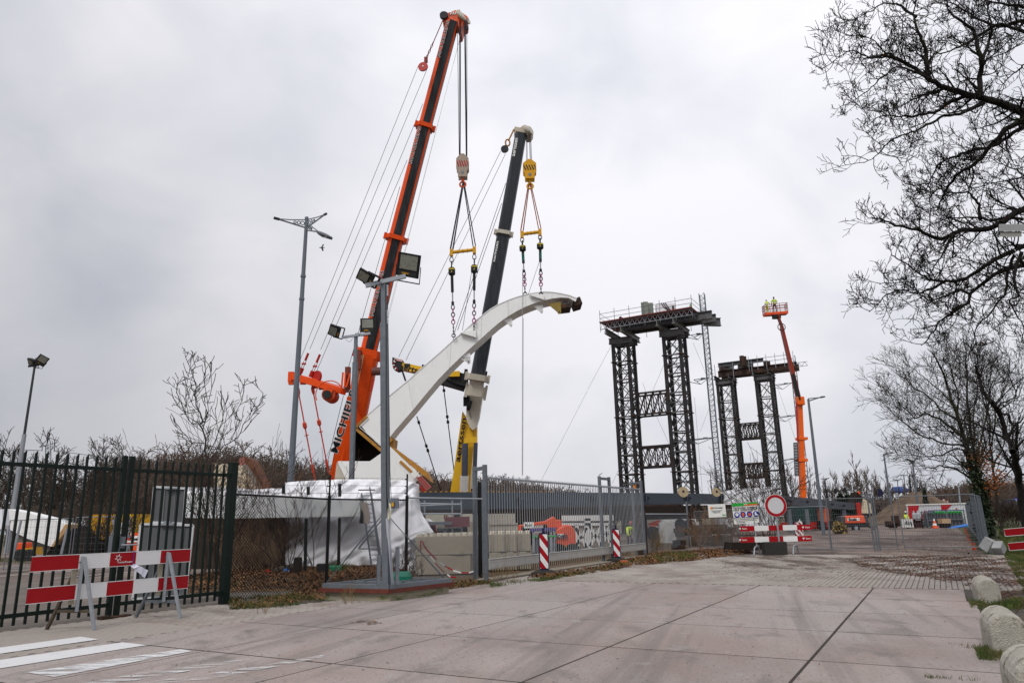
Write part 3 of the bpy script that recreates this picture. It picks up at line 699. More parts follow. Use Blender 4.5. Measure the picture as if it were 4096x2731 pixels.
for dx,zz,ww in((-.16,.28,.06),(0,.28,.06),(.2,.24,.06),(.2,.34,.06),(-.05,.48,.14)):
    mb=MB();mb.box((bb.x+dx,YB-.26,zz),ww,.02,.05);O('grip_hole',mb,concm,g)
def board(name,lab,cat,q,Y,m):
    c=[P(*A(*p),Y) for p in q];g=T(name,lab,cat,c[0])
    mb=MB();mb.ext(c,(0,.015,0));O('plate',mb,m,g)
    return g,c
def onb(c,u,v,dy=-.006):               # point on a board: c = tl,tr,br,bl
    a=c[0].lerp(c[1],u);b=c[3].lerp(c[2],u);return a.lerp(b,v)+Vector((0,dy,0))
g,c=board('notice_board','small white notice with an orange mark hung on the mesh fence','sign',[(512,262),(785,250),(808,455),(532,468)],33.5,whitep)
xd=(c[1]-c[0]);yd=(c[0]-c[3])
mb=MB();p=onb(c,.20,.28);mb.ext([p+xd*(.075*math.cos(a)*(1 if math.sin(a)>-.5 else 1.25))+yd*.09*math.sin(a) for a in[k*.5236 for k in range(12)]],(0,-.003,0));O('emblem',mb,mat('orange print',(.8,.22,.02)),g)
text('De Kornelaar',.085,onb(c,.55,.28),xd,yd,paint,g,bold=.02);text('bam',.10,onb(c,.88,.84),xd,yd,limeg,g,bold=.02)
for k in range(3): text('toegang bouwplaats personeel'[:26-6*k],.045,onb(c,.47,.48+.08*k),xd,yd,galv,g)
g,c=board('notice_board','white safety notice with green and orange header on the mesh fence','sign',[(888,248),(1290,222),(1320,545),(930,572)],33.3,whitep)
xd=(c[1]-c[0]);yd=(c[0]-c[3])
def strip(u0,v0,u1,v1,m,n):
    mb=MB();mb.ext([onb(c,u0,v0),onb(c,u1,v0),onb(c,u1,v1),onb(c,u0,v1)],(0,-.003,0));O(n,mb,m,g)
strip(0,0,1,.075,limeg,'green_band');strip(0,.075,.48,.15,limeg,'green_band');strip(.48,.075,1,.15,mat('orange red print',(.6,.13,.02)),'orange_band')
text('bam',.09,onb(c,.53,.055,-.012),xd,yd,whitep,g,bold=.02)
text('Verboden toegang',.155,onb(c,.50,.225),xd,yd,paint,g,bold=.012,squash=.95);text('voor onbevoegden',.155,onb(c,.50,.325),xd,yd,paint,g,bold=.012,squash=.92)
text('op dit terrein verplicht',.06,onb(c,.5,.42),xd,yd,paint,g)
for k,u in enumerate((.15,.39,.65,.90)):
    p=onb(c,u,.56,-.008);mb=MB();mb.disc(p,(0,1,0),.125,.006,20);O('symbol_disc',mb,blue,g)
    mb=MB()
    p2=p+Vector((0,-.006,0));e=lambda l:[p2+Vector((a*.01,0,b*.01)) for a,b in l]
    if k==0:mb.ext(e([(-8,0),(-7,6),(0,9),(7,6),(8,0),(6,-1),(4,-5),(0,-7),(-4,-5),(-6,-1)]),(0,-.003,0))
    if k==1:mb.ext(e([(-2,9),(2,9),(5,4),(6,-3),(3,-2),(4,-10),(1,-10),(0,-3),(-1,-10),(-4,-10),(-3,-2),(-6,-3),(-5,4)]),(0,-.003,0))
    if k==2:mb.ext(e([(-6,-7),(-6,4),(-3,8),(-1,2),(1,2),(3,8),(6,4),(6,-7)]),(0,-.003,0))
    if k==3:mb.ext(e([(-5,8),(1,8),(2,0),(8,-3),(8,-7),(-6,-7)]),(0,-.003,0))
    O('symbol',mb,whitep if k in(0,3) else mat('orange symbol',(.7,.12,.02)),g)
for k,s in enumerate(('Melden bij uitvoerder, toegang personeelsdienst','Volgen van persoonlijke beschermingsmiddelen','Wij controleren deze voorschriften op','deze bouwplaats')): text(s,.058,onb(c,.5 if k<3 else .27,.70+.075*k),xd,yd,paint,g)
# mesh fence panels
MP=[]
def mesh_panel(a,b,zt,lab,grp='site mesh fence panels',zb=.12,gap=.105,tilt=None,feet=True,r=.0050,fr=.021,wm=galv):
    a=Vector(a);b=Vector(b);g=T('mesh_fence_panel',lab,'fence panel',a,grp);d=(b-a);L_=d.length;d/=L_
    o=Vector(tilt) if tilt else Vector((0,0,0))
    f=lambda u,z:a+d*u+UP*z+o*(z/2)
    mb=MB()
    for p,q in((f(0,zb-.06),f(0,zt)),(f(L_,zb-.06),f(L_,zt)),(f(0,zt-.02),f(L_,zt-.02)),(f(0,zb),f(L_,zb))):mb.tube([p,q],fr,7)
    O('frame',mb,galv,g)
    segs=[];k=gap
    while k<L_:
        p,q=f(k,zb),f(k,zt-.02);segs.append((*p,*q,r,r));k+=gap
    z=zb+.25
    while z<zt-.05:
        p,q=f(0,z),f(L_,z);segs.append((*p,*q,r,r));z+=.25
    OS('wire_grid',segs,wm,g,kind='stuff')
    MP.append(g);return g
a=e1.copy();p1=G(3146,2188);p2=G(3512,2190)
mesh_panel(e1+Vector((.3,-.4,0)),P(2972,2192,34.2)*1 and Vector((P(2972,2192,34.2).x,34.5,0)),1.97,'site mesh panel carrying the two notice boards')
mesh_panel(Vector((P(2985,2180,34).x,34.3,0)),Vector((p1.x,33.8,0)),2.0,'site mesh panel hidden behind the round sign')
mesh_panel((p1.x+.05,33.8,0),(p2.x-.12,34.2,0),2.33,'left mesh panel closing the muddy yard entrance')
q1=G(3936,2200);mesh_panel((p2.x+.08,34.0,0),(q1.x,q1.y,0),2.35,'right mesh panel closing the muddy yard entrance')
g=T('panel_clamp_post','doubled pipe post where the two entrance mesh panels meet','post',G(3518,2203));b=G(3520,2203)
for dx in(-.12,.02,.13):
    mb=MB();mb.tube([b+Vector((dx,.2,0)),b+Vector((dx-.02,.2,2.5 if dx<.1 else 2.4))],.035,7);O('pipe',mb,galv,g)
# row of panels running away along the grass
q0=q1.copy();far=G(3872,2112)
dd=(far-q0).normalized();L_=(far-q0).length
n=9
for k in range(n):
    a=q0+dd*(L_*k/n)+Vector((.06*math.sin(k*2),0,0));b=q0+dd*(L_*(k+1)/n)
    mesh_panel(a+Vector((.1,0,0)),b+Vector((.1,0,0)),2.3,'mesh panel in the receding row beside the grass, number %d from the near corner'%(k+1) if 0 else ['nearest','second nearest','third nearest','fourth nearest','fifth nearest','sixth nearest','seventh nearest','second farthest','farthest'][k]+' mesh panel of the receding row beside the grass',gap=.14,r=.006)
    pg=MP[-1];mb=MB();c_=a+Vector((-.05,0,.07));mb.box(c_,.62,.22,.11);O('foot',mb,mat('dark block foot',(.07,.075,.06),.9),pg)
    mb=MB();mb.box(c_+Vector((-.35,0,.0)),.07,.20,.11);O('foot_cap',mb,mat('orange red foot cap',(.42,.07,.035),.7),pg)
c3_=G(3997,2186)
for k,(aa,bb_) in enumerate(((q1+Vector((.05,.3,0)),c3_+Vector((.2,1.0,0))),)):
    mesh_panel(aa,bb_,2.33,'short mesh panel turning the corner at the grass verge',gap=.10,tilt=(-.05,0,0),r=.006)
for (x,y,sz,ry,lab) in ((3962,2210,.50,.5,'larger grey broken concrete lump at the fence corner'),(4000,2217,.42,-.55,'smaller tilted concrete block leaning at the fence corner')):
    c_=G(x,y);o_=MB();rr=random.Random(x);a_=sz/2
    vs=[Vector((i*a_*rr.uniform(.8,1.05),j*a_*.8*rr.uniform(.85,1.1),k*a_*rr.uniform(.85,1.1))) for k in(-1,1) for j in(-1,1) for i in(-1,1)]
    m3=Matrix.Rotation(ry,3,'Y')@Matrix.Rotation(.4,3,'X')@Matrix.Rotation(.5,3,'Z')
    o_.add([m3@v+c_+UP*(sz*.55) for v in vs],[(0,2,3,1),(4,5,7,6),(0,1,5,4),(2,6,7,3),(0,4,6,2),(1,3,7,5)])
    O('concrete_lump',o_,mat('grey concrete',(.33,.33,.33),.85,0,.2,5,.5,25),None,lab,'concrete block',bev=.03)
# barrier boards at the right edge
A=cv(3600,1900,3.92);g=T('road_barrier','red barrier boards entering at the right edge over the grass','barrier',P(*A(1900,1200),19))
for (x0,y0,x1,y1,h) in((1645,900,2300,845,100),(1710,1120,2350,1070,105)):
    p=P(*A(x0,y0),19.0);q=P(*A(x1,y1),18.2);mb=MB();hh=px(h/3.92,p);mb.bar(p,q,.03,hh);O('panel',mb,redsign,g,label='red reflective panel')
    mb=MB();mb.bar(p+UP*(hh/2+.006),q+UP*(hh/2+.006),.034,.012);mb.bar(p-UP*(hh/2+.006),q-UP*(hh/2+.006),.034,.012);mb.bar(p-UP*hh/2,p+UP*hh/2,.034,.012,up=Vector((1,0,0)));O('edge_trim',mb,whsign,g)
mb=MB();q=P(*A(2200,900),18.4);mb.tube([(q.x,18.45,0),(q.x,18.45,1.25)],.03,6);O('upright',mb,galvL,g)
# ================= CONCRETE BOLLARDS =================
def bollard(x,yb,w_,h,L_,lab):
    p=G(x,yb);g=T('concrete_bollard',lab,'concrete bollard',p,'round topped concrete bollards along the verge')
    d=Vector((.44,.90,0)).normalized();sx=Vector((d.y,-d.x,0))
    p=p+d*.0;rings=[]
    def prof(k,z=1.):
        r=[]
        for a in[i*math.pi/10 for i in range(11)]:
            r.append((math.cos(a)*w_/2*k,(h-w_/2)*1+math.sin(a)*w_/2*k*z))
        return [(w_/2*k,0)]+r+[(-w_/2*k,0)]
    for i in range(9):
        f=i/8;k=[.90,1.,.985,1.,.97,1.,.985,1.,.9][i]
        if i in(0,8):ff=[.0,0,0,0,0,0,0,0,1][i]
        rings.append([p+d*(f*L_)+sx*a+UP*(b*(1 if b<h-w_/2 else 1)-.02) for a,b in prof(k)])
    mb=MB();mb.loft(rings);o=O('body',mb,mat('pitted concrete',(.40,.375,.32),.9,0,.25,6,1.2,60,col2=(.11,.105,.065),c2lo=.54,c2hi=.66,s2=7),g,smooth=False,bev=.012)
    return g
bollard(3964,2410,.38,.44,.95,'farthest pitted concrete bollard beside the last slab')
bollard(4054,2622,.41,.48,.95,'middle pitted concrete bollard at the right edge, largest in view')
bollard(4215,2880,.44,.46,.95,'nearest concrete bollard cut off by the bottom right corner')
# ================= STACKED CONCRETE BLOCKS =================
def cblock(x0,x1,yb,z0,z1,dep,lab,yaw=0,studs=0,wav=.0):
    p=G(x0,yb);q=G(x1,yb);p=Vector((p.x,p.y,0));q=Vector((q.x,p.y,0));L_=(q-p).length
    g=T('concrete_block',lab,'concrete block',(p+q)/2+UP*z0,'stacked concrete blocks by the fence')
    rr=random.Random(x0+z0);n=12;mb=MB()
    fr=[];
    for i in range(n+1):
        f=i/n;o=wav*math.sin(f*math.pi*2.3+z0*3);fr.append(o)
    rings=[]
    for i in range(n+1):
        x=p.lerp(q,i/n);o=Vector((0,-fr[i],0));rings.append([x+o+UP*(z0+.008),x+Vector((0,dep,0))+UP*(z0+.008),x+Vector((0,dep,0))+UP*(z1-.008),x+o+UP*(z1-.008)])
    mb.loft(rings);O('body',mb,concm,g,bev=.018)
    if studs:
        mb=MB()
        k=studs
        for i in range(k):
            x=p.lerp(q,(i+.5)/k)+Vector((0,.22+.12*(i%2),z1));r=L_/k*.48;mb.tube([x-UP*.02,x+UP*.07,x+UP*.09],[r,r,r*.7],10)
        O('stud',mb,mat('pale stud concrete',(.55,.50,.41),.9,0,.15,6,.3,30),g,kind=None)
    return g
cblock(1661,1878,2300,.0,.61,.9,'lower long concrete block with barrier tape, beside the white wrap',wav=.03)
cblock(1661,1892,2300,.61,1.22,.9,'upper long concrete block with pale knobbly top, beside the white wrap',wav=.05,studs=9)
for i,(a,b) in enumerate(((1896,1952),(1956,2022),(2026,2070),(2074,2127))):
    nm=['leftmost','second','third','rightmost'][i]
    cblock(a,b,2284-i*2,.0,.61,.7,nm+' lower concrete block of the stack behind the sliding gate',wav=.02)
    cblock(a,b,2284-i*2,.61,1.22,.7,nm+' upper concrete block of the stack behind the sliding gate',wav=.06,studs=2)
A=cv(1600,1900,3.92)
g=T('barrier_tape','torn red and white barrier tape trailing over the concrete blocks','tape',P(*A(330,1030),21.7))
def tape(pts,Y,seq):
    pp=[P(*A(*p),Y) for p in pts]
    for i in range(len(pp)-1):
        mb=MB();mb.bar(pp[i],pp[i+1],.008,.035);O('tape_piece',mb,redsign if seq[i%len(seq)]=='r' else whsign,g)
tape([(320,1200),(325,1030),(350,1040),(400,1140),(450,1200),(520,1270),(575,1320)],21.7,'rrrrrr')
tape([(480,1270),(550,1370),(610,1440),(690,1520)],21.6,'wrr')
tape([(620,1360),(700,1415),(830,1490),(960,1525),(1080,1525),(1150,1505)],21.5,'wrwrw')
tape([(740,1550),(790,1590),(880,1600)],21.3,'wr')
# ================= LIGHT MASTS =================
def floodlight(g,c,face,w_,h,dp,up=UP,tagp='floodlight'):
    c=Vector(c);f=Vector(face).normalized();x=f.cross(up).normalized();y=x.cross(f).normalized()
    mb=MB()
    r=lambda k,kh,d:[c+x*(a*w_/2*k)+y*(b*h/2*kh)+f*d for a,b in((-1,-1),(1,-1),(1,1),(-1,1))]
    mb.loft([r(.45,.45,-dp),r(.9,.9,-dp*.35),r(1,1,0),r(1,1,.02)])
    o=O('lamp_housing',mb,black,g)
    mb=MB();mb.fr(c+f*.024+y*h*.12,x*w_*.38,y*h*.30,f*.004);O('lens',mb,glassb,o)
    mb=MB();mb.fr(c+f*.024-y*h*.35,x*w_*.40,y*h*.09,f*.003);O('lower_reflector',mb,mat('dark lamp grey',(.04,.045,.045)),o)
    mb=MB();mb.fr(c+f*.028-y*h*.35+x*w_*.1,x*w_*.15,y*h*.035,f*.002);O('maker_mark',mb,yelw,o)
    mb=MB()
    for s in(-1,1):mb.bar(c+x*s*w_*.54,c+x*s*w_*.54-y*h*.75-f*dp*.3,.015,.05)
    mb.bar(c-x*w_*.54-y*h*.75-f*dp*.3,c+x*w_*.54-y*h*.75-f*dp*.3,.05,.015);O('bracket',mb,black,o)
A=cv(1250,2050,3.618)
# nearest mast with its ballast frame
b=G(1545,2325,.40);MY=b.y
g=T('light_mast','nearest square steel light mast with two floodlights, standing on a framed concrete plate','light mast',Vector((b.x,b.y,.02)))
top=P(1535,1135,MY)
mb=MB()
for i,(z0,z1,wd) in enumerate(((.34,top.z-1.0,.15),(top.z-1.0,top.z,.11))):
    f0=(z0-b.z)/(top.z-b.z);f1=(z1-b.z)/(top.z-b.z);p=b.lerp(top,f0);q=b.lerp(top,f1);p.z=z0;q.z=z1
    mb.bar(p,q,wd,wd,up=Vector((.3,1,0)))
O('pole',mb,galv,g)
Hh=cv(1280,950,3.92)
mb=MB();al=P(*Hh(715,755),MY-.05);ar=P(*Hh(1345,605),MY-.05);mb.bar(al,ar,.07,.10);O('cross_arm',mb,galvL,g)
floodlight(g,P(*Hh(715,620),MY-.12)+Vector((0,0,.0)),(-.30,-.55,-.75),.36,.42,.12,up=Vector((-.55,.1,.8)))
floodlight(g,P(*Hh(1390,435),MY-.15),(-.12,-.85,-.5),.56,.58,.22,up=Vector((.22,0,1)))
mb=MB();x0=P(*Hh(1050,760),MY-.1)
mb.box(P(*Hh(1058,830),MY-.06),.04,.04,.28)
O('pulley_plate',mb,galvL,g)
mb=MB()
mb.tube([P(*Hh(1035,720),MY-.09),P(1545,1900,MY-.1),P(1548,2040,MY-.1)],.010,4);mb.tube([P(*Hh(1060,880),MY-.05),P(1560,1880,MY-.05),P(1566,2020,MY-.08)],.008,4)
mb.tube([P(*Hh(830,740),MY-.05),P(*Hh(850,800),MY-.05),P(*Hh(880,800),MY-.05),P(*Hh(895,730),MY-.05)],.006,4)
O('cable',mb,black,g)
mb=MB();mb.box(P(1574,2012,MY-.1),.22,.16,.22);mb.box(P(1570,2012,MY-.2),.06,.04,.10);O('winch',mb,galv,g)
mb=MB();mb.box(P(1570,2017,MY-.23),.05,.01,.09);O('warning_label',mb,yelw,g)
mb=MB();mb.ring(P(1557,2045,MY-.16),(1,.4,0),.11,.018,12,5,ell=1.6);O('hose_loop',mb,mat('pale hose',(.6,.58,.45)),g)
apex=P(1540,2045,MY)
mb=MB();mb.tube([apex,P(*A(205,1010),G(*A(205,1010),z=.34).y)],.014,5);O('stay',mb,galv,g)
mb=MB();mb.tube([P(*A(1110,60),MY),G(*A(1905,945),z=.34)],.014,5);O('stay',mb,galv,g)
mb=MB();mb.bar(P(*A(1085,80),MY-.12),G(*A(1150,1030),z=.34),.045,.08);O('front_strut',mb,mat('bright strut',(.5,.53,.58),.45,.2),g)
for dx,hh in((-.17,.62),(.24,.8)):
    mb=MB();mb.box((b.x+dx,b.y-.02,.34+hh/2),.07,.16,hh,.3);O('base_post',mb,galv,g)
# plate frame corners (front, left, right, back)
cf=G(*A(1120,1235),z=0);cl=G(*A(250,1130),z=0);cr=G(*A(2030,1080),z=0)
zt=.25
cf=G(*A(1120,1110),z=.25);cl=G(*A(110,1090),z=.25);cr=G(*A(2035,1005),z=.25);cb=cl+(cr-cf)
ctr=(cf+cb)/2
def inset(p,k,z):q=ctr.lerp(p,k);q.z=z;return q
sl=T('ballast_plate','low mossy concrete ballast plate with red steel edge under the nearest light mast','ballast',Vector((ctr.x,ctr.y,0)))
mb=MB();mb.loft([[inset(p,k,z) for p in(cf,cr,cb,cl)] for k,z in((.93,-.03),(.93,.17),(.97,.175))]);O('plate',mb,mat('mossy concrete',(.30,.27,.20),.92,0,.2,3,.5,30,col2=(.09,.11,.035),c2lo=.5,c2hi=.64,s2=3,streak=(1,1,3)),sl)
mb=MB();q=[inset(p,1,.215) for p in(cf,cr,cb,cl)]
for i in range(4):mb.bar(q[i],q[(i+1)%4],.05,.085)
O('steel_edge',mb,mat('dull red edge',(.13,.035,.025),.7,.1,.25,4,col2=(.07,.05,.03),s2=5),sl)
mb=MB();q=[inset(p,.95,.30) for p in(cf,cr,cb,cl)]
for i in range(4):mb.bar(q[i],q[(i+1)%4],.10,.10)
O('base_frame',mb,galv,g)
for f in(.22,.42,.6,.8):
    mb=MB();mb.bar(q[0].lerp(q[3],f),q[1].lerp(q[2],f),.06,.07);O('base_rail',mb,galv,g)
mb=MB();mb.bar(q[0].lerp(q[1],.45),q[3].lerp(q[2],.45),.10,.07);O('base_rail',mb,galv,g)
# green lid box
p=G(*A(1200,985),z=.30);q2=G(*A(1390,945),z=.30)
mb=MB();c=P(*A(1285,915),p.y+.1);mb.loft([[c+Vector((a*.24*k,d*.2*k,z)) for a,d in((-1,-1),(1,-1),(1,1),(-1,1))] for k,z in((1.08,-.22),(1.0,-.0),(.78,.10))]);O('plastic_box',mb,teal,None,'green plastic lid box on the ballast frame beside the mast foot','box',bev=.015)
# second mast behind the fence
b2=G(1395,2270,.0);Y2=b2.y;t2=P(1424,1345,Y2)
g=T('light_mast','second light mast behind the chain link fence, left of the nearest one','light mast',b2)
mb=MB();mb.bar(b2,b2.lerp(t2,.88),.17,.17,up=Vector((.3,1,0)));mb.bar(b2.lerp(t2,.88),t2,.12,.12,up=Vector((.3,1,0)));O('pole',mb,galv,g)
mb=MB();mb.bar(P(*Hh(340,1568),Y2-.05),P(*Hh(790,1500),Y2-.05),.08,.10);O('cross_arm',mb,galvL,g)
mb=MB();mb.box(P(*Hh(585,1525),Y2-.12),.16,.12,.14);O('junction_box',mb,galvL,g)
floodlight(g,P(*Hh(228,1470),Y2-.1),(-.25,-.55,-.85),.66,.50,.22,up=Vector((-.5,.2,.8)))
floodlight(g,P(*Hh(748,1375),Y2-.1),(0,-.95,-.25),.62,.60,.24)
mb=MB();mb.tube([P(*Hh(520,1568),Y2-.1)-UP*.0,P(*Hh(470,1640),Y2-.1),P(*Hh(400,1600),Y2-.1)],.008,4);mb.tube([P(1432,1500,Y2-.1),P(1412,2000,Y2-.12),P(1405,2260,Y2-.12)],.009,4);O('cable',mb,black,g)
mb=MB();mb.box(P(1412,2038,Y2-.15),.26,.2,.22);O('winch',mb,galv,g);mb=MB();mb.box(P(1411,2040,Y2-.26),.06,.01,.10);O('warning_label',mb,yelw,g)
a2=P(1390,2070,Y2)
for q3 in((1250,2250),(1480,2245),(1600,2240)):
    mb=MB();mb.tube([a2,G(*q3,z=.2)],.016,5);O('stay',mb,galv,g)
mb=MB();mb.bar(P(1398,2100,Y2-.15),P(1404,2275,Y2-.8),.05,.08);O('front_strut',mb,MT['bright strut'],g)
mb=MB();mb.box((b2.x+.6,b2.y-.2,.12),3.2,2.2,.16,ANG);O('base_frame',mb,galv,g)
# third mast far left
b3=G(25,2215);Y3=b3.y;A=cv(0,700,1.3067);t3=P(*A(182,995),Y3)
g=T('light_mast','slim light mast at the far left behind the green gate, two floodlights on top','light mast',b3)
mid=b3.lerp(t3,.62)
mb=MB();mb.tube([b3,mid],[.20,.17],8);O('pole',mb,galvL,g);mb=MB();mb.tube([mid,t3],[.11,.09],8);O('upper_pole',mb,MT['dark lamp grey'],g)
mb=MB();mb.bar(P(*A(148,1000),Y3),P(*A(215,988),Y3),.12,.16);O('cross_arm',mb,blackm,g)
floodlight(g,P(*A(165,983),Y3),(-.3,-.5,-.8),1.0,.7,.35,up=Vector((-.6,.1,.8)))
floodlight(g,P(*A(218,968),Y3),(.6,-.5,-.4),.9,.9,.35,up=Vector((.4,.1,.8)))
# ================= TALL STREET LAMPS =================
A=cv(1050,0,1.5676)
YL=30.
p0=P(1150,2100,YL);p0.z=0;t=P(*A(277,1375),YL)
g=T('street_lamp','tall grey three armed street lamp left of the orange crane','street lamp',p0)
mb=MB();mb.tube([p0,p0.lerp(t,.15),t],[.15,.14,.075],10);mb.tube([t-UP*.02,t+UP*.10],[.09,.08],10);O('pole',mb,pole,g,smooth=False)
mb=MB()
for zz in(.75,.82):
    c=p0.lerp(t,zz);mb.tube([c-UP*.05,c+UP*.05],.12,8)
O('collar',mb,pole,g)
hub=P(*A(277,1400),YL)
for (ex,ey,dy,head) in((92,1372,-.6,0),(392,1345,1.6,0),(355,1455,-1.0,1)):
    e=P(*A(ex,ey),YL+dy);h2=hub-UP*(.15 if not head else .25)
    g2=MB();d=(e-h2)
    g2.tube([h2-UP*.08,e],.035,6);g2.tube([h2+UP*.32,h2+UP*.12+d*.55,e],.025,5)
    a=O('arm',g2,pole,g)
    mb=MB()
    for k in range(3):
        c=h2.lerp(e,.14+.13*k);u=UP*(.14-.035*k);mb.ring(c+u*.75,Vector((-d.y,d.x,0)),.085-.015*k,.022,10,4)
    O('web_ring',mb,pole,a,kind='stuff')
    if not head:
        mb=MB();mb.bar(e-d.normalized()*.1,e+d.normalized()*.15,.10,.09);O('end_cap',mb,black,a)
    else:
        dd=(P(*A(432,1492),YL-1.6)-e);L_=dd.length;dn=dd.normalized();sx=Vector((-dn.y,dn.x,0)).normalized();yy=sx.cross(dn)
        mb=MB();prof=[(0,.06,.05),(.12,.2,.12),(.45,.26,.14),(.8,.2,.1),(1,.07,.04)]
        mb.loft([[e+dn*(L_*f)+sx*(w_*math.cos(q))+yy*(h_*math.sin(q)*(1 if math.sin(q)>0 else .5)) for q in[2*math.pi*i/10 for i in range(10)]] for f,w_,h_ in prof]);O('lamp_head',mb,mat('lamp head grey',(.07,.075,.085),.35),g,smooth=True)
        mb=MB();c=e+dn*(L_*.5);mb.fr(c-yy*(-.0)-UP*.07,dn*L_*.33,sx*.16,UP*.03);O('lamp_lens',mb,mat('clear lamp lens',(.38,.36,.30),.2),g)
def lamp(xb,yb,xt,yt,hx,hy,Y,lab,r=.12,thick=.06,arms=None,m=pole,group='distant street lamps'):
    p=P(xb,yb,Y);p.z=0 if yb>2050 else p.z;t=P(xt,yt,Y)
    g=T('street_lamp',lab,'street lamp',p,group)
    mb=MB();mb.tube([p,t],[r,r*.6],8);O('pole',mb,m,g)
    for (x,y) in (arms or [(hx,hy)]):
        e=P(x,y,Y);mb=MB();f=t.lerp(e,.62);mb.bar(t-UP*r,f,thick,thick);mb.bar(t+UP*.05,f,thick*.7,thick*.7);O('arm',mb,m,g)
        mb=MB();d=(e-f);sx=Vector((0,1,0))
        mb.loft([[f+d*k+sx*(a*w_)+UP*(b_*w_*.5) for a,b_ in((-1,0),(-.5,.8),(.5,.8),(1,0),(.5,-.6),(-.5,-.6))] for k,w_ in((0,thick*.7),(.3,thick*2),(.8,thick*1.8),(1,thick*.5))]);O('lamp_head',mb,MT['lamp head grey'],g)
    return g
lamp(3290,2095,3233,1596,3302,1586,62,'tall grey single armed street lamp right of the boom lift',.17,.10)
E_=cv(3296,1700,1.521)
lamp(*E_(407,475),*E_(363,175),*E_(422,168),115,'street lamp left of the sand heap, tallest of the distant ones',.19,.14)
lamp(*E_(570,480),*E_(538,220),*E_(572,212),100,'grey mast with floodlight arms in front of the sand heap',.17,.12,arms=[E_(500,205),E_(575,200)])
lamp(*E_(540,480),*E_(517,310),*E_(525,300),118,'dark pole with cameras on its head before the sand heap',.18,.12,m=black)
lamp(*E_(455,425),*E_(446,333),*E_(470,328),170,'small two armed street lamp behind the road, left one',.14,.14,arms=[E_(418,330),E_(474,328)])
lamp(*E_(496,400),*E_(486,305),*E_(500,303),180,'small two armed street lamp behind the road, right one',.14,.14,arms=[E_(464,302),E_(502,304)])
lamp(*E_(828,475),*E_(818,366),*E_(842,360),75,'pale hooked street lamp in front of the wooded bank',.09,.07,m=galvL)
lamp(*E_(18,455),*E_(5,330),*E_(32,320),110,'street lamp pole left of the two traffic lights',.12,.09,m=black)
D4=cv(2700,1800,2.94)
lamp(*D4(1375,560),*D4(1362,345),*D4(1375,342),150,'small plain street lamp behind the second lifting tower',.14,.12)
lamp(*D4(1785,580),*D4(1765,335),*D4(1812,325),112,'twin armed street lamp above the traffic lights',.10,.08,arms=[D4(1712,335),D4(1815,325)])
lamp(*D4(432,500),*D4(415,262),*D4(368,260),160,'faint street lamp between the two lifting towers',.13,.12)
C=cv(1800,1700,2.24)
lamp(*C(1335,600),*C(1335,445),*C(1365,430),140,'small bent street lamp above the sliding gate',.1,.12,m=galvL)
# traffic lights
p=P(*D4(1785,585),110);p.z=0;t=P(*D4(1770,340),110)
g=T('traffic_light','black traffic light gantry arm with two dark signal heads','traffic light',p+Vector((.5,0,0)))
a=P(*D4(1785,488),110);b=P(*D4(2062,462),110)
mb=MB();mb.tube([Vector((a.x,110,0)),a+UP*.3],.14,8);O('pole',mb,black,g)
mb=MB();mb.tube([a,b],.08,6);O('arm',mb,black,g)
for x,y in((1892,477),(2003,467)):
    c=P(*D4(x,y),109.8);mb=MB();w_=px(17/2.94,c);h=px(30/2.94,c)
    mb.ext([c+Vector((math.cos(q)*w_,0,math.sin(q)*h)) for q in[2*math.pi*i/14 for i in range(14)]],(0,.25,0));o=O('signal_board',mb,black,g)
    for k in(-1,0,1):
        mb=MB();mb.disc(c+Vector((0,-.05,k*h*.5)),(0,1,0),w_*.3,.08,10);O('signal_lens',mb,glass,o)
c=P(*D4(1802,436),109.9);mb=MB();mb.box(c,px(20,c),.05,px(7,c));O('name_sign',mb,galvL,g)
a=P(*E_(335,410),140);b=P(*E_(450,408),140);g=T('traffic_light','farther traffic light arm left of the sand heap','traffic light',a)
mb=MB();mb.tube([P(*E_(456,425),140),P(*E_(455,380),140)],.12,6);mb.tube([a,b],.09,5);O('arm',mb,black,g);mb=MB();mb.tube([a-Vector((0,.2,0)),a+Vector((0,.2,0))],.75,10);O('signal_board',mb,navy,g)
# lamp entering at the right edge
A=cv(3150,0,1.4254)
g=T('street_lamp','box shaped grey lamp head reaching in at the right edge among branches','street lamp',P(*A(1400,1300),9))
c=P(*A(1300,1313),9);r=lambda x0,x1,y0,y1,Y:[P(*A(a,b_),Y) for a,b_ in((x0,y1),(x1,y1),(x1,y0),(x0,y0))]
mb=MB();mb.loft([r(1205,1420,1280,1318,8.8),r(1215,1420,1278,1316,9.2)]);O('lamp_head',mb,mat('aged aluminium',(.30,.30,.30),.5,.2,.12,8),g)
mb=MB();mb.loft([r(1212,1335,1320,1350,8.82),r(1218,1335,1320,1348,9.18)]);O('lamp_lens',mb,mat('milky lens',(.28,.27,.25),.3,0,.1),g)
mb=MB();q=P(*A(1420,1300),9);mb.tube([q,q+Vector((1.6,0,.1)),Vector((q.x+1.7,9,0))],.06,8);O('pole',mb,galv,g)
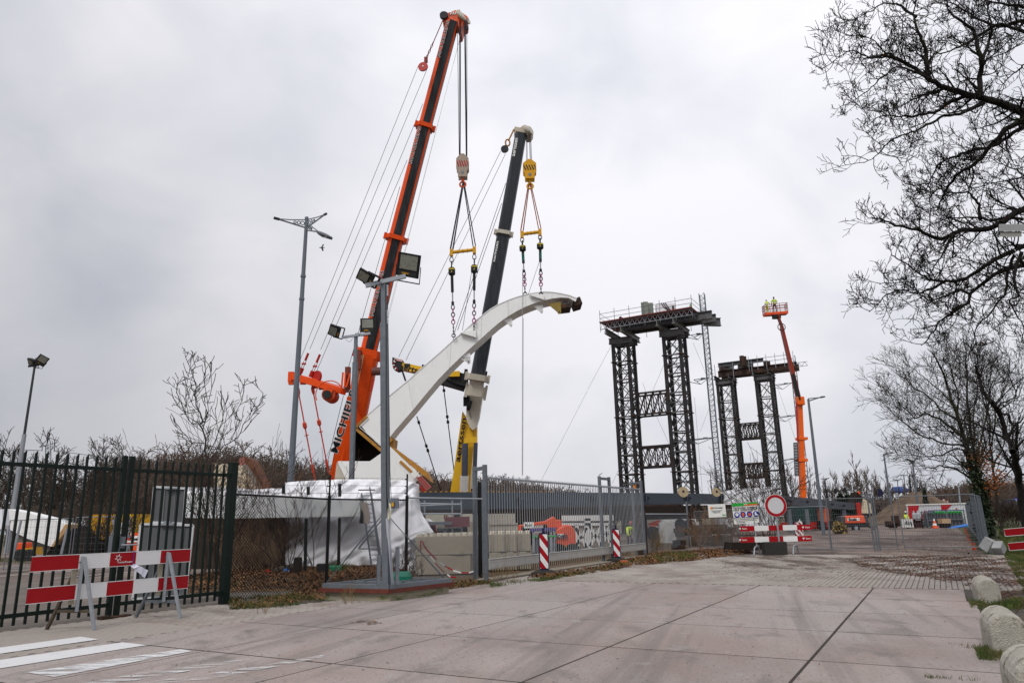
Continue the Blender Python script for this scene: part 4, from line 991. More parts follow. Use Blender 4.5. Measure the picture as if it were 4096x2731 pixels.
# ================= STEEL ARCH =================
H=cv(1050,900,1.4254);YA=60.;DW=Vector((0,2.3,0))
At=[(555,1138),(600,1080),(720,975),(830,885),(940,787),(1010,727),(1075,668),(1140,611),(1200,558),(1250,517),(1300,479),(1350,450),(1400,428),(1450,410),(1500,396),(1550,386),(1600,381),(1650,382),(1700,390),(1750,401),(1793,418)]
Ab=[(683,1272),(705,1235),(760,1165),(860,1050),(930,965),(1000,882),(1065,815),(1130,752),(1190,697),(1245,648),(1300,598),(1350,555),(1400,520),(1450,490),(1500,465),(1550,445),(1600,430),(1650,419),(1700,413),(1745,415),(1785,436)]
a_=[P(*H(*p),YA) for p in At];b_=[P(*H(*p),YA) for p in Ab]
g=T('steel_arch','huge white steel arch segment hanging curved between the two cranes','bridge arch',P(*H(1200,700),YA))
mb=MB();mb.loft([[a_[i],b_[i],b_[i]+DW,a_[i]+DW] for i in range(len(a_))]);O('box_girder',mb,archw,g)
mb=MB();lip=.07
for i in range(1,len(a_)-1):
    mb.bar(a_[i]-Vector((0,.0,-.0)),a_[i+1],.10,.06);
O('upper_lip',mb,archw,g)
# section seams, each a thin raised weld band
for i in(3,6,9,12,14,17):
    mb=MB();mb.bar(a_[i]+Vector((0,-.012,0)),b_[i]+Vector((0,-.012,0)),.05,.02,up=Vector((0,1,0)));O('weld_seam',mb,mat('seam white',(.66,.67,.65)),g)
# lugs below
def lug(x,y,w_,h,dy,m,lab=None,tri=True,flip=1):
    c=P(*H(x,y),YA+dy);ww=px(w_/1.4254,c);hh=px(h/1.4254,c)
    n_=8;arc=[c+Vector((math.cos(q)*ww*.17+flip*ww*.25,0,-hh+math.sin(q)*ww*.17)) for q in[math.pi+math.pi*i/n_ for i in range(n_+1)]]
    mb=MB();mb.ext([c+Vector((-flip*ww*.75,0,.1)),*arc[::(1 if flip>0 else 1)],c+Vector((flip*ww*.42,0,hh*.45))],(0,.12,0))
    o=O('lifting_lug',mb,m,g,label=lab)
    mb=MB();cc=c+Vector((flip*ww*.25,-.01,-hh*.98));mb.disc(cc,(0,1,0),ww*.06,.03,8);O('pin_hole',mb,black,o)
lug(1160,760,62,60-38,.2,archw);lug(1160,745,58,35,.2,archw)
lug(1405,545,45,28,.3,archw);lug(1580,468,45,28,.3,archw);lug(1675,455,62,42,.25,mat('ochre lug',(.26,.18,.04),.5),'ochre coloured lug');lug(1735,450,28,28,1.6,archw)
mb=MB();c=P(*H(1200,640),YA-.05);mb.ext([c+Vector((-1.05,0,.35)),c+Vector((.25,0,.55)),c+Vector((.3,0,-.1))],(0,-.35,0));O('side_pad',mb,archw,g)
c=P(*H(1588,410),YA-.05);mb=MB();mb.ext([c+Vector((-1.0,0,.1)),c+Vector((.25,0,.15)),c+Vector((.25,0,-.35))],(0,-.3,0));O('side_pad',mb,archw,g)
c=P(*H(1790,452),YA+1.2);mb=MB();mb.fr(c,Vector((.34,0,.10)),Vector((0,1.0,0)),Vector((-.10,0,.30)));O('end_plate',mb,rusty,g)
c=P(*H(1722,478),YA+1.2);mb=MB();mb.fr(c,Vector((.5,0,.05)),Vector((0,.9,0)),Vector((-.03,0,.16)));O('end_plate',mb,rusty,g)
# lower end collar, ochre
def strip3(pts,w2,Yf,dp,m,n,par):
    pp=[P(*H(*p),Yf) for p in pts];mb=MB()
    for i in range(len(pp)-1):
        mb.bar(pp[i]+dp/2,pp[i+1]+dp/2,dp.length,px(w2/1.4254,pp[i]),up=(pp[i+1]-pp[i]).cross(dp).normalized())
    return O(n,mb,m,par)
strip3([(598,1088),(527,1156),(684,1290)],16,YA-.05,Vector((0,2.5,0)),ochre,'end_collar',g)
strip3([(735,1214),(708,1240)],26,YA-.05,Vector((0,2.5,0)),ochre,'end_collar',g)
mb=MB();mb.bar(P(*H(604,1098),YA-.08),P(*H(552,1150),YA-.08),.05,.05);mb.bar(P(*H(552,1150),YA-.08),P(*H(690,1268),YA-.08),.05,.05);O('paint_edge',mb,MT['seam white'],g)
# arch foot
g=T('bridge_base','white steel arch foot with dark open mouth under the arch end','bridge foot',P(*H(650,1450),YA))
fp=[(430,1345),(612,1345),(690,1290),(728,1262),(905,1432),(868,1470),(860,1600),(470,1600)]
mb=MB();mb.ext([P(*H(*p),YA) for p in fp],(0,.15,0));O('front_plate',mb,archw,g)
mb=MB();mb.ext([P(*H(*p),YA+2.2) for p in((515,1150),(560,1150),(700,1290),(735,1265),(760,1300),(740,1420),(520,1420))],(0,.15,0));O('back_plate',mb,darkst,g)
mb=MB()
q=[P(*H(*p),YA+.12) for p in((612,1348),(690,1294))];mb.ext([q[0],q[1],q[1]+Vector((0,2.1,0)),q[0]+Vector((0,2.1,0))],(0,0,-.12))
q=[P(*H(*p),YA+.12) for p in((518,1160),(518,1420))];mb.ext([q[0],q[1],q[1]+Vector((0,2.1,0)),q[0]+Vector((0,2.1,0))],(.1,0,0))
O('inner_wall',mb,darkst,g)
mb=MB();mb.ext([P(*H(*p),YA-.6) for p in((428,1348),(445,1343),(500,1440),(492,1460),(478,1455))],(0,.3,0));O('side_fin',mb,archw,g)
mb=MB();mb.ext([P(*H(*p),YA-.3) for p in((424,1352),(410,1450),(492,1455))],(0,.2,0));O('side_web',mb,cream,g)
g=T('steel_plate','long ochre and rust steel plate leaning down beside the arch foot','steel plate',P(*H(860,1400),YA))
mb=MB();mb.ext([P(*H(*p),YA+.25) for p in((716,1258),(738,1212),(748,1215),(742,1262),(935,1405),(962,1462),(880,1400))],(0,2.2,0));O('plate',mb,ochre,g)
mb=MB();mb.ext([P(*H(*p),YA-.1) for p in((790,1340),(880,1425),(872,1436),(778,1350))],(0,.25,0));O('edge_strip',mb,ochre,g)
mb=MB();mb.ext([P(*H(*p),YA-.4) for p in((843,1415),(868,1398),(891,1418),(866,1444))],(0,.05,0));O('paper_sheet',mb,whitep,None,'small white sheet fixed on the leaning ochre plate','sheet')
g=T('splice_plate','pinkish red perforated steel splice plate hanging below the white sheet','steel plate',P(*H(920,1470),YA))
c4=[P(*H(*p),YA-.5) for p in((876,1440),(905,1428),(963,1492),(935,1512))]
mb=MB();mb.ext(c4,(0,.15,0));O('plate',mb,mat('pink primer',(.42,.10,.09),.6,0,.1,3),g)
mb=MB()
for i in range(2):
    for j in range(9):
        p=c4[0].lerp(c4[3],(j+.6)/9.5).lerp(c4[1].lerp(c4[2],(j+.6)/9.5),.3+.4*i);mb.disc(p+Vector((0,-.01,0)),(0,1,0),.045,.02,6)
O('bolt_holes',mb,black,g,kind='stuff')
mb=MB();mb.ext([P(*H(*p),YA-.2) for p in((880,1470),(935,1512),(930,1530),(915,1520))],(0,.3,0));O('back_plate',mb,red,g)
# ================= LIFTING TACKLE =================
K=cv(1750,650,2.24)
def tackle(ybeam,xl,xr,yh,hookx,beamlab,slm,cell,rod_top,rod_bot,ends,grn):
    Yt=YA-.3
    hk=P(*K(hookx,yh),Yt);l=P(*K(*xl),Yt);r=P(*K(*xr),Yt)
    g=T('spreader_beam',beamlab,'spreader beam',(l+r)/2,'yellow spreader beams')
    mb=MB();mb.tube([l,r],.15,10);
    for k in(.3,.5,.7):mb.tube([l.lerp(r,k)-(r-l)*.012,l.lerp(r,k)+(r-l)*.012],.20,10)
    O('tube',mb,yelw,g)
    for e in(l,r):
        mb=MB();mb.box(e-UP*.05,.28,.3,.62);O('end_lug',mb,yelw,g)
    for i,(e,nm) in enumerate(((l,'left'),(r,'right'))):
        for k in range(4 if i==0 else 2):
            o=Vector(((k%2)*.22-.11,(k//2)*.3,0));sg=T('sling','%s %s sling from the hook to the %s end of %s'%(['outer','inner','rear outer','rear inner'][k],'black' if slm is ropem else 'orange brown',nm,'the left spreader' if grn==0 else 'the right spreader'),'sling',hk)
            mb=MB();mb.tube([hk+o*.3,e+o+UP*.35],.05 if slm is ropem else .045,5);O('rope',mb,slm,sg)
    return g,l,r,hk
def cellrod(top,bot,name,num,lab,Y,grn=False):
    top=P(*K(*top),Y);bot=P(*K(*bot),Y);L_=(bot-top).length;f=lambda k:top.lerp(bot,k)
    g=T('load_cell_rod',lab,'hoisting gear',top,'load cell rods above the arch')
    mb=MB();mb.ring(f(.03),(0,1,0),.16,.04,10,5,ell=1.5);mb.ring(f(.085),(1,0.2,0),.17,.045,10,5,ell=1.5);O('top_shackle',mb,black,g)
    mb=MB();mb.tube([f(.13),f(.145),f(.215),f(.225)],[.2,.30,.30,.24],14);O('load_cell',mb,black,g)
    text(name,.17,f(.16)+Vector((0,-.31,0)),(1,0,0),UP,mat('yellow print',(.8,.62,.03)),g,bold=.03,squash=.8);text(num,.17,f(.195)+Vector((0,-.31,0)),(1,0,0),UP,MT['yellow print'],g,bold=.03)
    mb=MB();mb.tube([f(.225),f(.44)],.13,10);O('cylinder_body',mb,black,g)
    if grn: text(grn,.26,f(.34)+Vector((0,-.14,0)),(0,0,-1),(1,0,0),mat('green cyl print',(.02,.35,.25)),g)
    mb=MB();mb.tube([f(.44),f(.56)],.055,8);O('piston_rod',mb,galvL,g)
    mb=MB();mb.tube([f(.56),f(.60)],.12,8);mb.ring(f(.63),(0,1,0),.14,.045,10,5,ell=1.6);O('lower_shackle',mb,black,g)
    for k in range(4):
        mb=MB();mb.ring(f(.675+.045*k),(0,1,0) if k%2 else (1,0,0),.15,.045,10,5,ell=1.4);O('link',mb,magenta if k in(0,2,3) else black,g)
    mb=MB();mb.chain(f(.84),f(.96),.16,.03,Vector((0,1,0)));mb.ring(f(.975),(0,1,0),.16,.045,10,5);O('lower_chain',mb,black,g,kind='stuff')
g,l,r,hk=tackle(0,(125,805),(330,782),165,232,'left yellow spreader beam above the middle of the arch',ropem,0,0,0,0,0)
cellrod((125,850),(145,1568),'TOPSIDE','3','left load cell rod under the left spreader beam',YA-.3)
cellrod((330,825),(327,1560),'TOPSIDE','4','right load cell rod under the left spreader beam, close to the side pad',YA-.3)
gR=tackle(0,(757,642),(917,622),155,824,'right yellow spreader beam above the top of the arch',mat('rust orange sling',(.28,.055,.02),.7,0,.2,9),0,0,0,0,1)
cellrod((758,680),(786,1190),'TOPSIDE','1','left load cell rod under the right spreader beam',YA+.8,'DTSP')
cellrod((918,655),(928,1195),'TOPSIDE','2','right load cell rod under the right spreader beam',YA-.3,'DTSP')
# hook blocks
def block(c,w_,h,lab,m1,stripe,m2):
    g=T('hook_block',lab,'hook block',c,'crane hook blocks')
    mb=MB();prof=[(-.5,.28),(-.5,-.22),(-.38,-.30),(-.36,-.6),(.36,-.6),(.38,-.30),(.5,-.22),(.5,.28),(.12,.5),(-.12,.5)]
    mb.ext([c+Vector((a*w_,-.35,b*h)) for a,b in prof],(0,.12,0));O('cheek_plate',mb,m1,g,bev=.02)
    mb=MB();mb.ext([c+Vector((a*w_,.3,b*h)) for a,b in prof],(0,.12,0));O('cheek_plate',mb,m1,g,bev=.02)
    mb=MB()
    for k in range(4): mb.tube([c+Vector((-.0,-.22+.14*k,.0)),c+Vector((0,-.14+.14*k,0))],w_*.42,14,True)
    O('sheave',mb,galv,g,kind='stuff')
    for k in range(5):
        x=-.5+.2*k;mb=MB();mb.ext([c+Vector((a*w_,-.36,b*h)) for a,b in((x,.16),(x+.09,.16),(min(.5,x+.25),-.12),(min(.5,x+.16),-.12))],(0,-.01,0));O('stripe',mb,stripe,g)
    mb=MB();mb.disc(c+Vector((0,-.36,-.38*h)),(0,1,0),.14,.04,14);O('pin',mb,galv,g)
    mb=MB();b=c-UP*h*.6;mb.tube([b,b-UP*.35],.13,8);mb.ring(b-UP*.6,(0,1,0),.26,.09,12,6);O('hook',mb,m2,g)
    return g
M2=cv(1700,0,1.96)
block(P(*M2(295,1300),YA-.3),1.12,2.1,'white hook block with red stripes, hanging from the orange crane',mat('grimy block',(.30,.235,.18),.5,.1,.3,3),redsign,mat('orange hook',(.6,.09,.03),.4))
block(P(*M2(820,1330),YA-.3),1.2,1.75,'yellow hook block with black stripes, hanging from the dark boomed crane',yelw,black,yelw)
# hoist ropes
def ropes(g,pairs,r=.025,m=ropem):
    for p,q in pairs:
        mb=MB();mb.tube([p,q],r,4);O('rope',mb,m,g)
# ================= TELESCOPIC CRANES =================
def boomsec(g,p,q,w0,w1,name,front,stripe=None,slm=None,cam_n=None,dep=1.05):
    p=Vector(p);q=Vector(q);d=(q-p).normalized();v=(EYE-(p+q)/2).normalized()
    x=d.cross(v).normalized();x=x if x.x>0 else -x
    n=d.cross(x).normalized();n=n if n.dot(v)>0 else -n
    prof=[(-.5,.18),(-.40,.42),(-.25,.5),(.28,.49),(.36,.45),(.43,.34),(.5,.12),(.5,-.35),(.32,-.56),(-.32,-.56),(-.5,-.35)]
    rg=lambda c,w_:[c+x*(a*w_)+n*(b*w_*dep) for a,b in prof]
    mb=MB();b0=len(mb.v);R0,R1=rg(p,w0),rg(q,w1);N_=len(prof)
    mb.v+=[tuple(u) for u in R0+R1]
    order=R0
    for i in range(N_):
        mb.f.append((i,(i+1)%N_,N_+(i+1)%N_,N_+i));mb.m.append(1 if (stripe and i in(0,1,3,4)) else 0)
    mb.f+=[tuple(range(N_))[::-1],tuple(range(N_,2*N_))];mb.m+=[0,0]
    o=O(name,mb,[front,slm or front],g)
    return o,d,x,n
def collar(g,c,d,x,n,w_,h,m,dep=1.1,lugs=True):
    prof=[(-.5,.2),(-.38,.5),(.36,.52),(.5,.2),(.5,-.4),(.3,-.6),(-.3,-.6),(-.5,-.4)]
    mb=MB();mb.loft([[c+x*(a*w_)+n*(b*w_*dep)+d*k for a,b in prof] for k in(-h/2,h/2)])
    if lugs:
        for s in(-1,1):mb.fr(c+x*(s*w_*.56)+n*w_*.1,x*w_*.07,n*w_*.12,d*h*.7)
    return O('boom_collar',mb,m,g)
g=T('mobile_crane','big orange telescopic crane with long dark boom, lifting the left of the arch','crane',P(1356,2000,72).xy.to_3d())
Yb,Yt=72.,63.5
def ax(xl,yl,xr,yr,Y):
    a=P(xl,yl,Y);b=P(xr,yr,Y);return (a+b)/2,(b-a).length
cs=[(1335,2010,1382,2010),(1378,1628,1466,1640),(1427,1408,1518,1420),(1541,950,1627,962),(1663,503,1736,515),(1781,86,1838,104)]
Ys=[72,69.5,68.6,66.9,65.3,63.6]
pt=[ax(*c,Y) for c,Y in zip(cs,Ys)]
boomsec(g,pt[1][0]-(pt[1][0]-pt[0][0])*1.0,pt[2][0],pt[2][1]*.86,pt[2][1]*.98,'base_section',orange,dep=1.2)
# the lettered outer housing left of it
hl=[P(1313,1914,71.2),P(1373,1914,71.2),P(1466,1600,69.),P(1464,1570,69.),P(1432,1405,68),P(1394,1566,68.8),P(1359,1693,69.6)]
mb=MB();mb.ext([P(1313,1930,70.5),P(1385,1930,70.5),P(1445,1680,68.6),P(1402,1560,68),P(1388,1590,68.2),P(1359,1693,68.8)],(0,2.6,0));O('base_housing',mb,orange,g)
secs=[(2,3,.82,.78),(3,4,.80,.76),(4,5,.80,.80)]
for i,j,k0,k1 in secs:
    wa,wb={2:px(66,pt[2][0]),3:px(60,pt[3][0]),4:px(54,pt[4][0])}[i],{3:px(62,pt[3][0]),4:px(56,pt[4][0]),5:px(54,pt[5][0])}[j]
    o,d,x,n=boomsec(g,pt[i][0],pt[j][0],wa,wb,'boom_section',boomd,True,orange)
    for f0,sz in(((.50,1.0) if i==2 else (.80,.86) if i==3 else (.80,.86)),):
        ww=wa+(wb-wa)*f0;c=pt[i][0].lerp(pt[j][0],f0)-x*ww*.34+n*ww*.56
        text('MICHIELSENS',sz*.52,c+n*.02,d,-x,whitep,g,bold=.045,squash=1.5);text('MICHIELSENS',sz*.52,c+n*.035,d,-x,paint,g,bold=.0,squash=1.5)
    collar(g,pt[i][0],d,x,n,px(cs[i][2]-cs[i][0],pt[i][0])*(.92 if i>2 else 1.02),.42 if i>2 else .8,orange)
# base lettering
a=P(1392,1790,68.);b=P(1460,1480,67.0)
dd=(P(1405,1595,66.9)-P(1340,1800,68.2)).normalized()
text('MICHIELS',.95,P(1380,1690,67.2)+Vector((.05,-.6,0)),dd,Vector((-1,0,.3)),whitep,g,bold=.06,squash=1.55);text('MICHIELS',.95,P(1380,1690,67.2)+Vector((.05,-.64,0)),dd,Vector((-1,0,.3)),paint,g,bold=.015,squash=1.55)
J=cv(1150,1350,2.412)
# ladder & platforms on the side
mb=MB();p=P(*J(735,170),66.9);q=P(*J(655,550),67.4);s=(P(*J(715,170),66.9)-p)
mb.tube([p,q],.035,5);mb.tube([p+s,q+s],.035,5)
for k in range(22):mb.tube([p.lerp(q,k/21),(p+s).lerp(q+s,k/21)],.022,4)
O('ladder',mb,mat('tan ladder',(.5,.36,.22)),g,kind='stuff')
mb=MB();mb.box(P(*J(682,215),67),.55,.5,1.9);mb.box(P(*J(580,405),67),.45,.5,2.4);O('side_platform',mb,mat('dark grating red',(.16,.035,.02),.7),g)
for (x0,y0,x1,y1) in((535,335,548,470),(560,335,575,470),(605,345,590,480)):
    mb=MB();mb.bar(P(*J(x0,y0),66.5),P(*J(x1-25,y1),66.5),.14,.14);O('frame_bar',mb,orange,g)
mb=MB();c=P(*J(868,325),67.5);mb.tube([c-Vector((.5,0,0)),c+Vector((.45,0,0))],.40,12);O('winch_drum',mb,mat('drum dark',(.12,.05,.04)),g)
mb=MB();mb.bar(P(*J(830,400),67.5),P(*J(805,520),67.5),.12,.12);mb.bar(P(*J(838,400),67.2),P(*J(812,520),67.2),.1,.1);O('side_bracket',mb,red,g)
# head
hd,hw=pt[5];c=P(*M2(215,130),63.5);d=(pt[5][0]-pt[4][0]).normalized()
mb=MB()
prof=[(135,110),(150,95),(185,100),(240,78),(255,95),(268,72),(285,98),(335,130),(330,170),(300,185),(285,235),(265,245),(262,205),(250,170),(205,165),(150,182),(138,165)]
mb.ext([P(*M2(*p),63.0) for p in prof],(0,1.9,0));O('boom_head',mb,mat('worn orange head',(.55,.075,.02),.45,.1,.3,2,col2=(.12,.03,.015),s2=1.5,c2lo=.5,c2hi=.65),g,bev=.05)
for k in range(5):
    mb=MB();c=P(*M2(275+13*k,118+9*k),62.9+.1*k);mb.disc(c,(.75,-.5,.3),.55,.14,18);O('sheave',mb,cream,g)
mb=MB()
for k in range(3):mb.ext([P(*M2(x,y),62.97) for x,y in((195+18*k,118),(203+18*k,96),(213+18*k,92),(205+18*k,115))],(0,-.03,0))
O('white_marks',mb,whitep,g,kind='stuff')
mb=MB();mb.disc(P(*M2(148,125),62.9),(0,1,0),.42,.3,16);O('side_sheave',mb,black,g)
mb=MB();c=P(*M2(328,222),63);mb.tube([P(*M2(342,140),63),c],.02,4);mb.tube([c+UP*.2,c-UP*.2],.14,8);O('limit_switch',mb,black,g)
ropes(g,[(P(*M2(xa,170),63),P(*M2(xb,1235),YA+.1)) for xa,xb in((254,268),(270,272),(274,275),(280,277))]+[(P(*M2(xa,150),63),P(*M2(xb,1245),YA-.1)) for xa,xb in((308,322),(313,325),(318,328),(328,330))],.028)
# luffing sheave and its pendant lines
A1=cv(1050,0,1.5676)
c=P(*A1(1007,420),63);mb=MB();mb.disc(c,(.15,1,0),px(31/1.5676,c),.16,24);o=O('guy_sheave',mb,red,g)
mb=MB();mb.disc(c-Vector((.0,.1,0)),(.15,1,0),.08,.06,8);O('sheave_pin',mb,whitep,o)
mb=MB();mb.tube([P(*A1(1130,130),63),P(*A1(1072,265),63)],.05,5);mb.chain(P(*A1(1072,265),63),P(*A1(1028,365),63),.28,.04,Vector((0,1,0)));mb.box(P(*A1(1025,377),63),.35,.2,.6);O('sheave_link',mb,mat('rust red link',(.2,.03,.02)),g,kind='stuff')
tipL=[(P(*A1(978,412),63),P(*J(102,265),69)),(P(*A1(1030,440),63),P(*J(215,112),69)),(P(*A1(1006,652),65.3),P(*J(320,118),70)),(P(*A1(907,1005),65.8),P(*J(272,345),70)),(P(*A1(862,1170),66),P(*J(575,335),68)),]
ropes(g,tipL,.030)
ropes(g,[(P(*J(540,560),69),P(*J(390,1180),71))],.03)
g2=T('tag_line','pale paired lines sloping down right of the orange boom','rope',P(1837,130,63));ropes(g2,[(P(*M2(290,235),63.),P(1520,1400,60)),(P(*M2(275,300),63.),P(1515,1400,60))],.014,ropel)
# guying frame, one long orange beam with cross arm
mb=MB();a=P(*J(60,380),70);b=P(*J(545,520),68.5);mb.bar(a,b,.9,.62);mb.bar(a+Vector((0,.0,.36)),b+Vector((0,0,.42)),.3,.08)
O('guy_beam',mb,orange,g,bev=.03)
for x,y in((80,415),(150,440),(260,478),(330,490)):
    mb=MB();c=P(*J(x,y),69.5);mb.box(c,.5,.4,.22);O('beam_fitting',mb,red,g)
mb=MB();mb.box(P(*J(35,380),70),.5,.5,1.0);mb.box(P(*J(35,437),70),.45,.4,.35);O('beam_end',mb,orange,g)
mb=MB();c=P(*J(415,560),68.4);mb.tube([c-Vector((0,.8,0)),c+Vector((0,.8,0))],.66,18);O('winch_drum',mb,mat('orange drum',(.4,.05,.012)),g)
mb=MB();mb.ext([P(*J(*p),67.5) for p in((350,480),(440,500),(410,575),(375,600),(345,560))],(0,.2,0));O('drum_cheek',mb,orange,g)
mb=MB();mb.disc(P(*J(380,548),67.4),(0,1,0),.42,.06,14);O('cheek_hole',mb,black,g)
mb=MB();mb.ring(c+Vector((.1,-.85,0)),(0,1,0),1.3,.05,16,4,ang=3.6);O('guard_rail',mb,orange,g)
mb=MB();mb.disc(P(*J(285,378),69.3),(.7,1,0),.62,.2,20);O('beam_sheave',mb,red,g);mb=MB();mb.disc(P(*J(106,345),70),(1.5,1,0),.62,.2,20);O('beam_sheave',mb,red,g)
for (x0,y0,x1,y1) in((120,345,205,140),(222,380,318,150)):
    a=P(*J(x0,y0),69.6);b=P(*J(x1,y1),69.2)
    mb=MB();mb.tube([a,a.lerp(b,.25)],.22,8);O('guy_rod_foot',mb,red,g)
    mb=MB();o=Vector((.12,0,.05));mb.tube([a.lerp(b,.2)+o,a.lerp(b,.6)+o],.04,4);mb.tube([a.lerp(b,.2)-o,a.lerp(b,.6)-o],.04,4);mb.box(a.lerp(b,.45),.4,.2,.15);mb.tube([a.lerp(b,.6),a.lerp(b,.95)],.12,6);O('guy_rod',mb,red,g,kind='stuff')
for (x0,y0,x1,y1) in((95,465,265,1375),(238,465,398,1310)):
    a=P(*J(x0,y0),69.6);b=P(*J(x1,y1),71.5);f=lambda k:a.lerp(b,k)
    mb=MB();mb.tube([f(0),f(.03),f(.07),f(.10)],[.08,.17,.17,.08],6);mb.tube([f(.08),f(1)],.065,6)
    mb.tube([f(.38),f(.40),f(.44),f(.46)],[.07,.2,.2,.07],6);mb.tube([f(.52),f(.53)],.2,6);mb.tube([f(.84),f(.92)],.12,6)
    O('pendant_rod',mb,mat('coral rod',(.55,.06,.025),.4),g)
# upper works hidden by the wrapped wall, still there
mb=MB();c=P(1350,1960,73);mb.box((c.x+1,74,2.6),9,4,2.4);O('superstructure',mb,orange,g)
mb=MB();mb.box((c.x+2,75,1.0),16,3,.9);O('carrier',mb,orange,g)
for k in range(7):
    mb=MB();mb.disc((c.x-5+2.2*k,73.4,.7),(0,1,0),.7,.5,16);O('wheel',mb,tyre,g)
# ----- white and yellow crane with slate boom -----
g=T('mobile_crane','telescopic crane with slate boom, white collar and yellow base behind the arch','crane',(P(1845,2050,70).x,70,0))
cs=[(1850,1930,1905,1930),(1871,1575,1932,1580),(1880,1508,1939,1514),(1990,930,2039,940),(2061,534,2106,542)]
Ys=[70,66.9,66.3,64.2,63.]
pt=[ax(*c,Y) for c,Y in zip(cs,Ys)]
mb=MB();mb.ext([P(*H(*p),69.5) for p in((1070,1525),(1090,1400),(1125,1160),(1140,1060),(1160,1090),(1195,1165),(1222,1140),(1220,1240),(1205,1245),(1185,1460),(1180,1525))],(0,1.6,0));O('base_section',mb,mat('crane yellow',(.72,.42,.02),.35,0,.06,2),g)
mb=MB();mb.ext([P(*H(*p),68.6) for p in((1165,960),(1255,965),(1235,1090),(1215,1155),(1200,1168),(1180,1150),(1160,1100))],(0,1.4,0));O('white_section',mb,cream,g)
mb=MB();mb.ext([P(*H(*p),68.4) for p in((1150,1215),(1225,1205),(1222,1243),(1150,1243))],(0,.5,0));O('cylinder_head',mb,MT['crane yellow'],g)
for (x0,y0,x1,y1,x2,y2) in((1155,1245,1152,1430,1148,1525),(1216,1240,1210,1400,1207,1500)):
    mb=MB();mb.tube([P(*H(x0,y0),68.5),P(*H(x1,y1),68.8)],.30 if x0<1200 else .2,12);O('piston_rod',mb,mat('slate piston',(.10,.115,.15),.3,.4),g)
    mb=MB();mb.tube([P(*H(x1,y1),68.7),P(*H(x2,y2),69)],.42 if x0<1200 else .3,12);O('cylinder_tube',mb,whitep,g)
p=P(*H(1122,1220),69.2);dd=(P(*H(1138,1150),69.1)-P(*H(1115,1300),69.3)).normalized()
text('aertssen',.72,P(*H(1131,1222),69.3),dd,Vector((-1,0,.15)),paint,g,bold=.02,squash=1.75)
o,d,x,n=boomsec(g,pt[2][0],pt[3][0],px(58,pt[2][0]),px(52,pt[3][0]),'boom_section',boomw)
c=pt[2][0].lerp(pt[3][0],.86)-x*px(17,pt[3][0])+n*px(26,pt[3][0]);text('aertssen',.5,c+n*.03,d,-x,whitep,g,bold=.03,squash=1.2)
o,d,x,n=boomsec(g,pt[3][0],pt[4][0],px(51,pt[3][0]),px(46,pt[4][0]),'boom_section',boomw)
c=pt[3][0].lerp(pt[4][0],.84)-x*px(15,pt[4][0])+n*px(24,pt[4][0]);text('aertssen',.46,c+n*.03,d,-x,whitep,g,bold=.03,squash=1.2)
collar(g,pt[3][0],d,x,n,px(62,pt[3][0]),.35,cream);collar(g,pt[2][0],d,x,n,px(80,pt[2][0]),.55,cream)
collar(g,pt[1][0]+d*.3,d,x,n,px(70,pt[1][0]),1.0,cream);mb=MB();mb.tube([pt[1][0],pt[2][0]],px(31,pt[2][0]),8);O('neck',mb,cream,g)
mb=MB();mb.tube([P(*H(1172,1025),68.2),P(*H(1188,1030),68.2)],.5,10);O('camera_box',mb,black,g)
mb=MB();mb.box(P(*H(1163,1005),68.3),.6,.2,.9);O('black_panel',mb,black,g)
prof=[(697,1010),(705,990),(745,1000),(770,980),(785,990),(840,1010),(850,1030),(832,1060),(800,1062),(790,1045),(705,1045)]
mb=MB();mb.ext([P(*M2(*p),62.6) for p in prof],(0,1.4,0));O('boom_head',mb,mat('worn cream head',(.48,.42,.32),.5,0,.25,2,col2=(.12,.09,.06),s2=2),g,bev=.04)
for k in range(4):
    mb=MB();mb.disc(P(*M2(790+13*k,1012+4*k),62.4),(.8,-.5,.2),.42,.12,16);O('sheave',mb,cream,g)
ropes(g,[(P(*M2(xa,1060),62.6),P(*M2(xb,1285),YA-.2)) for xa,xb in((794,795),(800,803),(815,826),(822,832),(829,838))],.022)
c=P(*M2(625,1170),62.5);mb=MB();mb.disc(c,(.15,1,0),px(30/1.96,c),.2,18);O('guy_sheave',mb,black,g)
mb=MB();mb.ring(P(*M2(648,1120),62.5),(0,1,0),.22,.08,10,5,ell=1.6);mb.tube([P(*M2(655,1105),62.5),P(*M2(698,1015),62.5)],.08,5);O('sheave_link',mb,mat('ochre chain',(.35,.16,.03)),g)
ropes(g,[(P(*M2(594,1185),62.5),P(*H(776,752),67)),(P(*M2(632,1205),62.5),P(*H(818,770),67)),(P(*A1(1525,1150),63.5),P(*H(1100,595),64)),(P(*A1(1500,1275),64),P(*H(1112,600),64)),(P(*H(1195,250),64.5),P(*H(1140,600),66)),(P(*H(1165,960),68),P(*H(1205,1200),69)),(P(*H(1100,595),64),P(*H(1040,860),68))],.026)
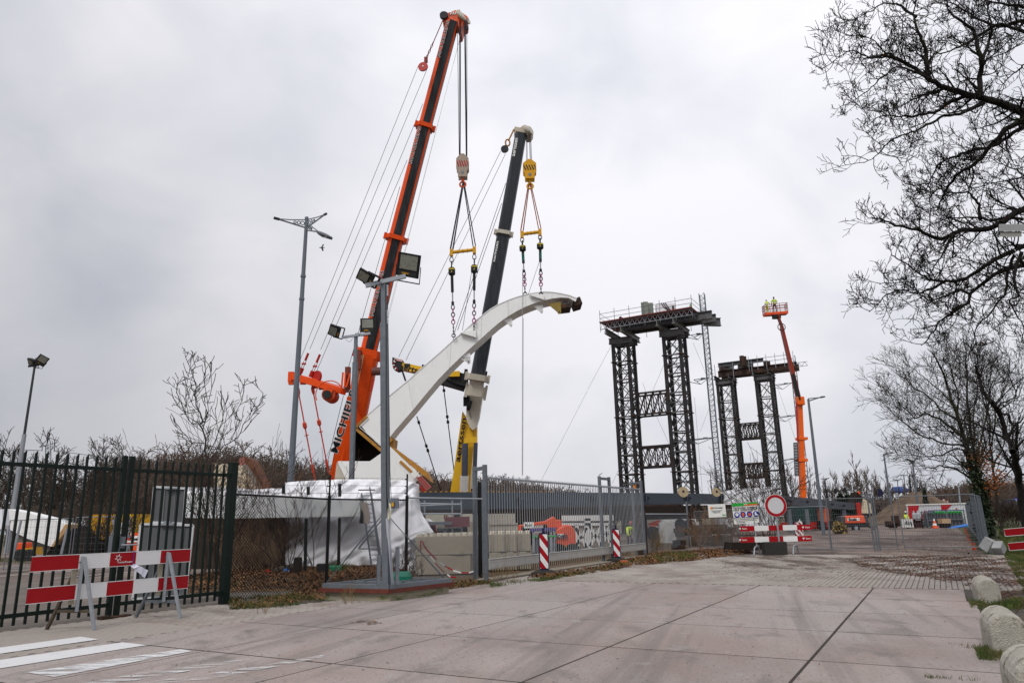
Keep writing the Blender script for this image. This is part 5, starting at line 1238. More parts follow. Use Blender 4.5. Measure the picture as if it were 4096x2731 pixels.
# luffing frame with striped end
A=cv(1150,1350,2.412)
a=P(*H(790,800),67);b=P(*H(1170,905),67.5)
mb=MB();mb.bar(P(*H(900,835),67.3),P(*H(1160,910),67.6),.8,1.3);O('frame_beam',mb,black,g)
mb=MB();mb.ext([P(*H(*p),66.8) for p in((795,782),(915,808),(912,850),(790,822))],(0,.9,0));o=O('yellow_box',mb,MT['crane yellow'],g)
text('aertssen',.85,P(*H(868,826),66.75),P(*H(915,840),66.8)-P(*H(800,812),66.8),UP,paint,g,bold=.02)
mb=MB();mb.box(P(*H(824,799),66.75),.55,.06,.3);O('black_window',mb,black,g)
mb=MB();mb.ext([P(*H(*p),66.7) for p in((740,752),(800,768),(795,782),(790,825),(768,830),(745,818),(738,790))],(0,1,0));O('end_housing',mb,black,g,bev=.04)
for k in range(7):
    q=math.pi*(.62+.13*k) ;cx,cy=775,795
    mb=MB();r0,r1=22,36
    mb.ext([P(*H(cx+math.cos(q+dq)*rr,cy-math.sin(q+dq)*rr*.95),66.65) for rr,dq in((r0,0),(r1,0),(r1,.2),(r0,.2))],(0,-.02,0));O('stripe',mb,whitep if k%2 else redsign,g)
mb=MB();mb.ext([P(*H(*p),66.65) for p in((752,757),(800,769),(797,780),(752,769))],(0,-.02,0));O('stripe',mb,mat('pale pink band',(.55,.35,.33)),g)
mb=MB();mb.ext([P(*H(*p),66.9) for p in((1045,880),(1110,835),(1170,850),(1170,925),(1100,905))],(0,1.,0));O('winch_housing',mb,black,g,bev=.05)
mb=MB();mb.box(P(*H(1095,850),66.8),1.0,.5,.5);O('yellow_cover',mb,MT['crane yellow'],g)
for x,y in((1158,850),(1270,862)):
    mb=MB();mb.bar(P(*H(x-4,y+22),66.5),P(*H(x+4,y-28),66.5),.22,.3);O('side_horn',mb,black,g)
def pend(pts,Y0,Y1,lab=None):
    a=P(*H(*pts[0]),Y0);b=P(*H(*pts[-1]),Y1);mb=MB();mb.tube([a,b],.05,5);O('pendant_cable',mb,ropem,g)
    for k in(.06,.36,.42):
        mb=MB();mb.tube([a.lerp(b,k),a.lerp(b,k+.03)],.14,6);O('pendant_socket',mb,black,g)
pend([(880,1090),(1020,1525)],66,71);pend([(1030,905),(1092,1400)],67,70)
mb=MB();mb.tube([P(*H(795,825),66.8),P(*H(816,888),66.8)],.09,5);O('hanging_arm',mb,black,g)
mb=MB();mb.box((P(1845,2050,70).x+2,72,2.0),9,3.2,1.2);O('superstructure',mb,cream,g)
mb=MB();mb.box((P(1845,2050,70).x+2,72,1.0),14,2.9,.8);O('carrier',mb,cream,g)
# long thin tag lines from the arch
for i,(pq) in enumerate((((1483,250),(1480,1430)),((1487,530),(1484,1425)),((1580,205),(1515,395)),((1852,945),(1592,1450)))):
    g=T('tag_line',['pale tag line hanging straight from the right spreader','second pale tag line hanging close beside it under the arch','short tag line from the right load rod to the arch top','long thin line slanting down from the platform to the gate'][i],'rope',P(*H(*pq[0]),YA))
    mb=MB();Y1=YA-.2 if i<3 else 84;mb.tube([P(*H(*pq[0]),YA-.2 if i<3 else 84),P(*H(*pq[1]),Y1 if i<3 else 70)],.022,4);O('line',mb,ropel,g)
# ================= LIFTING TOWERS =================
Fq=cv(2350,1100,1.742)
def lattice(g,o,a,zt,nb,cw,mainm,brace,bs_=.105,lab=None,skip=()):
    """four chord column: o base corner, a width; along -V and U"""
    X=-V*a;Y_=U*a;cs=[o,o+X,o+X+Y_,o+Y_]
    for i,c in enumerate(cs):
        mb=MB();mb.fr(c+UP*zt/2,U*cw/2,V*cw/2,UP*zt/2)
        O('chord',mb,mainm,g)
    hb=zt/nb
    for f in range(4):
        p,q=cs[f],cs[(f+1)%4]
        for b in range(nb):
            z0,z1=b*hb,(b+1)*hb
            mb=MB();w_=bs_
            mb.bar(p+UP*z0,q+UP*z1,w_,w_*.8);mb.bar(q+UP*(z0+.02),p+UP*(z1+.02),w_,w_*.8)
            mb.bar(p+UP*z1,q+UP*z1,w_*1.2,w_*1.5)
            if b%2==0: mb.bar(p+UP*((z0+z1)/2),q+UP*((z0+z1)/2),w_*.8,w_*.8)
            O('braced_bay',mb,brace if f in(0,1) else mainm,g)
    for b in range(0,nb+1,3):
        for c in cs:
            mb=MB();mb.fr(c+UP*(b*hb),U*cw*.85,V*cw*.85,UP*.05);O('flange',mb,rusty,g)
    # inside ladder
    mb=MB();l=o+X*.55+Y_*.8
    for s in(-.2,.2):mb.bar(l-V*s,l-V*s+UP*zt,.035,.035)
    z=.3
    while z<zt:
        mb.bar(l-V*.2+UP*z,l+V*.2+UP*z,.03,.03);z+=.3
    O('ladder',mb,galv,g,kind='stuff')
    return cs
def truss(g,p,q,h,n,m,w_=.14,dbl=None):
    p=Vector(p);q=Vector(q)
    for off in ([Vector((0,0,0)),dbl] if dbl else [Vector((0,0,0))]):
        mb=MB();mb.bar(p+off,q+off,.2,.2);O('truss_chord',mb,trussm,g);mb=MB();mb.bar(p+off+UP*h,q+off+UP*h,.2,.2);O('truss_chord',mb,trussm,g)
        for i in range(n):
            a=p.lerp(q,i/n)+off;b=p.lerp(q,(i+1)/n)+off;mb=MB()
            mb.bar(a,b+UP*h,w_*.8,w_*.7);mb.bar(b+UP*.01,a+UP*(h+.01),w_*.8,w_*.7)
            if i>0:mb.bar(a,a+UP*h,w_,w_)
            for zz in(.06,.94):
                mb.fr(a+UP*h*zz,(b-a).normalized()*.16,V*.01+U*.03,UP*.16)
            O('truss_bay',mb,m,g)
def tower(name,lab,x0,x1,ybase,Y,a_px,xr,zt_y,beams,nb,cw):
    o=P(x0,ybase,Y);o.z=0
    a=along(P(x0,ybase,Y),-V,x1)
    g=T('lifting_tower',lab,'tower',o,'lifting towers of the bridge works')
    zt=P(x0-25,zt_y,Y).z
    cs=lattice(g,o,a,zt,nb,cw,towerm,towerl)
    D=along(P(x0,ybase,Y),-V,xr);o2=o-V*D
    cs2=lattice(g,o2,a,zt,nb,cw,towerm,towerl)
    for zb,zh in beams:
        for off in(0,a):
            p=o-V*a+U*off;q=o2+U*off
            truss(g,p+UP*zb,q+UP*zb,zh,5,rusty,.16)
    return g,o,o2,a,zt
g1,o1,o1r,a1,zt1=tower('t','taller lifting tower with the big scaffold deck, left of the two',2485,2485+63,1941,86,63,2350+607/1.742,1100+485/1.742,[],10,.36)
def zline(y,Y,x=2600): return P(x,y,Y).z
Yc1=86-a1*.5
za=zline(1100+1335/1.742,84.5);zb=zline(1100+1195/1.742,84.5);zc=zline(1100+970/1.742,84.5);zd=zline(1100+822/1.742,84.5)
for lo,hi in((za,zb),(zc,zd)):
    for off in(0,a1):
        truss(g1,o1-V*a1+U*off+UP*lo,o1r+U*off+UP*lo,hi-lo,5,trussm,.11)
# deck beams of tower one
K2=cv(2380,1150,3.92)
def ibeam(g,p,q,h,w_,m,name='deck_beam'):
    p=Vector(p);q=Vector(q);mb=MB();mb.bar(p,q,.06,h);mb.bar(p+UP*h/2,q+UP*h/2,w_,.06);mb.bar(p-UP*h/2,q-UP*h/2,w_,.06);return O(name,mb,m,g)
# column heads
for oo in(o1,o1r):
    for k in(0,a1):
        ibeam(g1,oo-V*-.5+U*k*1.0+UP*(zt1+.45)+V*.0,oo-V*(a1+.5)+U*k+UP*(zt1+.35),.7,.4,towerl,'head_beam')
    for f in(0,a1):
        p=oo-V*f;ibeam(g1,p-U*2.2+UP*(zt1+1.25),p+U*(a1+2.2)+UP*(zt1+1.1),.6,.35,mat('pale beam steel',(.22,.23,.22),.55,.1,.1,2),'cross_beam')
    mb=MB();
    for k in range(6):mb.bar(oo-V*(a1+.05)+U*(a1*(k+.5)/6)+UP*(zt1+.0),oo-V*(a1+.05)+U*(a1*(k+.5)/6)+UP*(zt1+.9),.05,.12)
    O('stiffeners',mb,towerl,g1,kind='stuff')
    for f in range(4):
        pass
zk=zt1+1.1+.3
TP=o1+UP*(zk+.9);L0=along(TP-U*2,-V,2403);Dr=(o1r-o1).dot(-V);L1=along(TP,-V,2846);L2_=along(TP+U*2,-V,2870);L3_=along(TP-U*2,-V,2770)
for k in(.1,a1-.1):
    ibeam(g1,o1-V*(L0+1.6)+U*k+UP*(zk+.55),o1-V*L1+U*k+UP*(zk+.45),.9,.5,towerl,'main_beam')
ibeam(g1,o1-V*(L1-1.5)+U*(a1*.9)+UP*(zk+.2),o1-V*(L2_)+U*(a1*1.6)+UP*(zk+.2),.9,.5,towerl,'main_beam')
zdk=zk+1.0
mb=MB();mb.fr(o1-V*((L0+L3_)/2)+U*(a1*.2)+UP*zdk,-V*((L3_-L0)/2),U*(a1*.5+1.9),UP*.05);O('deck',mb,mat('red brown deck',(.20,.055,.045),.7,0,.2,2),g1)
fr=o1-U*2.2;bk=o1+U*(a1+1.7)
E0,E1=L0,L3_
def lt(g,p,q,h,n,m):
    mb=MB();mb.tube([p,q],.045,5);mb.tube([p+UP*h,q+UP*h],.045,5)
    for i in range(n):
        a=p.lerp(q,i/n);b=p.lerp(q,(i+1)/n);c=a.lerp(b,.5);mb.tube([a,c+UP*h],.03,4);mb.tube([c+UP*h,b],.03,4)
    return O('scaffold_truss',mb,m,g,kind='stuff')
lt(g1,fr-V*E0+UP*(zdk-.85),fr-V*E1+UP*(zdk-.85),.7,18,galvL)
lt(g1,fr-V*E0-U*-1.2+UP*(zdk-1.0),fr-V*E1-U*-1.2+UP*(zdk-1.0),.7,18,galv)
mb=MB()
for base_ in(fr,bk):
    for z in(.55,1.1):mb.tube([base_-V*E0+UP*(zdk+z),base_-V*E1+UP*(zdk+z)],.03,4)
    n=6
    for k in range(n+1):
        p=base_-V*(E0+(E1-E0)*k/n);mb.tube([p+UP*(zdk-1.2),p+UP*(zdk+1.55)],.03,4)
for e in(E0,E1):
    for z in(.55,1.1):mb.tube([fr-V*e+UP*(zdk+z),bk-V*e+UP*(zdk+z)],.03,4)
    mb.tube([fr-V*e+UP*(zdk-.9),bk-V*e+UP*(zdk+.9)],.03,4)
O('guard_rail',mb,galv,g1,kind='stuff')
def stub(g,K_,x0,x1,y0,y1,Y,m,w_=None):
    p=P(*K_((x0+x1)/2,y1),Y);q=P(*K_((x0+x1)/2,y0),Y);w_=px((x1-x0)/3.92,p) if w_ is None else w_
    for s in(-1,1):
        mb=MB();c=(p+q)/2+Vector((s*w_*.30,.25*s,0));h=(q-p).length
        mb.box(c,.06,.5,h);mb.box(c+Vector((-w_*.2,0,0)),w_*.45,.06,h);mb.box(c+Vector((0,-.25,0)),w_*.5,.05,h)
        O('upright_stub',mb,m,g)
stub(g1,K2,755,910,240,460,84.5,mat('grey green steel',(.20,.22,.19),.55,.1,.12,2));stub(g1,K2,1200,1260,300,385,84,rusty);stub(g1,K2,385,440,470,560,84,rusty);stub(g1,K2,1485,1520,270,350,83.5,mat('pale green steel',(.30,.38,.2)))
mb=MB();c=P(*K2(1105,350),84.2);mb.box(c,2.3,1.0,1.5);O('sheeted_crate',mb,wrapm,None,'white sheeted crate strapped on the deck of the taller tower','crate',bev=.12)
mb=MB()
for k in range(3):mb.tube([c+Vector((-.6+.25*k,-.53,.75)),c+Vector((-.3+.25*k,-.56,.2)),c+Vector((.5+.1*k,-.53,-.5))],.05,5)
O('hose',mb,black,None,'black hoses hanging over the white sheeted crate on the tower deck','hose')
mb=MB();p=P(*K2(430,540),84.2);q=P(*K2(1180,400),83.6);mb.bar(p,q,.3,.35);O('red_beam',mb,rusty,g1)
# tower two
g2,o2_,o2r,a2_,zt2=tower('t','farther lifting tower with bare rusty head beam, behind the orange boom lift',2350+967/1.742,2350+1068/1.742,1100+1420/1.742,112,0,2350+1245/1.742,1100+760/1.742,[],8,.40)
za=zline(1100+1410/1.742,110,2990);zb=zline(1100+1312/1.742,110,2990);zc=zline(1100+1135/1.742,110,2990);zd=zline(1100+1032/1.742,110,2990)
for lo,hi in((za,zb),(zc,zd)):
    for off in(0,a2_): truss(g2,o2_-V*a2_+U*off+UP*lo,o2r+U*off+UP*lo,hi-lo,5,trussm,.13)
for oo in(o2_,o2r):
    for k in(0,a2_):ibeam(g2,oo+V*.3+U*k+UP*(zt2+.3),oo-V*(a2_+.3)+U*k+UP*(zt2+.3),.7,.5,towerl,'head_beam')
    for f in(0,a2_):
        p=oo-V*f;ibeam(g2,p-U*1.6+UP*(zt2+.8),p+U*(a2_+1.6)+UP*(zt2+.8),.5,.4,towerl,'cross_beam')
D2=(o2r-o2_).dot(-V);M0_=along(o2_+UP*(zt2+2.4),-V,2872);M1_=along(o2_+UP*(zt2+2.4),-V,3186)
for k in(-.2,a2_*.8):ibeam(g2,o2_-V*M0_+U*k+UP*(zt2+1.5),o2_-V*M1_+U*k+UP*(zt2+1.5),.95,.5,rusty,'main_beam')
for f0,f1,z,h in((.05,.84,3.0,.5),(.10,.32,2.4,.5),(.42,.66,2.4,.5)):
    ibeam(g2,o2_-V*((D2+a2_)*f0)+UP*(zt2+z),o2_-V*((D2+a2_)*f1*1.08)+UP*(zt2+z),h,.7,towerl,'top_beam')
Q=cv(2830,1150,3.136)
stub(g2,Q,410,492,860,985,109,rusty,.9);stub(g2,Q,730,765,922,990,108,rusty,.9);stub(g2,Q,195,220,1003,1040,111,rusty,.9)
for f in(.10,.30,.50,.62):
    mb=MB();p=o2_-V*((D2+a2_)*f)+UP*(zt2+2.4);mb.bar(p-UP*.3,p+UP*.3,.5,.6);O('packing',mb,towerl,g2)
mb=MB()
for z in(-.7,-.1):
    mb.tube([o2_+V*1.2-U*1.5+UP*(zt2+3+z),o2_+V*1.2+U*3+UP*(zt2+3+z)],.04,4)
    mb.tube([o2_-V*(D2*.9)-U*1+UP*(zt2+3.2+z),o2_-V*(D2+a2_+3)-U*1+UP*(zt2+3.2+z)],.04,4)
for k in range(6):
    p=o2_-V*(D2*.9+k*1.3)-U*1;mb.tube([p+UP*(zt2+1.3),p+UP*(zt2+3.6)],.04,4)
for k in(0,.35,.7):
    p=o2_-V*((D2+a2_)*k)-U*.8;mb.tube([p+UP*(zt2+.4),p+UP*(zt2+3.0)],.05,4)
p=o2_+V*1.2;mb.tube([p+UP*(zt2+1.0),p+UP*(zt2+3.6)],.04,4)
O('guard_rail',mb,galvL,g2,kind='stuff')
lt(g2,o2_-V*(a2_+.8)+UP*(zt2+1.0),o2r+UP*(zt2+1.0),.6,8,galvL);lt(g2,o2r-V*(a2_+.5)+UP*(zt2+1.3),o2r-V*(a2_+5.5)+UP*(zt2+1.3),.6,6,galvL)
# access masts
def mast(lab,xt,yt,xb,yb,Y,w_,step):
    t=P(xt,yt,Y);b=P(xb,yb,Y);b=b+(b-t)*((b.z)/(t.z-b.z));b.z=0
    g=T('access_mast',lab,'mast',b,'slim lattice access masts');X=Vector((.9,-.4,0)).normalized()*w_;Y_=Vector((.4,.9,0)).normalized()*w_
    cs=[-X/2-Y_/2,X/2-Y_/2,X/2+Y_/2,-X/2+Y_/2]
    for c in cs:
        mb=MB();mb.bar(b+c,t+c,.07,.07);O('chord',mb,mat('mast steel',(.16,.19,.22),.45,.4,.2,4),g)
    mb=MB();n=int((t-b).length/step)
    for i in range(n):
        p=b.lerp(t,i/n);q=b.lerp(t,(i+1)/n);m=(p+q)/2
        for f in range(4):
            a,c=cs[f],cs[(f+1)%4]
            mb.bar(p+a,p+c,.045,.045);mb.bar(p+a,m+(a+c)/2*.6+(a+c)/2*.4,.04,.04);mb.bar(m+(a+c)/2,q+c,.04,.04)
    O('lattice',mb,MT['mast steel'],g,kind='stuff')
    return g,b,t
gm,mb0,mt0=mast('slim tall lattice mast standing beside the taller lifting tower',2350+796/1.742,1100+130/1.742,2350+912/1.742,1100+1380/1.742,85,.62,.62)
gm2,mb1,mt1=mast('slim lattice mast rising behind the orange boom lift',2350+1426/1.742,1100+565/1.742,2350+1525/1.742,1100+1480/1.742,110,.8,.8)
for (y,gg,Ym,xa,xb_,Yt_) in((405,gm,85,720,808,84),(715,gm,85,740,848,84),(1130,gm,85,720,890,84),(750,gm2,110,1310,1428,109),(975,gm2,110,1330,1455,109),(1275,gm2,110,1340,1480,109)):
    mb=MB();a=P(*Fq(xa,y+14),Yt_);b=P(*Fq(xb_,y),Ym);c=P(*Fq(xa+50,y+45),Yt_-1.5)
    mb.tube([a,b],.045,4);mb.tube([a-UP*.0+U*1.2,b],.045,4);mb.tube([c,b+UP*.05],.04,4);mb.tube([a,c],.04,4);mb.tube([a-Vector((2,0,-.1)),c],.04,4);mb.box(a.lerp(b,.6),.5,.2,.2)
    O('wall_tie',mb,galv,gg)
g=T('guy_wire','thin guy wires hanging between the towers','wire',P(2600,1300,85))
for k,(a,b) in enumerate((((180,465),(0,800)),((535,615),(455,805)),((385,750),(405,810)),((478,975),(570,1180)),((735,470),(830,700)),((745,850),(800,1510)),((230,1330),(170,1455)),((880,830),(915,910)),((1325,780),(1450,1150)),((855,910),(785,1090)))):
    Yk=86 if k<8 else 100;mb=MB();mb.tube([P(*Fq(*a),Yk),P(*Fq(*b),Yk)],.018,3);O('strand',mb,galv,g)
# ================= BOOM LIFT AND WORKERS =================
YB2=84.
Bo=lambda x,y,Y=YB2:P(*Fq(x,y),Y)
g=T('boom_lift','tall orange boom lift raising a basket with two workers right of the towers','boom lift',G(3235,2112))
def seg2(pts,w0,w1,m,n,Y=YB2):
    a,b=P(*Fq(*pts[0]),Y),P(*Fq(*pts[1]),Y);mb=MB();d=(b-a).normalized();x=d.cross(Vector((0,1,0))).normalized()
    r=lambda c,w_:[c+x*(i*px(w_/1.742,c)/2)+Vector((0,j*.35,0)) for i,j in((-1,-1),(1,-1),(1,1),(-1,1))]
    mb.loft([r(a,w0),r(b,w1)]);return O(n,mb,m,g,bev=.02)
liftor=mat('boom lift orange',(.78,.12,.008),.35,0,.05,2)
dkred=mat('boom lift red brown',(.26,.03,.012),.4,0,.15,2)
seg2([(1502,1568),(1478,895)],36,26,liftor,'lower_boom')
seg2([(1480,900),(1352,362)],24,15,dkred,'upper_boom');seg2([(1474,870),(1430,690)],12,10,black,'hose_tray',YB2-.5)
seg2([(1358,372),(1325,282)],9,7,dkred,'jib')
mb=MB();c=Bo(1480,878,YB2-.3);mb.box(c,.85,.9,1.0);O('knuckle',mb,liftor,g,bev=.1)
mb=MB();mb.ring(Bo(1352,362,YB2-.5),(0,1,0),.45,.05,12,4);O('hose_loop',mb,black,g)
mb=MB();mb.tube([Bo(1458,890,YB2-.6),Bo(1466,1165,YB2-.6)],.07,6);mb.tube([Bo(1452,890,YB2-.6),Bo(1463,1165,YB2-.6)],.05,6);O('cylinder',mb,red,g)
mb=MB();p=Bo(1463,1170,YB2-.6);q=Bo(1472,1395,YB2-.6)
mb.bar(p,q,.06,.05);mb.bar(p+Vector((-.45,0,0)),q+Vector((-.45,0,0)),.06,.05)
for k in range(22):
    a=p.lerp(q,k/21);mb.bar(a,a-Vector((.45,0,0)),.05,.14)
O('cable_chain',mb,black,g,kind='stuff')
for y in(1140,1290):
    mb=MB();mb.box(Bo(1492,y,YB2),1.12,.9,.3);O('boom_guide',mb,liftor,g)
mb=MB()
for (x0,y0,x1,y1) in((1470,660,1455,725),(1492,660,1480,725),(1540,660,1545,728)):
    mb.bar(P(*D4(x0,y0),YB2-.3),P(*D4(x1,y1),YB2-.3),.25,.3)
O('linkage',mb,liftor,g)
mb=MB();c=P(*D4(1510,790),YB2);mb.box(c,2.4,2.4,2.6);O('turntable',mb,mat('dark green housing',(.02,.05,.045)),g,bev=.1)
mb=MB();c=P(*D4(1630,790),YB2);mb.box(c,2.9,2.2,2.4);O('counterweight',mb,mat('faded orange cover',(.55,.13,.06),.5),g,bev=.35)
mb=MB();c=P(*D4(1560,880),YB2);mb.box(c,5.2,2.6,.7);O('chassis',mb,red,g)
for dx in(-2.2,-1,1,2.2):
    mb=MB();mb.disc(Vector((c.x+dx,YB2-1.3,.5)),(0,1,0),.5,.4,14);O('wheel',mb,tyre,g)
# basket
b0=Bo(1240,272);b1=Bo(1398,255);dxv=(b1-b0);dxv.z*=.6;bw_=dxv.length;dn=dxv.normalized();by=Vector((-dn.y,dn.x,0)).normalized()*.9
if by.y<0: by=-by
mb=MB();c=(b0+b1)/2+by/2;mb.fr(c,dxv/2,by/2,UP*.16);O('basket_floor',mb,orangem,g)
mb=MB();q=[b0,b1,b1+by,b0+by]
for z in(.55,.85,1.15):
    for i in range(4):mb.tube([q[i]+UP*z,q[(i+1)%4]+UP*z],.035,5)
for i in range(4):
    for k in(0,.33,.66):
        p=q[i].lerp(q[(i+1)%4],k);mb.tube([p,p+UP*1.15],.035,5)
O('basket_rail',mb,dkred,g)
mb=MB();c=Bo(1322,278);mb.box(c+Vector((0,.3,-.15)),.9,.6,.45);O('basket_mount',mb,black,g)
# ---- people
def person(loc,h,label,yaw=0.,jacket=hivis,legs=navycl,helmet=whitep,arms=((-.22,.12,.95),(.22,.12,.95)),bend=0.,stance=.1,kneel=0.,legm=None):
    """loc = feet; built as one skinned body with clothing parts"""
    g=T('person',label,'person',loc)
    s=h/1.75
    R3=Matrix.Rotation(yaw,3,'Z')
    def w(p):return R3@Vector(p)*s
    hip=.92-kneel;ch=lambda z:(0,-bend*(z-hip),z-abs(bend)*.25*(z-hip))
    pts=[(0,0,hip),ch(hip+.22),ch(hip+.44),ch(hip+.54),ch(hip+.60),ch(hip+.70),ch(hip+.80)]
    rad=[.15,.135,.165,.09,.058,.088,.075]
    ed=[(0,1),(1,2),(2,3),(3,4),(4,5),(5,6)]
    def chain_(start,l,rs):
        i=start
        for p,r in zip(l,rs):
            pts.append(p);rad.append(r);ed.append((i,len(pts)-1));i=len(pts)-1
    sh=ch(hip+.48)
    for sg,a in((-1,arms[0]),(1,arms[1])):
        sx=sg*.20;el=((sx*1.25+a[0])/2+sg*.03,(sh[1]-a[1]*.45),(sh[2]+a[2])/2-.02)
        chain_(2,[(sx,sh[1],sh[2]),el,(a[0],sh[1]-a[1],a[2]),(a[0],sh[1]-a[1]-.05,a[2]-.07)],[.062,.05,.04,.035])
        x=sg*stance
        chain_(0,[(sg*.09,0,hip-.08),(x,-.03-kneel*.5,hip*.52),(x,.02,.08),(x,-.12,.04)],[.098,.072,.05,.045])
    me=bpy.data.meshes.new('body');me.from_pydata([tuple(w(p)) for p in pts],ed,[])
    o=bpy.data.objects.new('body',me);sc.collection.objects.link(o);o.parent=g
    sk=o.modifiers.new('s','SKIN');sv=me.skin_vertices[0].data
    for i,r in enumerate(rad):sv[i].radius=(r*s,r*s*(.72 if i in(0,1,2) else 1))
    sv[0].use_root=True
    o.modifiers.new('u','SUBSURF').levels=1;o.modifiers['u'].render_levels=2
    me.materials.append(legm or legs)
    # head skin, hands
    def ell(c,rx,ry,rz,n=10,m=7):
        mb=MB();rings=[]
        for i in range(m+1):
            t=math.pi*i/m;rings.append([Vector(c)+Vector((rx*math.sin(t)*math.cos(2*math.pi*j/n),ry*math.sin(t)*math.sin(2*math.pi*j/n),-rz*math.cos(t))) for j in range(n)])
        return rings
    def E(c,rx,ry,rz,nm,m,cut=None):
        mb=MB();rg=ell(c,rx,ry,rz)
        if cut:rg=[r for r in rg if r[0].z>=cut]
        mb.loft([[w(p)+Vector(loc) for p in r] for r in rg]);return O(nm,mb,m,g,smooth=True)
    hc=Vector(ch(hip+.75));
    E(hc+Vector((0,-.012,-.01)),.078,.092,.115,'face',skin)
    E(hc+Vector((0,-.01,.03)),.105,.125,.11,'helmet',helmet,hc.z+.0)
    mb=MB();mb.loft([[w(hc+Vector((.07*c_,-.10-.05*d_,.045+.008*z_)))+Vector(loc) for c_,d_ in((-1,0),(-.6,1),(.6,1),(1,0))] for z_ in(0,1)]);O('helmet_peak',mb,helmet,g)
    for sg,a in((-1,arms[0]),(1,arms[1])):
        hp=Vector((a[0],sh[1]-a[1]-.05,a[2]-.08));mb=MB()
        mb.loft([[w(hp+Vector((.035*math.cos(t),.02*math.sin(t),z)))+Vector(loc) for t in[k*math.pi/3 for k in range(6)]] for z in(.03,-.04)])
        for k in range(4):mb.tube([w(hp+Vector((-.027+.018*k,-.005,-.035)))+Vector(loc),w(hp+Vector((-.027+.018*k,-.02,-.075+.006*abs(k-1.5))))+Vector(loc),w(hp+Vector((-.027+.018*k,-.045,-.09)))+Vector(loc)],.009*s,5)
        mb.tube([w(hp+Vector((-sg*.035,-.01,-.01)))+Vector(loc),w(hp+Vector((-sg*.05,-.03,-.05)))+Vector(loc)],.010*s,5)
        O('hand',mb,skin,g)
    # jacket over the trunk
    mb=MB();rings=[]
    for z,rx,ry in((hip-.06,.175,.125),(hip+.1,.17,.12),(hip+.25,.175,.125),(hip+.42,.205,.13),(hip+.50,.185,.115),(hip+.55,.085,.08)):
        c_=ch(z);rings.append([w((c_[0]+rx*math.cos(t),c_[1]+ry*math.sin(t),c_[2]))+Vector(loc) for t in[k*math.pi/7 for k in range(14)]])
    mb.loft(rings);ja=O('jacket',mb,jacket,g,smooth=True)
    for z in(hip+.06,hip+.22):
        mb=MB();c_=ch(z);mb.loft([[w((c_[0]+.182*math.cos(t),c_[1]+.132*math.sin(t),c_[2]+dz))+Vector(loc) for t in[k*math.pi/7 for k in range(14)]] for dz in(0,.045)],cap=False);O('reflective_band',mb,silver,ja)
    for sg in(-1,1):
        mb=MB();pp=[]
        c_=ch(hip+.06);d_=ch(hip+.49)
        mb.bar(w((sg*.09,c_[1]+.125,c_[2]))+Vector(loc),w((sg*.09,d_[1]+.12,d_[2]))+Vector(loc),.045,.012,up=Vector((0,1,0)));mb.bar(w((sg*.09,c_[1]-.125,c_[2]))+Vector(loc),w((sg*.09,d_[1]-.12,d_[2]))+Vector(loc),.045,.012,up=Vector((0,1,0)));O('reflective_band',mb,silver if helmet is whitep else navycl,ja)
    # sleeves
    for sg,a in((-1,arms[0]),(1,arms[1])):
        sx=sg*.20;el=((sx*1.25+a[0])/2+sg*.03,(sh[1]-a[1]*.45),(sh[2]+a[2])/2-.02)
        mb=MB();mb.tube([w((sx*.85,sh[1],sh[2]+.01))+Vector(loc),w((sx*1.05,sh[1],sh[2]-.02))+Vector(loc),w(el)+Vector(loc),w((a[0],sh[1]-a[1],a[2]))+Vector(loc)],[.07*s,.075*s,.06*s,.05*s],8);O('sleeve',mb,jacket,g,smooth=True)
    # boots
    for sg in(-1,1):
        mb=MB();x=sg*stance;mb.loft([[w((x+.05*c_,y,z))+Vector(loc) for c_ in(-1,1) for z in((.0,.11) if c_<0 else (.11,.0))] for y in(.06,-.06,-.17)]);O('boot',mb,black,g)
    return g
floorz=.16
pb=b0.lerp(b1,.16)+by*.5;pb.z=b0.lerp(b1,.16).z+floorz
person(pb,1.74,'worker in yellow hi-vis and white helmet at the left end of the raised basket',yaw=2.2,legs=mat('yellow trousers',(.45,.50,.04),.8),helmet=whitep,arms=((-.2,.3,1.2),(.22,.32,1.15)),stance=.09)
pb=b0.lerp(b1,.50)+by*.5;pb.z=b0.lerp(b1,.5).z+floorz+.12
person(pb,1.85,'worker in yellow hi-vis and dark red helmet in the middle of the raised basket',yaw=2.9,helmet=mat('dark red helmet',(.20,.015,.03),.35),arms=((-.3,.12,1.1),(.3,.2,1.05)),stance=.13)
p=P(2519,2190,44.);p.z=-.03
person((p.x,44,-.03),1.62,'worker in yellow hi-vis and pinkish red helmet behind the sliding gate',yaw=.5,helmet=mat('pink red helmet',(.55,.08,.09),.35),bend=.30,arms=((-.3,.25,.75),(.28,.2,.8)),stance=.14,kneel=.10)
p=P(3630,2100,80);person((p.x,80,0),1.75,'small distant worker in hi-vis before the red container end','yaw' and 0.4,helmet=whitep)
# ================= GIRDERS =================
def tgirder(pts,lab,name='steel_girder'):
    """pts: list of (x,ytop,ybot,Y)"""
    g=T(name,lab,'girder',P(pts[0][0],pts[0][2],pts[0][3]))
    mb=MB();mb.loft([[P(x,yt,Y),P(x,yb,Y),P(x,yb,Y)+Vector((0,1.1,0)),P(x,yt,Y)+Vector((0,1.1,0))] for x,yt,yb,Y in pts]);O('web_box',mb,slate,g)
    return g
g=tgirder([(1665,1967,2043,48),(2100,1968,2036,53),(2574,1970,2017,59),(2800,1973,2015,64),(3018,1978,2014,70)],'long slate blue steel girder running behind the sliding gate')
mb=MB();a=P(1650,2048,47.9);b=P(2200,2042,53.8);mb.bar(a,b,1.3,.28);O('lower_flange',mb,rusty,g);a=P(2200,2034,53.8);b=P(2700,2021,61);mb.bar(a,b,1.0,.22);O('lower_flange',mb,rusty,g)
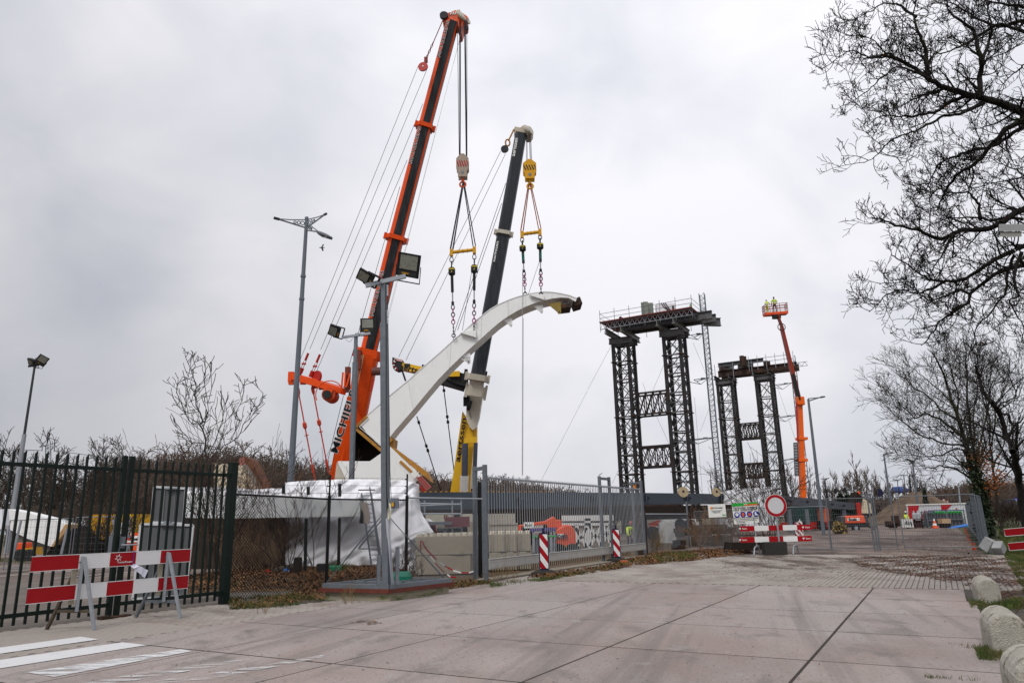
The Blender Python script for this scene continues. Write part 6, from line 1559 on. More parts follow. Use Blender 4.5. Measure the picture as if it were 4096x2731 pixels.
for x,y,Y in((2080,2005,52.6),(2370,1998,56.2),(2585,1993,59.1),(2750,1993,62.5),(2885,1994,66),(3000,1996,69)):
    c=P(x,y,Y-.06);w_=px(17,c);mb=MB();mb.ext([c+Vector((a*w_,0,b*w_)) for a,b in((-.9,.1),(-.75,.6),(-.1,1.15),(.25,.6),(1,.1),(.5,-.3),(.0,-.95),(-.6,-.6))],(0,.02,0));O('diamond_hole',mb,mat('hole dark blue',(.012,.017,.026),.7),g)
    mb=MB();mb.bar(c+Vector((-.0,-.02,-w_*.9)),c+Vector((.05,-.02,w_*.9)),.03,.03);O('hanger',mb,galv,g)
mb=MB();c=P(2926,1992,67);mb.box(c+Vector((0,-.03,0)),.42,.06,.42);O('square_hole',mb,MT['hole dark blue'],g)
for x,y,Y,r_ in((2732,1967,60,.42),(2865,1968,64,.38)):
    c=P(x,y,Y);mb=MB();mb.tube([c-Vector((0,.15,0)),c+Vector((0,.15,0))],r_,16);o=O('lifting_eye',mb,mat('ochre eye',(.40,.32,.20),.6),g);mb=MB();mb.disc(c+Vector((0,-.16,.05)),(0,1,0),.1,.03,8);O('eye_hole',mb,black,o)
mb=MB();
for k in range(26):
    c=P(1680+k*21,1967,48+k*.25);mb.box(c+UP*.02,.12,.06,.05)
O('edge_marks',mb,yelw,g,kind='stuff')
g=tgirder([(3139,1982,2015,72),(3260,1994,2028,80),(3340,2002,2033,86),(3420,2013,2037,92)],'second slate steel girder on the right, falling away behind the boom lift')
for x,y,Y in((3162,2004,73),(3230,2006,77),(3330,2016,84.6),(3376,2022,88)):
    c=P(x,y,Y-.25);w_=px(8,c);mb=MB();mb.ext([c+Vector((a*w_,0,b*w_)) for a,b in((-1,0),(0,.8),(1,0),(0,-.8))],(0,.05,0));O('diamond_hole',mb,MT['hole dark blue'],g)
mb=MB()
for x,Y in((3160,73),(3230,77),(3300,83),(3380,89)):
    c=P(x,2035,Y);mb.box((c.x,Y+.4,c.z/2),.35,.35,c.z)
O('trestle_posts',mb,galv,g,kind='stuff')
# trestles under the long girder
mb=MB()
for x,Y in((2090,53),(2115,53.5),(2190,55),(2660,60)):
    c=P(x,2040,Y);mb.box((c.x,Y+.4,c.z/2),.7,.8,c.z)
O('girder_trestle',mb,darkst,None,'dark trestle legs carrying the long slate girder','trestle',kind=None)
# white arch segments lying behind
def seg_piece(q,Y,dp,lab,m=archw,capq=None,capm=ochre,name='arch_segment'):
    g=T(name,lab,'bridge segment',P(q[0][0],q[0][1],Y))
    mb=MB();mb.ext([P(*p,Y) for p in q],(0,dp,0));O('shell',mb,m,g)
    if capq:
        mb=MB();mb.ext([P(*p,Y-.05) for p in capq],(0,dp*.98,0));O('end_face',mb,capm,g)
    return g
seg_piece([(1975,2075),(2055,2050),(2210,2044),(2330,2048),(2460,2050),(2460,2066),(2330,2068),(2240,2085),(2000,2086)],74,3,'long white arch segment lying low behind the girder, seen under it')
seg_piece([(2600,2035),(2700,2033),(2712,2060),(2600,2062)],78,3,'white segment end seen left of the wrapped post under the girder')
B3=cv(0,1950,2.94)
seg_piece([B3(*p) for p in((60,420),(90,250),(340,300),(640,375),(775,425),(765,470),(600,690),(330,600),(130,500))],46,1.2,'white arch segment with ochre edge lying behind the green gate',capq=[B3(*p) for p in((770,425),(800,432),(785,500),(625,692),(600,690))],capm=mat('tan edge',(.45,.27,.12)))
mb=MB();mb.ext([P(*B3(*p),46.4) for p in((800,440),(870,500),(1000,700),(990,790),(540,790),(625,692))],(0,2,0));O('dark_side_plate',mb,darkst,None,'dark brown rusty plate stack right of the lying white segment','steel plate')  # plain plate in one dark brown tone
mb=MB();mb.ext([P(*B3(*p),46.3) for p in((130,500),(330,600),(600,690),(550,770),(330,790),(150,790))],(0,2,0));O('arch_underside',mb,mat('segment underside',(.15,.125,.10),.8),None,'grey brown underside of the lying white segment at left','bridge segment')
# cream gable like segments
A3=cv(900,1800,3.136)
g=T('arch_segment','cream arch segment end with a rusty inner face, peaking left of the tall street lamp','bridge segment',P(980,1950,70))
mb=MB();mb.ext([P(*A3(*p),70) for p in((-140,330),(-140,160),(215,190),(400,500),(120,490),(-140,480))],(0,1.5,0));O('shell',mb,mat('cream segment',(.58,.50,.36),.5,0,.05),g)
mb=MB();mb.ext([P(*A3(*p),69.8) for p in((215,190),(255,175),(445,470),(400,500))],(0,1.7,0));O('edge_plate',mb,mat('grey edge plate',(.25,.23,.20)),g)
mb=MB();mb.ext([P(*A3(*p),70.4) for p in((165,120),(260,80),(330,120),(520,480),(445,480),(255,175),(170,225))],(0,2,0));O('inner_face',mb,mat('rust inner',(.15,.065,.035),.8,0,.3,1),g)
mb=MB();mb.ext([P(*A3(*p),70.3) for p in((175,110),(235,75),(255,175),(190,215))],(0,.1,0));O('pink_plate',mb,mat('pink primer dull',(.30,.11,.09)),g)
g=T('arch_segment','cream and brown segment end beyond the site fence, left of the sand heap','bridge segment',P(3440,2040,98))
mb=MB();mb.ext([P(*D4(*p),98) for p in((2195,640),(2200,570),(2215,560),(2310,640),(2330,740),(2190,740))],(0,1,0));O('shell',mb,MT['cream segment'],g)
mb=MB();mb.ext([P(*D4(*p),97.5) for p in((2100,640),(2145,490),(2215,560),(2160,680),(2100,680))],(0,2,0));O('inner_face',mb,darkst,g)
mb=MB();mb.ext([P(*D4(*p),97.4) for p in((2150,495),(2165,480),(2180,495),(2170,520))],(0,.3,0));O('orange_tip',mb,orangem,g)
mb=MB();c=P(*D4(2160,690),97);mb.box(c,.5,.3,1.6);O('red_prop',mb,red,g)
# ================= WRAPPED STRUCTURES =================
def wrapmesh(poly_rows,seed,amp,name,lab,m=wrapm,Yb=None,dy=1.5):
    """grid of pixel rows [(x,y),...] at depth, crumpled"""
    rr=random.Random(seed);ys=len(poly_rows);xs=len(poly_rows[0]);mb=MB();nz=lambda i,j:math.sin(i*1.7+seed)*math.cos(j*1.3+i*.6)+.6*math.sin(i*3.1+j*2.3)
    vs=[];k=9
    rows=[]
    for i in range((ys-1)*k+1):
        a=i/k;i0=min(int(a),ys-2);f=a-i0;r=[]
        for j in range((xs-1)*k+1):
            b=j/k;j0=min(int(b),xs-2);h=b-j0
            q=lambda A_,B_,t:(A_[0]+(B_[0]-A_[0])*t,A_[1]+(B_[1]-A_[1])*t,A_[2]+(B_[2]-A_[2])*t)
            p=q(q(poly_rows[i0][j0],poly_rows[i0][j0+1],h),q(poly_rows[i0+1][j0],poly_rows[i0+1][j0+1],h),f)
            e=(i in(0,(ys-1)*k)) or (j in(0,(xs-1)*k))
            Y=p[2]+(nz(i*4/9,j*4/9)*amp*.8+math.sin(i*.43+2.2*math.sin(j*.5+seed))*amp*.45+math.sin(j*1.15+i*.25)*amp*.35+rr.uniform(-amp,amp)*.12)
            r.append(P(p[0],p[1]+(rr.uniform(-.7,.7)),Y))
        rows.append(r)
    n=len(rows[0]);b=0
    for r in rows:mb.v+=[tuple(p) for p in r]
    N0=len(mb.v)
    for r in rows:mb.v+=[tuple(p+Vector((0,dy,0))) for p in r]
    R=len(rows)
    for i in range(R-1):
        for j in range(n-1):
            mb.f.append((i*n+j,(i+1)*n+j,(i+1)*n+j+1,i*n+j+1));mb.m.append(0)
            mb.f.append((N0+i*n+j,N0+i*n+j+1,N0+(i+1)*n+j+1,N0+(i+1)*n+j));mb.m.append(0)
    for j in range(n-1):
        mb.f.append((j,j+1,N0+j+1,N0+j));mb.f.append(((R-1)*n+j+1,(R-1)*n+j,N0+(R-1)*n+j,N0+(R-1)*n+j+1));mb.m+=[0,0]
    for i in range(R-1):
        mb.f.append((i*n,N0+i*n,N0+(i+1)*n,(i+1)*n));mb.f.append((i*n+n-1,(i+1)*n+n-1,N0+(i+1)*n+n-1,N0+i*n+n-1));mb.m+=[0,0]
    return O(name,mb,m,None,lab,'wrapped structure',smooth=True)
# tall wrap in the middle (scaffold clad in film)
xs=[1140,1230,1320,1420,1520,1610,1655]
def topy(x):return {1140:1928,1230:1922,1320:1918,1420:1916,1520:1918,1610:1920,1655:1928}[x]
wrapmesh([[(x,topy(x),26.5) for x in xs],[(x,1985,26.2) for x in xs],[(x+(8 if x>1600 else 0),2060,26) for x in xs],[(x+(20 if x>1600 else 0),2150,25.5) for x in xs],[(x+(-20 if x>1640 else 0),2220,25.2) for x in xs],[(x+(-10 if x>1640 else 0),2290,25) for x in xs]],5,.10,'film_wrap','tall scaffold wrapped in crumpled white film behind the two light masts')
wrapmesh([[(1640,1990,25.6),(1655,1995,25.4)],[(1645,2060,25.5),(1690,2060,25.2)],[(1640,2120,25.3),(1735,2130,24.6)],[(1620,2180,25.2),(1690,2128,24.9)]],9,.05,'film_flap','white film sheet flaring out right of the wrapped scaffold',dy=.1)
wrapmesh([[(x,1952+(6 if x in(1010,) else 0)-(4 if x<960 else 0),27.5) for x in(740,800,860,930,1010,1090,1150)],[(x,1982,27.3) for x in(740,800,860,930,1010,1090,1150)]],3,.06,'film_wrap','low crumpled white film on top of the white beam left of the lamp',dy=2.0)
mb=MB();mb.ext([P(x,y,24.55) for x,y in((735,1972),(935,1981),(1320,1996),(1440,1997),(1440,2064),(930,2072),(735,2070))],(0,1.2,0));O('wrapped_beam',mb,mat('white panel',(.66,.68,.69),.5,0,.03),None,'smooth white horizontal beam above the dark bay behind the chain link','wrapped beam')
mb=MB();mb.ext([P(x,y,27.4) for x,y in((735,2070),(1145,2070),(1145,2275),(735,2275))],(0,.2,0));O('bay_shade_sheet',mb,mat('brown black bay shade',(.045,.036,.028),.9,0,.4,1.2,streak=(1,1,.4)),None,'dark brown boarded bay under the white beam','hoarding')  # the open bay's darkness is put into this sheet's colour
for i,x in enumerate((735,1130,)):
    p=P(x,2260,26.5);mb=MB();mb.box((p.x,26.5,1.1),.16,.16,2.3);O('bay_post',mb,black,None,['dark post at the left end of the boarded bay','dark post at the right end of the boarded bay'][i],'post')
for i,(x,yt,yb) in enumerate(((1222,2072,2265),(1355,2070,2260),(1440,2290,2290))):
    if i==2:continue
    p=P(x,yb,22.5+i*.4);q=P(x+3,yt,22.5+i*.4);g=T('fence_post',['bare black post left of the tall black fence post','bare black post between the fence and the second mast'][i],'post',p);mb=MB();mb.tube([Vector((p.x,p.y,0)),q],.05,6);O('shaft',mb,blackm,g)
for i,(x,y0,y1) in enumerate(((1134,1938,1975),(1233,1946,1978),(1359,1933,1985))):
    p=P(x,y1,25.8);q=P(x,y0,25.8);mb=MB();mb.tube([p,q],.06,6);O('stub_post',mb,blackm,None,['short black post top left of the white film','grey post top before the white film','thin black post top before the white film'][i],'post')
# ladders and scaffold tubes before the wrap
g=T('ladder','aluminium ladder leaning before the white film between the two masts','ladder',P(1500,2290,24.4))
a=P(*cv(900,1700,1.96)(1070,535),25);b=P(*cv(900,1700,1.96)(1150,1110),24.2);s=Vector((.33,0,0))
mb=MB();mb.bar(a,b,.035,.06);O('side_rail',mb,galv,g);mb=MB();mb.bar(a+s,b+s,.035,.06);O('side_rail',mb,galv,g)
for k in range(16):
    mb=MB();p=a.lerp(b,(k+.5)/16);mb.tube([p,p+s],.014,5);O('rung',mb,galv,g)
g=T('scaffold_tube','loose scaffold tube frame behind the nearest mast','scaffold',P(1520,2260,24.2));Bq=cv(900,1700,1.96)
for a,b in(((1045,508),(1175,506)),((1135,485),(1210,1050)),((1045,967),(1225,967)),((1045,967),(1230,740)),((1205,960),(1215,1010))):
    mb=MB();mb.tube([P(*Bq(*a),24.3),P(*Bq(*b),24.3)],.022,6);O('tube',mb,rusty if b[1]<510 else galv,g)
mb=MB();mb.ext([P(*Bq(*p),24.6) for p in((1075,600),(1110,610),(1130,700),(1125,770),(1060,770),(1070,680))],(0,.15,0));O('hanging_bag',mb,mat('beige bag',(.35,.30,.26)),None,'beige bag hanging on the ladder before the white film','bag')
mb=MB();mb.ext([P(*Bq(*p),24.5) for p in((1068,665),(1078,680),(1078,770),(1050,768))],(0,.1,0));O('black_cloth',mb,black,None,'black cloth hanging beside the beige bag on the ladder','cloth')
# scaffold right of the wrap before the girder
S3=cv(1600,1900,3.92);g=T('scaffold','tube scaffold frame with planks between the white film and the sliding gate','scaffold',P(1800,2130,30))
for a,b in(((205,440),(960,455)),((270,480),(960,450)),((340,605),(960,605)),((400,745),(820,725)),((400,770),(970,765)),((820,390),(820,890)),((960,390),(968,890)),((385,390),(385,600)),((690,900),(815,765)),((905,820),(950,770)),((590,860),(700,850))):
    mb=MB();mb.tube([P(*S3(*a),30),P(*S3(*b),30)],.035,6);O('tube',mb,galvL,g)
mb=MB();mb.bar(P(*S3(400,755),29.9),P(*S3(820,750),29.9),.4,.12);O('plank',mb,galv,g)
mb=MB();mb.box(P(*S3(895,730),29.8),1.0,.1,.40);O('toe_board',mb,mat('maroon board',(.16,.05,.06)),g)
for i,(x0,y0,x1,y1,m,lab,cat) in enumerate(((400,620,1140,720,mat('dirty cream box',(.50,.47,.38),.7,0,.25,2),'long dirty cream beam stack behind the scaffold','beam'),(840,618,935,700,black,'black square duct in the cream stack','duct'),(575,835,1060,890,black,'black round bars lying behind the blocks','bar'),(975,730,1055,820,black,'black square crate left of the near gate portal','crate'),(1058,728,1400,880,concm,'dirty concrete piece behind the near gate portal','concrete'))):
    p=P(*S3(x0,y0),34+i*.0-.4*i);q=P(*S3(x1,y1),34-.4*i);mb=MB();mb.box(((p.x+q.x)/2,34.5-.4*i,(p.z+q.z)/2),abs(q.x-p.x),1.0,abs(p.z-q.z));O('stacked_piece',mb,m,None,lab,cat)
mb=MB();mb.ext([P(*S3(*p),33) for p in((683,622),(745,622),(742,705),(690,700))],(0,.05,0));o=O('warning_plate',mb,black,None,'black warning plate with yellow and white triangle on the cream stack','sign')
mb=MB();mb.ext([P(*S3(*p),32.9) for p in((692,690),(712,625),(738,690),(716,660))],(0,.05,0));O('triangle_mark',mb,yelw,o)
mb=MB();
for k in range(5):
    a=P(*S3(440+22*k,785),31);b=P(*S3(540+10*k,910),31);mb.bar(a,b,.07,.07)
    a=P(*S3(560,785+20*k),31);b=P(*S3(470+10*k,800+25*k),31);mb.bar(a,b,.07,.07)
O('red_lattice',mb,red,None,'red lattice frame peeking behind the flared white film','frame',kind='stuff')
mb=MB();mb.ext([P(*S3(*p),31.5) for p in((380,700),(410,678),(470,712),(490,722),(400,722))],(0,1,0));O('white_bonnet',mb,whitep,None,'white machine bonnet seen beside the flared film','machine')
# ================= MACHINES BEHIND THE GATE =================
R2=cv(1900,1980,2.94)
g=T('boom_lift','folded red orange boom lift behind the sliding gate, arm pointing left','boom lift',P(*R2(1070,660),38))
rl=mat('red orange machine',(.70,.07,.012),.35,0,.06,2)
mb=MB();mb.ext([P(*R2(*p),37.5) for p in((955,650),(955,400),(1060,345),(1130,350),(1165,400),(1185,470),(1190,650))],(0,2.0,0));O('body_cover',mb,rl,g,bev=.08)
mb=MB();mb.ext([P(*R2(*p),37.8) for p in((510,350),(830,300),(925,245),(960,290),(1010,285),(1022,385),(860,385),(840,345),(550,372),(548,425),(512,425))],(0,1.2,0));O('folded_arm',mb,rl,g,bev=.04)
mb=MB();c=P(*R2(1010,475),37.42);mb.box(c,px(30,c),.03,px(14,c));O('name_plate',mb,whitep,g);text('Boels',.30,c+Vector((0,-.03,0)),(1,0,0),UP,paint,g,bold=.03)
c=P(*R2(632,350),37.7);mb=MB();mb.box(c,.5,.03,.3);O('name_plate',mb,whitep,g);text('Boels',.17,c+Vector((0,-.03,0)),(1,0,0),UP,paint,g)
for k in range(12):
    mb=MB();a=P(*R2(970+18*k,588),37.4);mb.ext([a,a+Vector((.08,0,0)),a+Vector((.03,0,-.12)),a+Vector((-.05,0,-.12))],(0,-.02,0));O('hazard_mark',mb,yelw if k%2 else black,g)
for x in(990,1150):
    mb=MB();mb.disc(P(*R2(x,670),37.2)*1,(0,1,0),.42,.35,14);O('wheel',mb,tyre,g)
g=T('waste_container','grey metal container with purple rim beside the red boom lift','container',P(*R2(800,670),36))
mb=MB();mb.ext([P(*R2(*p),36) for p in((680,480),(950,470),(955,668),(680,690))],(0,1.6,0));O('body',mb,galv,g)
mb=MB();a=P(*R2(640,408),35.9);b=P(*R2(945,400),35.9);mb.bar(a,b,.12,.16);O('rim',mb,purple,g)
mb=MB();a=P(*R2(680,488),35.9);b=P(*R2(960,478),35.9);mb.bar(a,b,.08,.07);O('green_strip',mb,limeg,g)
for x in(690,895,935):
    mb=MB();mb.bar(P(*R2(x,410),35.9),P(*R2(x,670),35.9),.07,.07);O('corner_post',mb,galvL,g)
for k in range(10):
    mb=MB();mb.bar(P(*R2(700+24*k,495),35.95),P(*R2(702+24*k,670),35.95),.05,.05);O('panel_rib',mb,galv,g)
# white steel trestle
g=T('steel_trestle','white steel trestle with crossed braces behind the sliding gate','trestle',P(*R2(1300,600),41))
wt=mat('white trestle',(.60,.60,.58),.5,0,.1,2)
for (x0,y0,x1,y1,w_) in((1020,270,1620,265,.30),(1020,340,1620,340,.14),(1320,270,1325,620,.34),(1485,265,1490,610,.22),(1195,350,1200,600,.2),(1590,265,1600,600,.2),(1340,350,1480,600,.16),(1480,360,1345,600,.16),(1180,380,1310,620,.16),(1310,380,1180,600,.14),(1500,350,1580,560,.14),(1580,350,1500,560,.14)):
    mb=MB();mb.bar(P(*R2(x0,y0),41),P(*R2(x1,y1),41),w_,.5,up=Vector((0,1,0)));O('strut',mb,wt,g)
mb=MB();mb.ext([P(*R2(*p),41.2) for p in((1025,275),(1480,268),(1480,335),(1040,340))],(0,.4,0));O('web_plate',mb,wt,g)
mb=MB();mb.box(P(*R2(1800,235),46)+UP*.1,14,1,.8);O('dark_beam',mb,darkst,None,'dark steel beam stack lying beyond the white trestle','beam')
# wrapped posts and frames right of the gate
S5=cv(2450,1850,3.92)
wrapmesh([[(2450+x/3.92,1850+730/3.92,58) for x in(800,880,970)],[(2450+x/3.92,1850+820/3.92,57.8) for x in(785,880,975)],[(2450+x/3.92,1850+1020/3.92,57.6) for x in(760,850,960)],[(2450+x/3.92,1850+1180/3.92,57.4) for x in(790,860,950)]],21,.08,'film_wrap','white film hanging round a post right of the sliding gate',dy=.7)
g=T('steel_trestle','white steel frame with round web holes right of the film wrapped post','trestle',P(*S5(1000,1250),52))
mb=MB();mb.ext([P(*S5(*p),52) for p in((790,820),(1310,820),(1310,925),(790,925))],(0,.6,0));O('top_plate',mb,wt,g)
for x0,y0,x1,y1,w_ in((850,930,870,1255,1.2),(940,1090,880,1230,.3),(1180,920,1190,1020,.9),(1290,920,1295,1000,.5),(975,1010,1170,1015,.3)):
    mb=MB();mb.bar(P(*S5(x0,y0),51.8),P(*S5(x1,y1),51.8),w_*.9,.5,up=Vector((0,1,0)));O('strut',mb,wt,g)
for x in(1065,1215):
    mb=MB();mb.disc(P(*S5(x,975),51.6),(0,1,0),.42,.1,14);O('web_hole',mb,black,g)
g=T('boom_lift','small red boom lift parked right behind the end of the sliding gate','boom lift',P(*S5(660,1130),60))
mb=MB();mb.ext([P(*S5(*p),60) for p in((590,945),(780,885),(795,940),(610,990))],(0,1,0));O('arm',mb,rl,g)
mb=MB();mb.ext([P(*S5(*p),59.6) for p in((610,975),(715,985),(715,1060),(610,1050))],(0,1.3,0));O('cover',mb,mat('coral cover',(.72,.16,.08),.4),g,bev=.06);c=P(*S5(660,1018),59.5);mb=MB();mb.box(c,.55,.04,.22);O('name_plate',mb,whitep,g)
mb=MB();mb.ext([P(*S5(*p),60.2) for p in((600,1060),(780,1060),(780,960),(720,960),(640,1110),(600,1140))],(0,1.2,0));O('chassis',mb,black,g);mb=MB();mb.disc(P(*S5(640,1105),59.6),(0,1,0),.55,.5,14);O('wheel',mb,tyre,g)
# timber baulks by the fence
g=T('timber_baulk_wall','weathered timber baulks laid as a low wall behind the fence right of the gate','timber wall',P(*S5(1200,1370),41))
for (x0,x1,y0,y1,Y) in((975,1440,1030,1090,42),(1000,1130,1095,1165,42),(1150,1560,1070,1135,43),(1250,1800,975,1040,45),(1290,1900,1040,1110,46),(960,1160,1215,1290,41),(940,1150,1290,1385,40.5),(1250,1900,1150,1290,44)):
    p=P(*S5(x0,y0),Y);q=P(*S5(x1,y1),Y);mb=MB();mb.box(((p.x+q.x)/2,Y+.2,(p.z+q.z)/2),q.x-p.x,.4,abs(p.z-q.z));O('baulk',mb,wood if y0<1200 else rusty,g,bev=.02)
mb=MB();mb.ext([P(*D4(*p),33.6) for p in((670,1085),(1040,1085),(1045,1165),(660,1170))],(0,1.2,0));O('dark_crate',mb,darkst,None,'low dark skip behind the left end of the far barrier','skip')
# round wrapped tent and shrubs behind boards
wrapmesh([[(2890,1972,66),(2950,1955,66),(3040,1948,66),(3110,1945,66)],[(2900,1985,65.8),(2960,1975,65.5),(3050,1968,65.5),(3112,1975,65.8)],[(2900,2030,65.5),(2960,2030,65),(3050,2030,65),(3112,2030,65.5)],[(2900,2110,65.5),(2960,2110,65),(3050,2110,65),(3112,2110,65.5)]],31,.15,'film_wrap','white film clad shed behind the notice boards and round sign',m=mat('smooth film',(.55,.56,.58),.5,0,.05,1,.4,3),dy=4)
# ================= RIGHT HAND YARD =================
g=T('compressor','red orange towed compressor with black ends and a drawbar in the yard','compressor',G(3410,2118));yc=G(3410,2118).y
def Dp(x,y,Y=yc):return P(*D4(x,y),Y)
mb=MB();mb.ext([Dp(*p) for p in((2005,770),(2225,765),(2250,855),(2010,862))],(0,1.5,0));O('body',mb,mat('coral red cover',(.75,.11,.05),.35,0,.05),g,bev=.12)
mb=MB();mb.ext([Dp(x,y,yc+.1) for x,y in((1948,775),(2006,772),(2012,870),(1955,862))],(0,1.3,0));O('front_cap',mb,mat('dark bonnet',(.06,.065,.075),.4),g,bev=.1)
mb=MB();mb.ext([Dp(x,y,yc+.1) for x,y in((2226,764),(2268,775),(2290,860),(2250,875))],(0,1.3,0));O('rear_cap',mb,MT['dark bonnet'],g,bev=.1)
mb=MB();mb.ext([Dp(x,y,yc+.1) for x,y in((1960,862),(2290,858),(2285,905),(1985,905))],(0,1.3,0));O('chassis',mb,black,g)
mb=MB();c=Dp(2125,915,yc-.1);mb.disc(c,(0,1,0),.36*2878/2878*1.1,.25,18);o=O('wheel',mb,tyre,g);mb=MB();mb.disc(c+Vector((0,-.14,0)),(0,1,0),.2,.03,12);O('rim',mb,galvL,o)
mb=MB();mb.tube([Dp(2280,895),Dp(2330,905),Dp(2380,890)],.06,5);mb.tube([Dp(2285,905),Dp(2320,925),Dp(2345,925)],.05,5);O('drawbar',mb,black,g)
mb=MB();c=Dp(2100,812,yc-.02);mb.box(c,1.3,.03,.28);O('name_plate',mb,whitep,g);text('Boels',.38,c+Vector((-.12,-.03,-.0)),(1,0,0),UP,paint,g,bold=.04)
# container, its long wall square to the road
C6=cv(3600,1900,3.92)
Cp=lambda x,y,Y=84.4:P(*C6(x,y),Y)
c0_=Cp(122,640,85.5);c0_.z=0
def CW(x,y,off=0.):                    # point on the container's wall plane
    r=ray(*C6(x,y));k=(c0_.dot(U)+off-EYE.dot(U))/r.dot(U);return EYE+r*k
g=T('shipping_container','white corrugated container painted with red bands and triangle behind the gas racks','container',c0_)
z1=CW(200,463).z;LC=along(Vector((c0_.x,c0_.y,1.5)),-V,C6(1075,640)[0])
mb=MB();n=46
fr_=[c0_-V*(LC*k/(n*4))+U*(0 if k%4 in(0,1) else .07) for k in range(n*4+1)]
rb=[p+UP*.12 for p in fr_]+[c0_-V*LC+U*2.4+UP*.12,c0_+U*2.4+UP*.12]
mb.loft([rb,[Vector((p.x,p.y,z1-.1)) for p in rb]])
O('corrugated_wall',mb,mat('container white',(.62,.63,.65),.5,0,.05),g)
for zz,hh in((z1,.12),(.08,.16)):
    mb=MB();mb.fr(c0_-V*LC/2+U*1.2+UP*zz,-V*(LC/2+.05),U*1.25,UP*hh/2);O('rail_frame',mb,whitep,g)
def cpanel(pl,m,n='painted_panel',off=-.02):
    mb=MB();mb.ext([CW(*p,off) for p in pl],-U*.012);return O(n,mb,m,g)
cr=mat('container red',(.40,.008,.012),.45,0,.06)
cpanel([(124,470),(300,468),(215,815),(135,815)],cr);cpanel([(640,462),(815,458),(735,540),(648,548)],cr)
cpanel([(388,542),(445,600),(445,612),(345,612)],cr);cpanel([(340,615),(465,612),(465,718),(360,718),(320,665)],cr);cpanel([(362,672),(402,616),(450,668)],whitep,off=-.05);cpanel([(868,530),(886,508),(908,530)],cr)
cpanel([(358,720),(468,718),(468,820),(366,820)],whitep);text('terra',.95,CW(432,750,-.08),-V,UP,paint,g,bold=.04);text('nova',.7,CW(440,780,-.08),-V,UP,paint,g,bold=.03)
# gas racks
def rack(xa,xb,ya,yb,Y,ncyl,green_,lab):
    a=Cp(xa,yb,Y);b=Cp(xb,yb,Y);z=Cp(xa,ya,Y).z;g=T('gas_rack',lab,'gas rack',Vector((a.x,Y,0)),'gas cylinder racks')
    w_=b.x-a.x
    for dx in(0,w_):
        for dy in(0,1.0):
            mb=MB();mb.box((a.x+dx,Y+dy,z/2),.09,.09,z);O('corner_post',mb,galv,g)
    for zz,m in((z-.04,purple),(.15,galv),(z*.45,galv)):
        for dy in(0,1.0):
            mb=MB();mb.box((a.x+w_/2,Y+dy,zz),w_,.09,.10);O('rail',mb,m,g)
    for i in range(ncyl):
        for j in(0,1):
            r=w_/ncyl*.42;c=Vector((a.x+w_*(i+.5)/ncyl,Y+.3+.42*j,0));h=z*.80
            mb=MB();mb.tube([c+UP*.12,c+UP*h],r,12);o=O('gas_cylinder',mb,cylg,g)
            mb=MB();mb.tube([c+UP*h,c+UP*(h+.14),c+UP*(h+.24),c+UP*(h+.30)],[r*1.01,r*.9,r*.5,r*.3],12);O('shoulder',mb,cylgreen if green_ else cylg,o)
            mb=MB();mb.tube([c+UP*(h+.28),c+UP*(h+.38)],.05,6);O('valve',mb,galvL,o)
    return g
rack(447,565,565,822,81,3,False,'leftmost low rack of plain grey gas cylinders')
rack(570,757,545,822,81,4,True,'middle gas rack with green shouldered cylinders behind the wooden crate')
rack(765,1040,545,812,82,5,True,'rightmost wide gas rack with green shouldered cylinders')
g=T('wooden_crate','pale wooden crate standing on a dark base before the middle gas rack','crate',Cp(720,820,79))
mb=MB();a=Cp(645,682,79);b=Cp(790,752,79);mb.box(((a.x+b.x)/2,79.3,(a.z+b.z)/2),b.x-a.x,.9,a.z-b.z);O('planks',mb,woodl,g)
mb=MB();b2=Cp(790,818,79);mb.box(((a.x+b.x)/2,79.3,b2.z+.45),b.x-a.x-.1,.8,.9);O('base_box',mb,darkst,g)
g=T('traffic_cone','red and white banded traffic cone before the gas racks','traffic cone',Cp(553,825,78));c=Cp(553,825,78);c.z=0
for k in range(4):
    h0,h1=.05+.23*k,.05+.23*(k+1);mb=MB();mb.tube([c+UP*h0,c+UP*h1],[.26-.055*k,.26-.055*(k+1)],12);O('band',mb,orangem if k%2==0 else whitep,g,label='orange red band' if k%2==0 else 'white band')
mb=MB();mb.box(c+UP*.025,.6,.6,.05);O('base',mb,orangem,g)
g=T('site_banner','white hoarding panel with black drips leaning on a rail left of the container','panel',Cp(110,815,79))
mb=MB();a=Cp(0,690,79);b=Cp(212,812,79);mb.box(((a.x+b.x)/2,79,(a.z+b.z)/2),b.x-a.x,.06,a.z-b.z);O('panel',mb,mat('scribbled white board',(.62,.63,.60),.6,0,.1,2,col2=(.06,.06,.06),c2lo=.60,c2hi=.66,s2=3,streak=(1,1,.3)),g)
for k in range(6):
    mb=MB();p=Cp(20+36*k,690,78.9);mb.bar(p,p-UP*(.7+.3*math.sin(k*2)),.03,.02);O('drip_strap',mb,black,g)
text('dst',.6,Cp(130,745,78.9),(1,0,0),UP,paint,g)
g=T('work_table','dark work table with grey gas bottles on it before the container','table',Cp(300,820,80))
mb=MB();a=Cp(225,692,80);b=Cp(360,700,80);mb.box(((a.x+b.x)/2,80.4,a.z),b.x-a.x,.9,.08);O('top',mb,darkst,g)
for dx in(.1,b.x-a.x-.1):
    mb=MB();mb.box((a.x+dx,80.1,a.z/2),.1,.1,a.z);O('leg',mb,darkst,g)
mb=MB();a=Cp(240,705,80.5);b=Cp(355,815,80.5);mb.box(((a.x+b.x)/2,80.7,(a.z+b.z)/2),b.x-a.x,.6,a.z-b.z);O('cabinet',mb,mat('maroon cabinet',(.07,.015,.02)),g)
